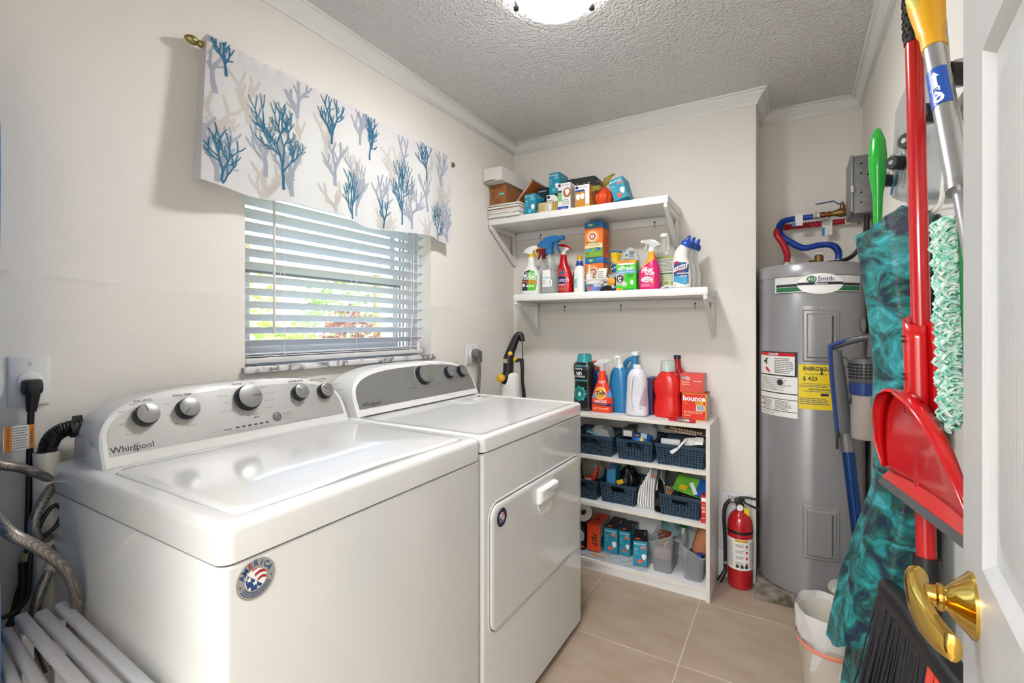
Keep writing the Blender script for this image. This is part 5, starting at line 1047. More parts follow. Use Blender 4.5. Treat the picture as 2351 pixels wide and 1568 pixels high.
# ---------------- woven baskets
basket_m = mat('basket_navy','#1f3a4f',.45)
def basket(lab, x0, x1, yf, dep, z, h=.100, handle=True):
    t = thing('woven_basket', lab, 'basket', ((x0+x1)/2, yf, z), 0, 'navy woven baskets in the bookcase'); w = x1-x0
    nx = max(8, int(w/.0075)); ny = max(8, int(dep/.0075)); nz = 17
    def ring(j):
        k = .90+.10*j/nz; W, D = w*k, dep*k; ox = -W/2; oy = (dep-D)/2; pts = []
        c = .010
        for i in range(nx): pts.append((ox+W*i/nx, oy))
        for i in range(ny): pts.append((ox+W, oy+D*i/ny))
        for i in range(nx): pts.append((ox+W-W*i/nx, oy+D))
        for i in range(ny): pts.append((ox, oy+D-D*i/ny))
        return [(a,b,h*j/nz) for a, b in pts]
    R_ = [ring(j) for j in range(nz+1)]; n = len(R_[0]); v = [p for r in R_ for p in r]; f = []
    for j in range(nz):
        for i in range(n):
            if 1 <= j <= nz-3 and i % 2 == 1 and j % 2 == 1: continue
            if handle and nz*.58 < j < nz-2 and abs((i if i < nx else 1e3)-nx/2) < nx*.20: continue
            a = j*n+i; b = j*n+(i+1) % n; f.append((a,b,b+n,a+n))
    f.append(tuple(range(n)))
    o = P('basket', MB().add(v,f), basket_m, t, smooth=30); m = o.modifiers.new('wall','SOLIDIFY'); m.thickness = .0022; m.offset = 1
    rs = [[(a,b,zz) for a, b in rrect(w+e*2,dep+e*2,.012,4,0,dep/2)] for e, zz in ((.000,h-.004),(.0035,h-.004),(.0035,h+.002),(.000,h+.002),(.000,h-.004))]
    P('rim', MB().rings(rs, False, False), basket_m, t)
    if handle:
        q = [(a*1.0,b) for a, b in rrect(w*.40,h*.26,h*.12,4,0,h*.76)]
        P('handle_rim', MB().rings([[(a*s,-.003-e+(dep-dep*(.9+.1*b/h))/2,h*.76+(b-h*.76)*s) for a, b in q] for e, s in ((0,1.0),(0,1.14),(-.003,1.14),(-.003,1.0),(0,1.0))],False,False), basket_m, t)
    return t
S1, S2, S3 = .5885, .3475, .0585
basket('navy woven basket holding clear packs and a teal sleeve', .500, .742, 2.312, .25, S1); basket('navy woven basket holding a roll of blue tape', .762, .940, 2.312, .25, S1); basket('wide navy woven basket holding white chargers and cords', .952, 1.178, 2.315, .25, S1, handle=False)
basket('navy woven basket holding an orange tool', .470, .650, 2.335, .23, S2); basket('navy woven basket holding a blue carton and black bags', .664, .848, 2.345, .23, S2); basket('navy woven basket holding green packs beside the red box', .968, 1.156, 2.325, .24, S2)
film = mat('film_clear','#dde2e2',.12,clear=.6)
def blob(name, lab, cat, x, y, z, secs, mt, rot=(0,0,0), part='pack', seg=20):
    t = thing(name, lab, cat, (x,y,z), 0, None, rot); P(part, Loft(secs).mesh(seg), mt, t, smooth=50); return t
g = blob('filter_mask', 'grey rounded filter mask packed in the first basket', 'mask', .645, 2.40, S1+.070, [(0,.05,.04,2.2),(.03,.052,.042,2.2),(.055,.045,.036,2),(.070,.02,.02,2)], mat('mask_grey','#b5b2ab',.6,clear=.1), (0,R(18),0))
lines(g,-.03,.03,.020,.050,4,lambda a,b: (a,-.043,b),paper)
s_ = thing('teal_sleeve', 'teal and clear plastic sleeve sticking out of the first basket', 'packet', (.660,2.345,S1+.092), 0, None, (0,R(14),0)); P('sleeve', MB().box(-.07,.06,0,.09,0,.006), mat('sleeve_teal','#5fb6c4',.3), s_, bevel=.001); P('window', MB().prism([(-.02,.006),(.062,.006),(.035,.045),(.0,.045)],0,.08), film, s_)
t, w = carton('small_carton', 'small grey carton with a white label end in the middle basket', 'box', .765, .825, 2.395, .14, S1+.095, .040, mat('carton_grey','#57524e',.7)); card(t,'white_label',rect(-.022,.022,.004,.032),front(0,0,-.001),ink_white)
tr = thing('tape_roll', 'roll of blue painters tape with a barcode label', 'tape', (.872,2.372,S1+.072), 0, None, (R(-28),0,0)); tb = mat('tape_blue','#1f63b8',.5)
P('tape', MB().lathe([(.030,0),(.048,0),(.048,.046),(.030,.046),(.030,0)], 36, cap=False), tb, tr); LT = Loft([(0,.0485,.0485,2),(.046,.0485,.0485,2)]); lb = LT.patch(tr,'label',rect(-.030,.034,.018,.044),mat('tape_label','#1d2230',.5),.0006); LT.patch(lb,'barcode',rect(.004,.032,.019,.043),mat('label_pale','#bcd0e4',.5),.0010); lines(lb,.008,.026,.022,.040,7,LT.fn(0,0,.0014),ink,ragged=0,sub=1); lines(lb,-.026,-.002,.024,.034,2,LT.fn(0,0,.0010),ink_white); LT.patch(tr,'yellow_tag',rect(.004,.018,.002,.017),yel,.0010); P('core', MB().lathe([(.0285,.001),(.0300,.001),(.0300,.045),(.0285,.045),(.0285,.001)], 36, cap=False), mat('kraft_card'), tr)
blob('clear_pack', 'crinkled clear plastic pack behind the tape roll', 'packet', .872, 2.47, S1+.08, [(0,.05,.02,2),(.05,.055,.02,2),(.085,.03,.012,2)], film)
ad_ = thing('charger_brick', 'white power adapter with printed face in the wide basket', 'charger', (1.015,2.352,S1+.090), 0, None, (R(-14),0,R(4))); P('brick', MB().box(-.045,.045,0,.055,0,.030), plastic_white, ad_, bevel=.006); lines(ad_,-.035,.02,.008,.05,6,lambda a,b:(a,b,.0305),mat('ink_fade'))
cw = thing('white_cable', 'white cable hanging over the rim of the wide basket', 'cable', (1.06,2.33,S1+.10)); P('cable', MB().tube(smooth_path([(.055,2.37-2.33,.022),(.03,-.005,.026),(.012,-.020,.005),(-.01,-.024,-.022)]), .005, 8), plastic_white, cw); P('connector', MB().tube([(-.005,-.024,-.014),(-.030,-.025,-.034)], [.008,.010], 10), plastic_white, cw)
cc = thing('coiled_cable', 'coiled white cable with a paper wrap in the wide basket', 'cable', (1.110,2.352,S1+.100)); 
for k in range(4): P('coil', MB().tube([(.030*math.cos(a),.020*math.sin(a)*.9,.006+.0075*k+.004*math.cos(a)) for a in [2*math.pi*q/28 for q in range(29)]], .0042, 8), plastic_white, cc)
P('paper_wrap', MB().grid(lambda u,v: (.020+.035*u, -.022+.05*v, .012+.030*math.sin(math.pi*v)), 4, 8), paper, cc)
lid_ = thing('wall_anchor_board', 'grey board with two rows of small wall anchors', 'anchor pack', (1.075,2.40,S1+.150), 0, None, (R(8),R(5),0)); P('board', MB().box(-.10,.10,0,.12,-.003,.0), mat('board_grey','#8d8577',.7), lid_)
for r_ in range(2):
    for k in range(12-4*r_): P('anchor', MB().lathe([(.0052,0),(.0058,.002),(.0058,.016),(.004,.018)], 10, (-.066+.0125*(k+2*r_),.010,.008-.013*r_), align((0,-1,.1))), mat('anchor_tan','#c9a98e',.5), lid_)
ot_ = thing('orange_tool', 'orange and black hand tool sticking out of the left basket', 'tool', (.612,2.375,S2+.085)); P('frame', MB().prism([(-.05,0),(.012,0),(.03,.075),(.020,.080),(-.004,.022),(-.045,.02)], 0,.03), orange, ot_, bevel=.004); P('label', MB().box(-.04,-.006,-.001,.0,.004,.014), paper, ot_); P('grip', MB().box(-.05,.0,-.004,.034,-.03,.002), black, ot_, bevel=.003)
blob('clear_pack', 'crumpled clear bag heaped in the left basket', 'packet', .585, 2.46, S2+.085, [(0,.06,.04,2.2),(.05,.065,.045,2.2),(.10,.04,.03,2)], mat('film_grey','#c9c4bf',.15,clear=.5))
t, w = carton('file_carton', 'blue carton of refills standing in the basket', 'box', .690, .738, 2.372, .08, S2+.088, .082, mat('refill_blue','#3d8fc4',.5)); P('kraft_flap', MB().box(-.026,.022,-.014,.0,.080,.082), mat('kraft_card'), t); P('teal_side', MB().box(.0242,.0248,.0,.08,0,.09), teal_d, t); lines(t,-.022,.022,.004,.07,4,front(0,0,-.001),mat('refill_deep','#2c6f9c',.5),frac=.08,sub=1,ragged=0)
bb = thing('black_bag', 'black crinkled bag with a yellow tag in the basket', 'bag', (.790,2.44,S2+.075)); rs = []
for k in range(9):
    t_ = k/8; rr_ = .052*(1-.6*t_**2); rs.append([(rr_*(1+.16*math.sin(4*a+k*1.3)+.08*math.sin(9*a))*math.cos(a), .9*rr_*(1+.1*math.sin(5*a))*math.sin(a), .095*t_+.006*math.sin(3*a+k)) for a in [2*math.pi*q/36 for q in range(36)]])
P('bag', MB().rings(rs), mat('bag_black','#101014',.3), bb, smooth=50); P('yellow_tag', MB().obox((-.03,-.062,.030),(.036,.006,.022),Matrix.Rotation(R(-22),3,'Y')), yel, bb, bevel=.002)
pc_ = thing('extension_cords', 'bundle of white folded extension cords between the baskets', 'cord', (.900,2.372,S2)); 
for k in range(7):
    xx = -.040+.012*k; hgt = .10+.09*min(1,k/4); P('cord_loop', MB().tube(smooth_path([(xx+.004,.03,hgt),(xx,.006,hgt*.75),(xx-.002,-.008,.03),(xx,-.004,.006),(xx+.002,.012,.006),(xx+.004,.03,.03),(xx+.006,.045,hgt*.8)]), .0048, 8), plastic_white, pc_)
P('card_sleeve', MB().prism([(.0,.085),(.034,.09),(.050,.20),(.024,.20)], .004,.045), mat('sleeve_grey','#8b8798',.6), pc_, bevel=.001); P('card_sleeve', MB().prism([(-.034,.075),(-.012,.08),(.0,.13),(-.010,.13)], .006,.036), mat('sleeve_pale','#c7bdb8',.6), pc_, bevel=.001); P('orange_dot', MB().lathe([(.007,0),(.007,.001)], 12, (.028,.003,.165), align((0,-1,0))), orange, pc_)
bt_ = thing('black_nozzle', 'black plastic nozzle lying beside the cord bundle', 'nozzle', (.958,2.345,S2)); P('nozzle', MB().rings([[(dx+a,y,zz+b) for a, b in rrect(w_,h_,.008,4)] for y, dx, zz, w_, h_ in ((-.01,.006,.018,.038,.026),(.0,.004,.022,.037,.026),(.06,-.012,.070,.028,.030),(.12,-.018,.11,.026,.028))],False,True), mat('nozzle_black','#0e0e10',.5), bt_)
wr_ = thing('wire_hoop', 'white wire hoop leaning at the back of the shelf', 'hoop', (1.00,2.50,S2+.14)); P('hoop', MB().tube([(.062*math.cos(a),.01*math.sin(a),.062*math.sin(a)) for a in [2*math.pi*q/40 for q in range(41)]], .003, 8), plastic_white, wr_); P('dark_pack', Loft([(-.09,.03,.01,2.2),(-.03,.045,.016,2.2),(.04,.040,.014,2.2)]).mesh(18), mat('pack_dark','#3a3d3c',.4), wr_)
gpk = thing('glove_pack', 'green and blue pack of cloths lying across the right basket', 'packet', (1.095,2.385,S2+.115), 0, None, (R(38),R(8),R(-6))); P('pack', MB().rings([[(a,b,zz) for a, b in rrect(.15*s_,.10*s_,.01,3,0,.03)] for zz, s_ in ((-.010,.86),(0,1),(.010,.86))]), mat('pack_green','#4ca33c',.3,var=(14,'#7cc23a')), gpk); P('blue_end', MB().box(.030,.076,-.018,.078,-.002,.012), mat('pack_blue','#1f5fae',.3), gpk, bevel=.003); P('yellow_patch', MB().box(-.045,-.01,-.012,.016,.0098,.0112), yel, gpk); P('white_patch', MB().obox((.018,.012,.0125),(.018,.066,.0012),rotz(34)), ink_white, gpk)
pn = thing('match_bundle', 'small bundle of wooden sticks in the right basket', 'sticks', (1.005,2.350,S2+.085)); 
for k in range(6): P('stick', MB().tube([(-.012+.004*k,.004*(k%3),0),(-.018+.009*k,.012,.045)], .0015, 5), mat('stick_wood','#d2a46a',.6), pn)
t, w = carton('red_box', 'slim red box standing at the end of the middle shelf', 'box', 1.158, 1.182, 2.320, .10, S2, .122, mat('box_scarlet','#c4141c',.5)); card(t,'white_tag',rect(-.010,.010,.098,.115),front(0,0,-.001),ink_white); lines(t,-.009,.009,.082,.090,1,front(0,0,-.001),yel); write(t,'30',.014,front(0,.052,-.001),ink_white,bold=.03); lines(t,-.009,.009,.062,.076,3,front(0,0,-.001),ink_white); lines(t,-.008,.008,.018,.026,1,front(0,0,-.001),ink_white)
# ---------------- bottom shelf
t, w = carton('bulb_box', 'orange bulb carton with black lettering', 'box', .585, .655, 2.368, .16, S3+.012, .140, orange); write(t,'FEIT',.036,lambda a,b: (.004-b,-.001,.062+a),mat('ink_black','#111',.6) if 0 else ink,bold=.03,shear=.15,rot=180); write(t,'FEIT',.026,lambda a,b: (-b*1.0+.0,.08+a,.1415),ink,bold=.03); P('side_print', MB().box(w/2+.0003,w/2+.0009,.002,.158,.002,.138), mat('card_smoke','#8f9499',.5), t); card(t,'dark_panel',rect(.01,.06,.02,.07),side(w/2+.0013,0,0),teal_d)
blk = mat('card_black','#1a1a1c',.5)
bulb_box('teal bulb carton with black top standing left in the bottom row', .670, .742, 2.392, .16, S3+.012, .128, org_m, org_m, top=blk); bulb_box('teal bulb carton with black top standing in the middle of the bottom row', .748, .806, 2.402, .15, S3+.012, .125, org_m, org_m, top=blk)
bulb_box('teal bulb carton turned to show a dark filament bulb on its side', .800, .866, 2.335, .14, S3+.012, .122, org_m, org_m, rz=14, top=blk, side_bulb=True).location.x = .876
bw = thing('bubble_wrap', 'flat folded sheet of clear bubble wrap under the bulb cartons', 'bubble wrap', (.72,2.308,S3)); bwm = mat('bubble_film','#dfe3e6',.15,clear=.35)
P('sheet', MB().grid(lambda u,v: (-.19+.385*u, .002+.24*v, .006+.003*math.sin(u*40)*math.sin(v*23)+.002*math.sin(u*13+v*9)), 60, 24), bwm, bw, smooth=60); P('under_layer', MB().box(-.185,.19,.004,.238,.0005,.003), bwm, bw); P('tape_strip', MB().obox((-.06,.03,.0115),(.075,.016,.0008),rotz(-10)), mat('packing_tape','#c9a56a',.4), bw)
rl = thing('paper_towel', 'white roll of paper standing in the corner of the bottom shelf', 'roll', (.530,2.50,S3+.135), 0, None, (R(62),0,R(14))); P('roll', MB().lathe([(.016,0),(.046,0),(.046,.14),(.016,.14),(.016,0)], 30, cap=False), paper, rl); P('blue_band', MB().lathe([(.0465,.09),(.0465,.125)], 30, cap=False), mat('band_navy','#3d4c80',.5), rl)
t, w = carton('bulb_box', 'dark carton with a round picture at the far end of the bottom shelf', 'box', .520, .572, 2.36, .10, S3, .125, blk); card(t,'round_picture',circ(.020,22,.008,.08,.030),front(0,0,-.001),mat('photo_pale','#b9bcc4',.5)); card(t,'red_strip',rect(-.025,.025,.02,.03),front(0,0,-.001),orange)
frost = mat('bin_frosted','#e4e8ea',.3,clear=.80)
def handled_bin(lab, x0, x1, yf, dep, zf, d):
    """frosted bin; rim sweeps up to a handle on side d"""
    t = thing('handled_bin', lab, 'bin', ((x0+x1)/2, yf, S3), 0, 'frosted handled bins'); w = x1-x0; n = 6; rs = []
    def rim(a): q = .5+d*a/w; return zf+.055*max(0,min(1,q))**1.6
    for k in range(9):
        s_ = .74+.26*k/8; ring = []
        for a, b in rrect(w*s_,dep*s_,.022,n,0,dep*.5): ring.append((a,b,rim(a)*k/8))
        rs.append(ring)
    o = P('bin', MB().rings(rs,True,False), frost, t, smooth=50); m = o.modifiers.new('wall','SOLIDIFY'); m.thickness = .002
    P('rim', MB().rings([[(a*e,(b-dep/2)*e+dep/2,rim(a)+zz) for a, b in rrect(w,dep,.022,n,0,dep*.5)] for e, zz in ((1,-.003),(1.03,-.003),(1.03,.002),(1,.002),(1,-.003))],False,False), frost, t, smooth=30)
    hx = d*w*.5; P('handle', MB().rings([[(hx+d*q,dep*.18+a,zf+.052+b) for a, b in rrect(.05,.012,.005,3)] for q in (-.012,.020)]), frost, t); 
    return t
handled_bin('frosted plastic bin with twine and a red marker in it', .918, 1.036, 2.318, .22, .150, 1)
handled_bin('frosted plastic bin with a mesh sleeve of copper pads in it', 1.062, 1.176, 2.312, .22, .125, -1)
tw = thing('twine_bundle', 'bundle of brown twine inside the left frosted bin', 'twine', (.972,2.42,S3+.05)); mb = MB(); rnd = random.Random(8)
for k in range(26): a = rnd.uniform(0,6.28); q = rnd.uniform(.02,.036); mb.tube([(q*math.cos(a+s_),q*.9*math.sin(a+s_),.06+.0022*k+rnd.uniform(0,.006)) for s_ in [i*.5 for i in range(8)]], .0022, 5)
P('strands', mb, mat('twine_brown','#8a4a22',.7), tw, kind='stuff'); P('wrapped_block', MB().box(-.040,.040,-.05,.06,.0,.058), mat('block_rose','#b08a80',.7), tw, bevel=.008)
mk = thing('red_marker', 'red and yellow marker pen poking out of the left frosted bin', 'pen', (.985,2.37,S3+.115), 0, None, (0,R(24),0)); P('barrel', MB().lathe([(.006,0),(.006,.05),(.004,.052)], 10), mat('marker_yellow','#d9a51c',.4), mk); P('cap', MB().lathe([(.0066,.04),(.0066,.072),(.005,.076)], 10), mat('marker_red','#8e1a1a',.4), mk)
blob('soap_bag', 'clear bag of teal pods behind the left frosted bin rim', 'bag', .99, 2.50, S3+.13, [(0,.05,.03,2.2),(.05,.05,.03,2.2),(.09,.03,.02,2)], mat('pod_film','#7fb0b4',.2,clear=.3)); 
gb = thing('green_scoop', 'dark green scoop with a white neck between the frosted bins', 'scoop', (1.05,2.50,S3)); P('neck', MB().lathe([(.014,.10),(.012,.19)], 14), plastic_white, gb); P('bowl', Loft([(.18,.014,.014,2),(.205,.024,.018,2),(.245,.022,.016,2),(.262,.010,.008,2)]).mesh(18), mat('scoop_green','#1f5d43',.4), gb)
cpad = thing('copper_pads', 'mesh sleeve of copper scrubbing pads leaning in the right frosted bin', 'scrubber', (1.128,2.41,S3+.095), 0, None, (R(-24),R(16),0)); P('sleeve', Loft([(0,.020,.018,2),(.02,.034,.03,2),(.12,.036,.03,2),(.17,.030,.024,2)]).mesh(24), mat('copper_mesh','#d89068',.35,.5,bump=(500,.003)), cpad); 
blob('dark_block', 'dark grey block sitting inside the right frosted bin', 'block', 1.119, 2.42, S3+.004, [(0,.036,.07,3),(.085,.041,.078,3)], mat('block_slate','#4a525c',.7))
P('blue_scrap', MB().box(.012,.036,-.05,-.02,.09,.115), mat('scrap_blue','#1c47a0',.5), bpy.data.objects['dark_block'], bevel=.004)
# ================================================================== WATER HEATER ALCOVE
slab = mat('rough_concrete','#8d8579',.9,var=(22,'#54483a'),bump=(70,.006))
pad = P('heater_pad', MB().box(XA+.004,XR-.002,2.442,YA-.002,0,.052), slab, bevel=.003, smooth=30); struct(pad)
hx, hy, hr = 1.592, 2.668, .214
heater = thing('water_heater', 'tall grey cylindrical water heater standing in the alcove', 'water heater', (hx,hy,.052))
tank_m = mat('tank_grey','#8f8e90',.28,.25,coat=.3)
P('tank', MB().lathe([(hr-.01,0),(hr,.006),(hr,1.43),(hr-.001,1.432)], 96), tank_m, heater, smooth=50)
P('top_cover', MB().lathe([(hr+.002,1.418),(hr+.002,1.468),(hr-.004,1.476),(.06,1.482),(.001,1.482)], 96), mat('tank_top_grey','#98979a',.3,.2), heater, smooth=50)
P('base_ring', MB().lathe([(hr-.02,0),(hr-.02,.02)], 48), dark, heater)
HL = Loft([(0,hr,hr,2),(1.48,hr,hr,2)])
def arc(th0, th1, z0, z1, e=.0012, n=14):     # patch on the tank, angles from the front, positive to the right
    return MB().grid(lambda u,v: ((hr+e)*math.sin(R(th0+(th1-th0)*u)), -(hr+e)*math.cos(R(th0+(th1-th0)*u)), z0+(z1-z0)*v), n, 2)
def hf(th, z, e=.0022): return lambda a, b: ((hr+e)*math.sin(R(th)+a/hr), -(hr+e)*math.cos(R(th)+a/hr), z+b)
def hpatch(par, nm, th0, th1, z0, z1, mt, e=.0012, lab=None): return P(nm, arc(th0,th1,z0,z1,e), mt, par, smooth=60, label=lab)
Z0 = .052
# name plate
np_ = hpatch(heater,'name_plate',-41,58,1.345,1.418,mat('plate_pale','#d9dad6',.3),.0010)
hpatch(np_,'plate_border',-41,58,1.343,1.346,ink,.0016); hpatch(np_,'plate_border',-41,58,1.416,1.419,ink,.0016); hpatch(np_,'dark_band',-39,57,1.372,1.384,ink,.0016); hpatch(np_,'green_band',-39,57,1.350,1.370,mat('plate_green','#1f6b3f',.4),.0016)
def hoval(par, nm, th, z, ra, rb, mt, e): return P(nm, MB().rings([[hf(th,z,e)(a,b*rb*math.sqrt(max(0,1-(a/ra)**2))) for b in (-1,1)] for a in [ra*math.sin(R(-90+180*k/24)) for k in range(25)]],closed=False), mt, par, smooth=0)
hoval(np_,'white_oval',9,1.381,.088,.045,ink_white,.0022)
P('dark_bar', MB().grid(lambda u,v: hf(9,1.381,.0028)(-.087+.174*u,-.005+.012*v),16,1), ink, np_, smooth=0)
hoval(np_,'green_disc',0,1.401,.019,.0145,mat('plate_green'),.0030)
write(np_,'AO',.020,hf(0,1.401,.0034),ink_white,bold=.01); write(np_,'Smith.',.027,hf(15,1.401,.0030),ink_blue,bold=.01); write(np_,'Signature',.013,hf(9,1.382,.0034),ink_white,shear=.4,bold=.01)
def access_panel(z0, z1):
    p = hpatch(heater,'access_panel',-12,32,z0-.012,z1+.016,tank_m,.0016); 
    rs = []
    for i, e in ((0,.002),(.006,.007),(.016,.007),(.022,.013),(.030,.013)):
        ta, tb = -9+i/hr*57.3, 29-i/hr*57.3; za, zb = z0+i, z1-i; ring = []
        for k in range(8): ring.append((ta+(tb-ta)*k/8, za))
        for k in range(2): ring.append((tb, za+(zb-za)*k/2))
        for k in range(8): ring.append((tb-(tb-ta)*k/8, zb))
        for k in range(2): ring.append((ta, zb-(zb-za)*k/2))
        rs.append([((hr+e)*math.sin(R(t)),-(hr+e)*math.cos(R(t)),z) for t, z in ring])
    b = MB().rings(rs,False,False); n = len(rs[0]); last = rs[-1]
    g = [last[0:9], [last[19]]+[last[0]]*0, last[10:19]]
    P('raised_panel', b, tank_m, p, smooth=28)
    P('panel_field', MB().grid(lambda u,v: ((hr+.013)*math.sin(R(-.97+19.94*u)),-(hr+.013)*math.cos(R(-.97+19.94*u)),z0+.03+(z1-z0-.06)*v),10,2), tank_m, p, smooth=60)
    P('screw', MB().lathe([(.004,0),(.003,.002),(.0001,.003)], 10, hf(10,z1+.008,.002)(0,0), align((math.sin(R(10)),-math.cos(R(10)),0))), chrome, p)
access_panel(1.040, 1.268); access_panel(.178, .412)
# caution and energy labels
cl = hpatch(heater,'caution_label',-69,-14,.785,1.080,paper,.0012)
for z0, z1, m_ in ((1.060,1.074,redp),(1.074,1.080,ink),(.968,.974,ink),(.888,.893,ink),(.862,.865,ink),(.808,.811,ink)): hpatch(cl,'label_band',-69,-14,z0,z1,m_,.0016)
hpatch(cl,'label_band',-17,-14,.968,1.080,ink,.0018)
write(cl,'! DANGER',.013,hf(-44,1.067,.0024),ink_white,bold=.02); 
P('hand_icon', MB().add([hf(-54,1.0,.0022)(a,b) for a, b in [(-.014,0),(-.004,.006),(.004,.004),(.018,-.010),(.020,-.020),(.006,-.016),(-.006,-.006)]],[tuple(range(7))]), redp, cl, smooth=0); P('tap_icon', MB().add([hf(-55,1.032,.0022)(a,b) for a, b in [(-.020,-.004),(-.004,-.006),(-.004,-.014),(.004,-.014),(.004,.010),(.010,.010),(.010,.016),(-.004,.016),(-.006,.006),(-.020,.006)]],[tuple(range(10))]), ink, cl, smooth=0)
fn_ = hf(-41,0,.0022)
lines(cl,-.028+.025,.065+.025,.980,1.052,9,fn_,ink_g); lines(cl,-.095,.08,.900,.962,8,fn_,mat('ink_fade'),sub=9); lines(cl,-.075,-.01,.815,.858,8,fn_,ink_g); lines(cl,0,.08,.815,.858,8,fn_,ink_g); lines(cl,-.095,.03,.790,.805,3,fn_,mat('ink_fade'))
hoval(cl,'round_icon',-34,.940,.014,.014,ink,.0026)
for z in (.852,.828): hpatch(cl,'orange_tab',-67,-58,z,z+.006,orange,.0020)
write(cl,'Rheem',.001,hf(-30,.79),ink) if 0 else None
eg = hpatch(heater,'energy_label',-13,29,.832,1.028,mat('label_yellow','#e5c81d',.5),.0014)
write(eg,'ENERGYGUIDE',.0235,hf(8.5,1.009,.0022),ink,bold=.03,sx=.80); write(eg,'$ 423',.024,hf(-1.5,.966,.0022),ink,bold=.02); write(eg,'Estimated Yearly Energy Cost',.0085,hf(7,.987,.0022),ink); hpatch(eg,'rule',-11,26,.944,.9455,ink,.0020); write(eg,'First Hour Rating',.011,hf(8,.920,.0022),ink,bold=.02)
hpatch(eg,'black_box',9,17,.892,.904,ink,.0020); lines(eg,-.075,.045,.852,.884,4,hf(8,0,.0022),ink_g); lines(eg,-.075,.06,.928,.940,2,hf(8,0,.0022),ink_g); lines(eg,-.060,.07,.908,.914,1,hf(8,0,.0022),ink_g)
P('arrow', MB().add([hf(10,.998,.0026)(a,b) for a, b in [(-.003,.012),(.003,.012),(.003,-.006),(.009,-.006),(0,-.016),(-.009,-.006),(-.003,-.006)]],[tuple(range(7))]), ink, eg, smooth=0)
P('thermostat_emblem', MB().lathe([(.03,0),(.03,.001)], 24, hf(66,1.20,.001)(0,0), align((math.sin(R(66)),-math.cos(R(66)),0))), mat('emblem_grey','#a8a7a8',.4), heater)
P('drain_valve', MB().lathe([(.016,0),(.016,.03),(.012,.034)], 18, hf(24,.055,0)(0,0), align((math.sin(R(24)),-math.cos(R(24)),0))).lathe([(.030,0),(.030,.003)], 24, hf(24,.075,0)(0,0), align((math.sin(R(24)),-math.cos(R(24)),0))), mat('valve_cream','#cfc9bc',.4), heater)
copper = mat('copper_pipe','#8a5a34',.35,.9); bronze = mat('valve_bronze','#83663a',.4,.8); tz = 1.534
rv = P('relief_valve', MB().lathe([(.016,0),(.018,.01),(.018,.045),(.012,.05)], 16, (1.628-hx,2.66-hy,tz-Z0)).lathe([(.013,0),(.013,.034)], 14, (1.622-hx,2.66-hy,tz-Z0+.014), align((-1,-.2,0))), bronze, heater); P('test_lever', MB().box(1.612-hx,1.650-hx,2.652-hy,2.668-hy,tz-Z0+.054,tz-Z0+.057), steel, rv)
P('power_cable', MB().tube(smooth_path([(1.66-hx,2.64-hy,tz-Z0+.008),(1.71-hx,2.60-hy,tz-Z0+.008),(1.755-hx,2.56-hy,tz-Z0+.03),(1.79-hx,2.55-hy,tz-Z0+.10),(1.795-hx,2.54-hy,tz-Z0+.20)]), .009, 10), cordm, heater)
def corrugated(name, lab, mt, pts, ends):
    t = thing(name, lab, 'hose', pts[0]); p = smooth_path(pts, 34); n = len(p)
    P('hose', MB().tube(p, [.0135+(.0022 if (k//2) % 2 else -.001) if n*.06 < k < n*.94 else .0135 for k in range(n)], 14), mt, t, world=True, smooth=60)
    for q, d in ends: P('hex_nut', MB().lathe([(.017,-.014),(.018,-.011),(.018,.011),(.017,.014)], 6, q, align(d)), chrome, t, world=True, smooth=20)
    return t
yb_ = 2.845
rh = corrugated('hot_water_hose', 'red corrugated water hose rising from the heater top', mat('hose_red','#b01522',.35), [(1.496,2.700,tz+.024),(1.498,2.702,tz+.07),(1.478,2.73,tz+.13),(1.452,2.78,tz+.185),(1.462,2.825,tz+.222),(1.50,yb_+.02,tz+.232),(1.60,yb_+.025,tz+.234),(1.745,yb_+.025,tz+.236)], [((1.496,2.700,tz+.014),(0,0,1)),((1.758,yb_+.025,tz+.236),(1,0,0))])
P('stub_pipe', MB().tube([(1.765,yb_+.025,tz+.236),(1.800,yb_+.025,tz+.236)], .010, 12).lathe([(.022,0),(.020,.004)], 18, (1.799,yb_+.025,tz+.236), align((1,0,0))), copper, rh, world=True)
P('paper_tag', MB().box(1.648,1.692,yb_+.006,yb_+.0075,tz+.17,tz+.255), paper, rh, world=True); P('blue_tag', MB().box(1.648,1.660,yb_+.005,yb_+.006,tz+.17,tz+.21), mat('tag_blue','#2a86bd',.5), rh, world=True); lines(rh,1.650,1.690,tz+.222,tz+.252,5,lambda a,b:(a,yb_+.0052,b),ink_g,world=True)
bh = corrugated('cold_water_hose', 'blue corrugated water hose looping over the heater top', mat('hose_blue','#1440a0',.35), [(1.706,2.700,tz+.028),(1.706,2.70,tz+.065),(1.682,2.71,tz+.098),(1.63,2.72,tz+.104),(1.57,2.735,tz+.098),(1.52,2.76,tz+.13),(1.474,2.79,tz+.175),(1.460,2.805,tz+.215),(1.478,2.815,tz+.252),(1.52,2.82,tz+.262),(1.61,2.82,tz+.264)], [((1.706,2.700,tz+.014),(0,0,1)),((1.626,2.82,tz+.266),(1,0,0))])
P('paper_tag', MB().box(1.532,1.566,2.800,2.8015,tz+.222,tz+.282), paper, bh, world=True); P('blue_tag', MB().box(1.520,1.536,2.7985,2.800,tz+.220,tz+.240), mat('tag_blue'), bh, world=True)
vl = thing('shutoff_valve', 'bronze shut off valve with a blue lever on the cold pipe', 'valve', (1.70,2.82,tz+.266))
P('pipe', MB().tube([(1.636,2.82,tz+.266),(1.806,2.82,tz+.274)], .0115, 14), copper, vl, world=True)
for a, b in ((1.640,1.660),(1.672,1.684)): P('sleeve', MB().tube([(a,2.82,tz+.267),(b,2.82,tz+.268)], .0145, 14), copper, vl, world=True)
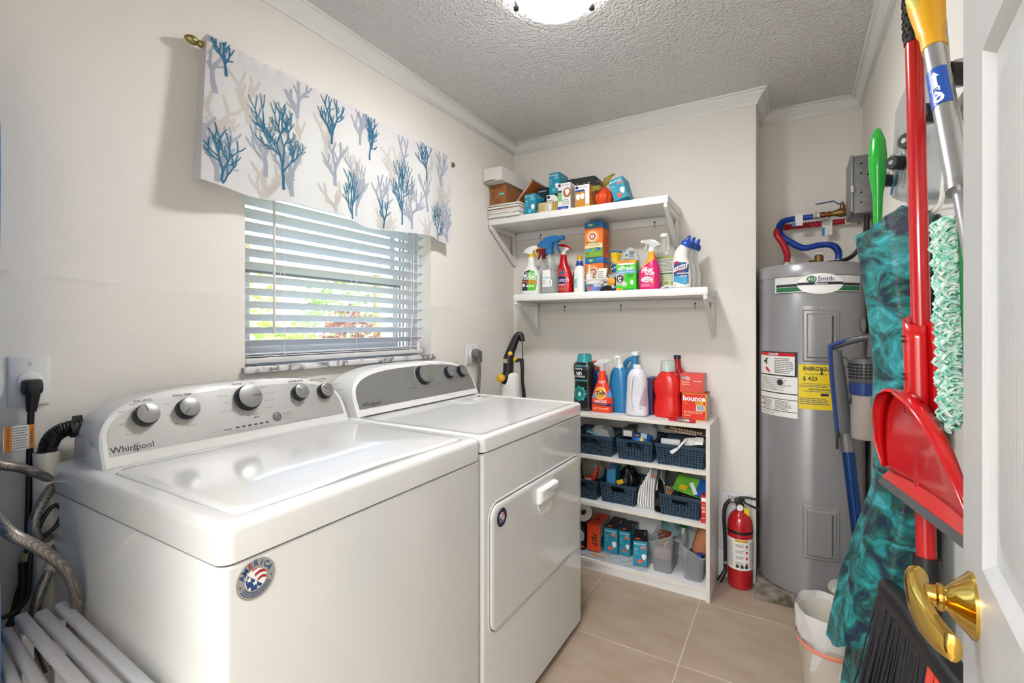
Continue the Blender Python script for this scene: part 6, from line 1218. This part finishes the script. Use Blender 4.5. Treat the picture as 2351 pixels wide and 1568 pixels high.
P('body', MB().tube([(1.690,2.82,tz+.268),(1.705,2.82,tz+.269),(1.720,2.82,tz+.270),(1.745,2.82,tz+.271),(1.760,2.82,tz+.272)], [.013,.015,.022,.022,.015], 16).lathe([(.012,0),(.012,.020),(.009,.022)], 12, (1.732,2.82,tz+.288)), bronze, vl, world=True)
P('stem_nut', MB().lathe([(.007,0),(.007,.010)], 6, (1.732,2.82,tz+.312)), chrome, vl, world=True); P('lever', MB().rings([[(x,2.82+a,z+b) for a, b in rrect(.016,.004,.0015,2)] for x, z in ((1.735,tz+.312),(1.715,tz+.314),(1.695,tz+.330),(1.62,tz+.324))]), mat('lever_blue','#1f3f86',.4), vl, world=True)
ebx = thing('switch_box', 'grey metal electrical switch box on the wall over the heater', 'electrical box', (XR,2.52,1.84)); eg_m = mat('box_metal','#77787a',.45,.5,var=(30,.2))
P('box', MB().box(1.738,XR-.001,2.425,2.625,1.715,1.955), eg_m, ebx, bevel=.004, world=True); P('cover', MB().box(1.730,1.738,2.420,2.630,1.722,1.960), mat('box_cover','#8a8b8d',.4,.5), ebx, bevel=.002, world=True)
for z in (1.76,1.80,1.88,1.92): P('knockout', MB().lathe([(.004,0),(.004,.0008)], 10, (1.765,2.4245,z), align((0,-1,0))), dark, ebx, world=True)
P('slot', MB().box(1.783,1.806,2.4235,2.425,1.868,1.874), dark, ebx, world=True, smooth=0); P('hasp', MB().lathe([(.007,-.014),(.007,.014)], 12, (1.734,2.415,1.815), align((0,0,1))), chrome, ebx, world=True); P('conduit', MB().tube(smooth_path([(1.79,2.47,1.715),(1.79,2.48,1.66),(1.80,2.50,1.55)]), .010, 10), cordm, ebx, world=True)
# ---------------- extinguisher and access cover
ex = thing('fire_extinguisher', 'red fire extinguisher with instruction label standing on the floor', 'fire extinguisher', (1.302,2.537,0), 14); exm = mat('extinguisher_red','#b3101a',.22,coat=.4)
P('cylinder', MB().lathe([(.050,0),(.054,.004),(.0555,.010),(.0555,.295),(.053,.315),(.044,.338),(.030,.355),(.018,.363),(.016,.372)], 48), exm, ex, smooth=50)
EL = Loft([(0,.0555,.0555,2),(.3,.0555,.0555,2)])
el = P('label', MB().grid(lambda u,v: (.0562*math.sin(R(-88+176*u)),-.0562*math.cos(R(-88+176*u)),.095+.145*v),24,2), paper, ex, smooth=60)
ef = lambda th, z: (lambda a, b: (.0568*math.sin(R(th)+a/.0562),-.0568*math.cos(R(th)+a/.0562),z+b))
P('yellow_band', MB().add([ef(0,.232)(a,b) for a, b in [(x,z) for x, z in [(-.030+.006*k,-.005) for k in range(11)]+[(.030-.006*k,.005) for k in range(11)]]],[(k,k+1,20-k,21-k) for k in range(10)]), yel, el, smooth=0); write(el,'INSTRUCTIONS',.0075,ef(0,.232) if 0 else (lambda a,b: (.0574*math.sin(a/.0562),-.0574*math.cos(a/.0562),.232+b)),ink,bold=.02)
for k in range(4): z = .208-.028*k; lines(el,-.028,.010,z-.006,z+.010,3,ef(0,0),ink_g); P('red_icon', MB().add([ef(0,z)(a,b) for a, b in circ(.005,8,.021,0,.007)],[tuple(range(8))]), red, el, smooth=0)
for a in (-.020,0,.020):
    P('square_icon', MB().add([ef(0,.112)(a+p,q) for p, q in rect(-.007,.007,-.007,.007)],[(0,1,2,3)]), ink, el, smooth=0)
lines(el,-.075,-.036,.105,.225,12,ef(0,0),mat('ink_fade')); lines(el,.036,.075,.105,.225,12,ef(0,0),mat('ink_fade'))
P('strap', MB().lathe([(.0562,.262),(.0572,.263),(.0572,.274),(.0562,.275)], 40), black, ex)
P('valve_body', MB().lathe([(.016,.366),(.018,.372),(.018,.395)], 18).box(-.024,.020,-.012,.012,.392,.416), black, ex, bevel=.002); P('gauge', MB().lathe([(.0165,0),(.0165,.010),(.015,.012)], 22, (-.004,-.014,.380), align((0,-1,0))), steel, ex); P('gauge_face', MB().lathe([(.0145,0),(.0145,.0005)], 22, (-.004,-.0265,.380), align((0,-1,0))), paper, ex)
P('carry_handle', MB().rings([[(x,a,z+b) for a, b in rrect(.022,.006,.002,2)] for x, z in ((-.022,.412),(.0,.422),(.035,.425),(.078,.418))]), black, ex); P('squeeze_lever', MB().rings([[(x,a,z+b) for a, b in rrect(.020,.007,.002,2)] for x, z in ((.012,.405),(.035,.392),(.070,.378),(.084,.366))]), black, ex)
P('hose', MB().tube(smooth_path([(-.022,0,.404),(-.045,0,.402),(-.066,-.004,.375),(-.072,-.006,.32),(-.068,-.006,.24),(-.066,-.006,.14),(-.066,-.006,.06)]), .0085, 12), cordm, ex); P('hose_ferrule', MB().lathe([(.0095,-.008),(.0095,.008)], 14, (-.034,0,.404), align((1,0,0))), steel, ex); P('hose_ferrule', MB().lathe([(.0095,-.006),(.0095,.006)], 14, (-.066,-.006,.105)), steel, ex); P('nozzle', MB().tube([(-.066,-.006,.065),(-.078,-.012,.042),(-.096,-.020,.014)], [.009,.010,.013], 12), black, ex)
P('yellow_tag', MB().obox((.026,-.022,.362),(.024,.001,.036),Matrix.Rotation(R(-4),3,'Y')), mat('tag_yellow','#dcc628',.5), ex); P('tag_string', MB().tube([(.012,-.013,.404),(.024,-.020,.380)], .0014, 6), mat('tag_yellow'), ex)
ap = thing('access_cover', 'white access cover with handwriting behind the extinguisher', 'panel', (1.276,YB,.132)); P('cover', MB().box(-.066,.070,-.012,-.001,0,.292), mat('cover_white','#dfe0e4',.35), ap, bevel=.003); write(ap,'TAKE A',.030,front(.004,.262,-.0125),mat('pencil','#77777a',.8),sx=.8); write(ap,'Y',.026,front(-.050,.222,-.0125),mat('pencil'),sx=.8)
# ---------------- stick vacuum
vc = thing('stick_vacuum', 'blue and grey stick vacuum leaning upright against the heater', 'vacuum', (1.735,2.20,0)); vb = mat('vac_blue','#28417d',.25,.4); vg = mat('vac_grey','#4b4b4e',.35)
A = Vector((1.66,2.245,1.165))
P('spine', MB().rings([[(x+a,y+b,z) for a, b in rrect(w_,.040,.012,3)] for x, y, z, w_ in ((1.664,2.245,1.155,.040),(1.672,2.244,1.08,.046),(1.680,2.243,.98,.052),(1.690,2.240,.86,.050),(1.696,2.238,.82,.046))]), vg, vc, world=True)
P('blue_edge', MB().tube(smooth_path([(1.700,2.228,1.192),(1.652,2.230,1.172),(1.648,2.230,1.15),(1.652,2.230,1.06),(1.660,2.228,.96),(1.670,2.226,.84)]), .0085, 8), vb, vc, world=True)
P('handle', MB().tube(smooth_path([(1.655,2.245,1.165),(1.690,2.235,1.182),(1.735,2.22,1.198),(1.770,2.21,1.204),(1.772,2.208,1.17),(1.770,2.205,1.13)]), .013, 12), vg, vc, world=True)
P('trigger_ring', MB().tube([(1.692+.016*math.cos(a),2.236,1.105+.020*math.sin(a)) for a in [2*math.pi*k/24 for k in range(25)]], .0035, 8), vg, vc, world=True)
P('motor_housing', MB().lathe([(.044,1.035),(.048,1.05),(.048,1.10),(.040,1.125)], 28, (1.752,2.205,0)), vg, vc, world=True); mb = MB()
for j in range(5):
    for k in range(9): a = R(190+16*k); c2 = Vector((1.752+.0485*math.cos(a),2.205+.0485*math.sin(a),1.056+.012*j)); mb.obox(c2,(.009,.002,.007),Matrix.Rotation(a+R(90),3,'Z'))
P('grille', mb, dark, vc, world=True, smooth=0)
P('collar_band', MB().lathe([(.048,1.035),(.047,1.0),(.0455,.990)], 28, (1.752,2.205,0)), vb, vc, world=True); P('dust_cup', MB().lathe([(.0445,.990),(.043,.84),(.040,.826),(.001,.825)], 28, (1.752,2.205,0)), mat('cup_clear','#cfc4bc',.08,clear=.55), vc, world=True); P('cup_filter', MB().lathe([(.028,.985),(.026,.88)], 20, (1.752,2.205,0)), mat('filter_tan','#a8978c',.7), vc, world=True)
P('latch', MB().box(1.700,1.716,2.186,2.200,.955,.995), black, vc, bevel=.003, world=True); P('wand_collar', MB().tube([(1.697,2.238,.835),(1.704,2.236,.765)], .025, 16), mat('collar_grey','#77777a',.3,.5), vc, world=True); P('release_clip', MB().box(1.664,1.672,2.206,2.226,.775,.845), black, vc, bevel=.002, world=True)
P('wand', MB().tube([(1.702,2.236,.79),(1.768,2.19,.12)], .0215, 18), mat('wand_blue','#143a72',.2,.5), vc, world=True); P('floor_head', MB().box(1.690,1.805,2.10,2.28,.0,.06), black, vc, bevel=.012, world=True); P('neck', MB().tube([(1.768,2.19,.13),(1.765,2.19,.05)], .018, 12), black, vc, world=True)
# ---------------- bin with liner
bn = thing('waste_bin', 'small beige waste bin lined with a white bag', 'bin', (1.632,1.93,0)); P('bin', MB().lathe([(.080,0),(.083,.004),(.098,.27),(.101,.274),(.096,.274),(.078,.01),(.0001,.008)], 40, cap=False), mat('bin_beige','#d2cabd',.45), bn, smooth=50)
rs = []
for k in range(11):
    t_ = k/10; zz = .19+.105*t_; rr_ = .1015+.004*math.sin(3*t_)
    rs.append([((rr_+.0022*math.sin(9*a+4*t_)+.0016*math.sin(17*a-3*t_))*math.cos(a),(rr_+.0022*math.sin(9*a+4*t_))*math.sin(a),zz-.018*(1-t_)*math.sin(a+.8)-.006*math.sin(2*a)) for a in [2*math.pi*q/64 for q in range(64)]])
for k in range(1,9):
    t_ = k/8; rr_ = .100-.014*t_; rs.append([((rr_+.003*math.sin(7*a+5*t_))*math.cos(a),(rr_+.003*math.sin(7*a+5*t_))*math.sin(a),.295-.006*math.sin(2*a)-.19*t_) for a in [2*math.pi*q/64 for q in range(64)]])
P('liner', MB().rings(rs,False,True), mat('liner_white','#e6e3e1',.45,trans=.25), bn, smooth=70); P('red_band', MB().lathe([(.1025,.175),(.1035,.178),(.1035,.186),(.1025,.189)], 48, cap=False), mat('drawstring','#e08b72',.5), bn)

# ================================================================== RIGHT WALL TOOLS
rk = thing('tool_rail', 'metal rail with black rubber rollers gripping tool handles', 'tool holder', (XR,1.44,1.685)); 
P('rail', MB().box(XR-.012,XR-.001,1.02,1.86,1.665,1.705), mat('rail_metal','#b9b6b0',.35,.8), rk, bevel=.002, world=True)
for y in (1.092,1.268,1.440,1.612,1.785):
    P('roller', MB().lathe([(.017,-.001),(.018,.002),(.018,.050),(.017,.053)], 20, (1.748,y+.004,1.684), align((0,-.15,0) if 0 else (.8,.6,0))), mat('roller_rubber','#1d1d1f',.6,bump=(300,.002)), rk, world=True); P('roller_pin', MB().lathe([(.007,0),(.006,.002)], 12, (1.7475,y+.0035,1.684), align((-.8,-.6,0))), steel, rk, world=True)
    P('spring_plate', MB().box(1.762,1.806,y+.020,y+.044,1.668,1.712).box(1.752,1.764,y+.048,y+.060,1.664,1.722), mat('plate_metal','#c9c5bd',.35,.6), rk, bevel=.003, world=True)
def pole(t, nm, a, b, r, mt, seg=16): return P(nm, MB().tube([a,b], r, seg), mt, t, world=True)
rp = mat('pole_red','#b60d14',.22,coat=.4)
br = thing('broom', 'angled broom with a red handle and black bristles hanging on the wall', 'broom', (1.735,1.20,.5))
T, B = Vector((1.735,1.285,2.06)), Vector((1.735,1.158,.79)); at_ = lambda z: T.lerp(B,(T.z-z)/(T.z-B.z))
pole(br,'handle',at_(2.0),at_(.79),.0155,rp); g = at_(2.2); P('rubber_grip', MB().tube([at_(2.10),at_(1.825)], .0175, 20), mat('grip_black','#232325',.7,bump=(160,.006)), br, world=True)
mb = MB()
for j in range(22):
    for k in range(10): c2 = at_(1.84+.0115*j)+Vector((.0175*math.cos(k*.63+j*.3),.0175*math.sin(k*.63+j*.3),0)); mb.obox(c2,(.0045,.0045,.0055),Matrix.Identity(3))
P('grip_dimples', mb, mat('grip_black'), br, world=True, kind='stuff')
sk = at_(.86); P('socket', MB().tube([at_(.812),at_(.72),at_(.67)], [.0205,.021,.030], 18), black, br, world=True)
hd0, hd1 = Vector((1.690,1.268,.690)), Vector((1.770,.945,.662))
hd_dir = (hd1-hd0).normalized(); rs = []
for t_ in (0,.06,.2,.35,.5,.7,.9,1):
    c2 = hd0.lerp(hd1,t_); q = at_(.70); s_ = 1+.6*math.exp(-((t_-.3)/.14)**2); rs.append([c2+Vector((a*1.0,0,b*s_ if b > 0 else b)) for a, b in rrect(.044*(.6 if t_ in (0,1) else 1),.040,.012,3)])
P('broom_head', MB().rings(rs), black, br, world=True)
rnd = random.Random(4)
for nm, u0, u1, mt_ in (('black_bristles',.02,.60,mat('bristle_black','#25252a',.45)),('red_bristles',.60,1.0,mat('bristle_red','#d6443a',.45))):
    mb = MB()
    for k in range(int(1900*(u1-u0))):
        u = rnd.uniform(u0,u1); c2 = hd0.lerp(hd1,u)+Vector((rnd.uniform(-.018,.018),0,-.015)); L_ = .23+rnd.uniform(-.012,.012)+.10*u*.3; d = Vector((-.04+rnd.uniform(-.04,.04)-.10*(1-u),.10*(1-u)*1.2+rnd.uniform(-.03,.03),-1)).normalized()
        mb.tube([c2,c2+d*L_], [.0019,.0014], 4, cap=False)
    P(nm, mb, mt_, br, world=True, kind='stuff')
# dustpan clipped on the broom handle
dp = thing('dustpan', 'red upright dustpan snapped onto the broom handle', 'dustpan', (1.72,1.18,.9)); dm = mat('dustpan_red','#c30e14',.2,coat=.5)
s0, s1 = at_(1.255), at_(1.075); slv = []
for k in range(6):
    c2 = s0.lerp(s1,k/5); slv.append([c2+Vector((.024*math.cos(a)-.004,.024*math.sin(a),.010*math.sin(a) if k == 0 else 0)) for a in [R(60+240*q/16) for q in range(17)]])
o = P('sleeve', MB().rings(slv,closed=False), dm, dp, world=True, smooth=60); o.modifiers.new('wall','SOLIDIFY').thickness = .004
wing = []
for k in range(8):
    c2 = s0.lerp(s1,k/7); e = .022+.030*min(1,k/2.0)**.5 if k else .012; wing.append([c2+Vector((.004,-.018,0)), c2+Vector((.010,-.018-e*.6,-.004)), c2+Vector((.018,-.018-e,-.012 if k == 0 else 0))])
o = P('sleeve_wing', MB().rings(wing,closed=False), dm, dp, world=True, smooth=60); o.modifiers.new('wall','SOLIDIFY').thickness = .003
for z in (1.222,1.212,1.148,1.139): c2 = at_(z); P('slot', MB().box(c2.x-.0302,c2.x-.0292,c2.y-.012,c2.y+.006,z,z+.004), dark, dp, world=True, smooth=0)
Lp, Rp = Vector((1.718,1.286,.930)), Vector((1.780,.965,.930)); ax = (Rp-Lp); Wd = ax.length; ax.normalize(); nrm = Vector((ax.y,-ax.x,0)); nrm = nrm if nrm.x < 0 else -nrm
def pan(u, z, dd): return Lp+ax*(u*Wd)+Vector((0,0,z))+nrm*dd
top_c = at_(1.09); uc = (top_c-Lp).dot(ax)/Wd
def half(z): return .5*(1-(z/.185)**2.2)**.5 if z < .185 else 0
nz = 18; backp = []; 
for j in range(nz+1):
    z = .012+.172*j/nz; h0 = max(half(z),.05); c_u = .5+(uc-.5)*(j/nz)
    backp.append([pan(c_u+h0*(2*i/16-1), z, .026-.012*math.cos(math.pi*(i/16-.5))*(1-.4*j/nz)) for i in range(17)])
o = P('pan_back', MB().rings(backp,closed=False), dm, dp, world=True, smooth=70); o.modifiers.new('wall','SOLIDIFY').thickness = .0025
rimr = []
edge = [(j, 0) for j in range(nz+1)]+[(nz,i) for i in range(1,16)]+[(j,16) for j in range(nz,-1,-1)]
for (j,i) in edge:
    b = backp[j][i]; dpt = .006+.026*(j/nz)**.8
    rimr.append([b, b+nrm*dpt*.5+Vector((0,0,.003)), b+nrm*dpt, b+nrm*dpt+Vector((0,0,.006))-nrm*.003])
o = P('pan_wall', MB().rings(rimr,closed=False), dm, dp, world=True, smooth=60); o.modifiers.new('wall','SOLIDIFY').thickness = .0025
P('pan_lip', MB().rings([[pan(u,.013,.008),pan(u,-.014,.030),pan(u,-.010,.034),pan(u,.016,.014)] for u in (-.01,.25,.5,.75,1.01)]), dm, dp, world=True, smooth=30); P('rubber_edge', MB().rings([[pan(u,-.010,.026),pan(u,-.024,.036),pan(u,-.021,.041),pan(u,-.008,.034)] for u in (-.01,.5,1.01)]), mat('rubber_grey','#4a4a4c',.7), dp, world=True, smooth=30)
# telescopic mop pole
mp_ = thing('mop_pole', 'silver telescopic mop pole with a yellow grip and blue sticker', 'mop', (1.735,1.0,1.4)); a0, a1 = Vector((1.735,1.190,1.900)), Vector((1.742,.800,1.105)); mt_ = lambda z: a0.lerp(a1,(a0.z-z)/(a0.z-a1.z))
alu = mat('aluminium','#c3c5c8',.28,.9)
pole(mp_,'pole',mt_(1.76),mt_(1.452),.0165,alu); pole(mp_,'inner_pole',mt_(1.46),mt_(1.12),.0105,alu); P('pole_ring', MB().tube([mt_(1.462),mt_(1.448)], .0178, 16), steel, mp_, world=True)
yg = [mt_(1.95-.012*k) for k in range(19)]; P('yellow_grip', MB().tube(yg, [.022+.006*math.sin(math.pi*min(1,k/13)) - (.004 if k > 14 else 0) for k in range(19)], 20), mat('grip_yellow','#f0b31a',.4), mp_, world=True)
P('thumb_pad', MB().tube([mt_(1.90)+Vector((-.012,-.010,0)),mt_(1.86)+Vector((-.016,-.014,0)),mt_(1.82)+Vector((-.012,-.010,0))], [.010,.016,.008], 12), mat('pad_lime','#dfd65a',.5), mp_, world=True)
dirp = (a1-a0).normalized(); nx_ = Vector((-.78,-.62,0)); nx_ = (nx_-dirp*nx_.dot(dirp)).normalized(); sx_ = dirp.cross(nx_).normalized()
def pw(z, e=.0172): return lambda a, b: tuple(mt_(z)-dirp*b+(nx_*math.cos(a/e)+sx_*math.sin(a/e))*e)
def cyl_patch(par, nm, a_0, a_1, b0, b1, z, mt2, e): return P(nm, MB().grid(lambda u,v: pw(z,e)(a_0+(a_1-a_0)*u, b0+(b1-b0)*v), 12, 3), mt2, par, world=True, smooth=60)
stk = cyl_patch(mp_,'blue_sticker',-.024,.024,-.040,.044,1.640,mat('sticker_cobalt','#2257b8',.4),.0172); 
P('white_arrow', MB().add([pw(1.640,.0178)(a-.006,b) for a, b in [(-.002,-.002),(.004,-.002),(.004,.022),(.008,.022),(.001,.034),(-.006,.022),(-.002,.022)]],[tuple(range(7))]), ink_white, stk, world=True, smooth=0)
write(stk,'6',.034,lambda a,b: pw(1.640,.0180)(-.006+a,-.026+b),ink_white,bold=.03,world=True); write(stk,'FT',.015,lambda a,b: pw(1.640,.0180)(-.003+a,-.008+b),ink_white,bold=.02,world=True)
# chenille mop pad
cm = thing('mop_pad', 'green and white chenille mop pad hanging on the wall', 'mop head', (1.765,1.02,1.2)); q0, q1 = Vector((1.762,1.062,1.425)), Vector((1.774,1.070,1.085))
fa = (q1-q0).normalized()
P('green_backing', MB().rings([[q0.lerp(q1,t_)+Vector((.000,-.012,0))+Vector((a,b,0)) for a, b in rrect(.016,.018,.005,3)] for t_ in (-.03,.2,.4,.6,.8,1.03)]), mat('backing_green','#15803f',.8,bump=(500,.002)), cm, world=True)
mint = mat('yarn_mint','#5fc2a8',.9,var=(130,'#e9efe9')); rnd = random.Random(6); mb = MB()
for k in range(1300):
    t_ = rnd.random(); c2 = q0.lerp(q1,t_)+Vector((rnd.uniform(-.012,.0),rnd.uniform(-.004,.034),0)); d = Vector((rnd.uniform(-1.0,-.3),rnd.uniform(-.1,.9),rnd.uniform(-.9,.1))).normalized(); L_ = rnd.uniform(.018,.030)
    mb.tube(smooth_path([c2,c2+d*L_*.6+Vector((0,0,.004)),c2+d*L_+Vector((0,0,-.004)),c2+d*L_*.7+Vector((0,0,-.013))],2), .0028, 5, cap=False)
P('yarn_loops', mb, mint, cm, world=True, kind='stuff', label='mint and white yarn loops')
# green duster
gd = thing('duster', 'duster with a rounded green handle on a thin silver pole', 'duster', (1.735,1.735,1.6)); x_, y_ = 1.732, 1.722
P('green_handle', MB().lathe([(.0105,1.50),(.011,1.56),(.0125,1.62),(.020,1.68),(.0225,1.73),(.019,1.78),(.009,1.812),(.001,1.818)], 24, (x_,y_,0)), mat('handle_green','#17a32a',.25,coat=.4), gd, world=True); pole(gd,'pole',(x_,y_,1.56),(x_+.004,y_,1.05),.0095,alu)
# translucent pocket, wire rack and plate on the wall
pkm = mat('pocket_plastic','#dfe3e4',.2,clear=.55)
pw_ = thing('plastic_pocket', 'translucent plastic pocket with a blue edge on the wall behind the rail', 'wall pocket', (XR,1.60,1.75))
P('pocket', MB().rings([[(XR-.002,1.42,1.96),(XR-.002,1.80,1.90),(XR-.002,1.86,1.62),(XR-.002,1.30,1.50)],[(XR-.030,1.44,1.93),(XR-.040,1.78,1.88),(XR-.044,1.84,1.64),(XR-.040,1.32,1.53)]]), pkm, pw_, world=True, bevel=.012, smooth=50); P('blue_edge', MB().tube([(XR-.046,1.80,1.64),(XR-.046,1.44,1.78)], .0025, 6), mat('tag_blue'), pw_, world=True)
wk = thing('wire_rack', 'small white wire rack on the wall under the rail', 'rack', (XR,1.13,1.52)); P('plate', MB().box(XR-.006,XR-.001,.92,1.42,1.36,1.44), plastic_white, wk, bevel=.002, world=True)
P('wire', MB().tube(smooth_path([(XR-.01,1.13,1.57),(XR-.055,1.13,1.575),(XR-.062,1.13,1.55),(XR-.062,1.16,1.48),(XR-.062,1.20,1.465),(XR-.055,1.25,1.478),(XR-.01,1.25,1.48)]), .0042, 8).tube([(XR-.01,1.02,1.57),(XR-.055,1.13,1.572)], .003, 6).tube([(XR-.01,1.06,1.56),(XR-.05,1.14,1.566)], .003, 6), plastic_white, wk, world=True); P('screw', MB().lathe([(.004,0),(.003,.002)], 10, (XR-.006,1.22,1.41), align((-1,0,0))), steel, wk, world=True)
cb = thing('corner_brush', 'brush with thin dark bristles high on the wall behind the yellow grip', 'brush', (XR-.04,1.02,1.83)); P('block', MB().rings([[(XR-.05+a,y,z+b) for a, b in rrect(.03,.03,.006,2)] for y, z in ((.86,1.70),(1.00,1.80))]), mat('block_beige','#d8cdb8',.6), cb, world=True); mb = MB(); rnd = random.Random(9)
for k in range(70): t_ = rnd.random(); c2 = Vector((XR-.05,.86,1.70)).lerp(Vector((XR-.05,1.0,1.80)),t_); mb.tube([c2,c2+Vector((rnd.uniform(-.02,.02),.045+rnd.uniform(-.01,.02),.035+rnd.uniform(-.02,.02)))], .0008, 4, cap=False)
P('bristles', mb, ink, cb, world=True, kind='stuff')
# teal printed cloth hanging in folds
def teal_cloth():
    m = bpy.data.materials.new('teal_print'); m.use_nodes = True; n = m.node_tree; b = n.nodes['Principled BSDF']; b.inputs['Roughness'].default_value = .45
    t = n.nodes.new('ShaderNodeTexCoord'); mp = n.nodes.new('ShaderNodeMapping'); mp.inputs['Scale'].default_value = (7,7,13)
    z = n.nodes.new('ShaderNodeTexNoise'); z.inputs['Scale'].default_value = 1.6; z.inputs['Detail'].default_value = 4; z.inputs['Roughness'].default_value = .6; z.inputs['Distortion'].default_value = 1.0
    r = n.nodes.new('ShaderNodeValToRGB'); e = r.color_ramp.elements; r.color_ramp.interpolation = 'CONSTANT'
    e[0].position = .30; e[0].color = lin('#0e1f38'); e[1].position = .74; e[1].color = lin('#7fc4cc')
    for p, c in ((.36,'#14243f'),(.40,'#0f3d42'),(.43,'#1a4f3c'),(.46,'#14565a'),(.49,'#186d70'),(.52,'#1d7a80'),(.55,'#237f7a'),(.58,'#2c929c'),(.62,'#45a4ac'),(.67,'#2f8ba0')): q = e.new(p); q.color = lin(c)
    n.links.new(t.outputs['Object'], mp.inputs[0]); n.links.new(mp.outputs[0], z.inputs['Vector']); n.links.new(z.outputs['Fac'], r.inputs[0]); n.links.new(r.outputs[0], b.inputs['Base Color'])
    w = n.nodes.new('ShaderNodeTexNoise'); w.inputs['Scale'].default_value = 14; w.inputs['Detail'].default_value = 4; w.inputs['Distortion'].default_value = 1.5; bp = n.nodes.new('ShaderNodeBump'); bp.inputs['Distance'].default_value = .012; bp.inputs['Strength'].default_value = .5
    n.links.new(t.outputs['Object'], w.inputs['Vector']); n.links.new(w.outputs['Fac'], bp.inputs['Height']); n.links.new(bp.outputs[0], b.inputs['Normal'])
    return m
tcm = teal_cloth()
tc_ = thing('hanging_cloth', 'teal and navy painted pattern cloth hanging in two tiers on the wall', 'cloth', (1.70,1.55,.2))
def tier(nm, zs, seed):
    rs = []
    for z, cx, cy, rx, ry, fold in zs:
        rs.append([(cx+rx*(1+fold*math.sin(6*a+seed+z*5)+.5*fold*math.sin(11*a+2*z+seed))*math.cos(a), cy+ry*(1+fold*math.sin(5*a+seed*2+z*4))*math.sin(a), z+.012*math.sin(3*a+seed) - (.055*math.sin(a) if nm == 'skirt' and z < .5 else 0)+ (.02*math.cos(a) if z > 1.4 else 0)) for a in [2*math.pi*k/72 for k in range(72)]])
    P(nm, MB().rings(rs,True,False), tcm, tc_, world=True, smooth=70)
def tz_(z, rx, fold, ry=None): return (z, 1.808-rx, 1.50, rx, ry or .10+.6*rx, fold)
tier('upper_cover', [(1.520,1.740,1.52,.018,.06,.03),tz_(1.497,.074,.03),tz_(1.40,.068,.05),tz_(1.30,.062,.06),tz_(1.20,.057,.07),tz_(1.13,.055,.07),tz_(1.06,.056,.06),tz_(1.03,.058,.06)], .4)
tier('skirt', [tz_(1.10,.050,.05),tz_(1.0,.054,.06),tz_(.93,.054,.06),tz_(.83,.056,.06),tz_(.705,.073,.06),tz_(.59,.088,.06),tz_(.47,.100,.06),tz_(.43,.103,.06)], 1.1)
tier('lower_tier', [tz_(.62,.062,.06),tz_(.45,.078,.08),tz_(.30,.086,.09),tz_(.10,.092,.10)], 2.0)
import OpenImageIO as oiio, numpy as np, sys
b=oiio.ImageBuf('/workdir/render_main.png').get_pixels(oiio.UINT8)
k=b.shape[1]/2351
for u,v in [(200,300),(150,700),(300,700),(1400,150),(1900,120),(1500,330),(1690,500),(1250,850),(1690,900),(1850,350),(650,1400),(250,1250),(900,1350),(1220,1350),(700,1080),(1150,960),(1500,1480),(2235,900),(2320,900),(700,450),(600,300),(800,620),(1800,1000),(1100,200)]:
    x,y=int(u*k),int(v*k); p=b[max(0,y-3):y+4,max(0,x-3):x+4,:3].reshape(-1,3).mean(0); print((u,v),p.round().astype(int))
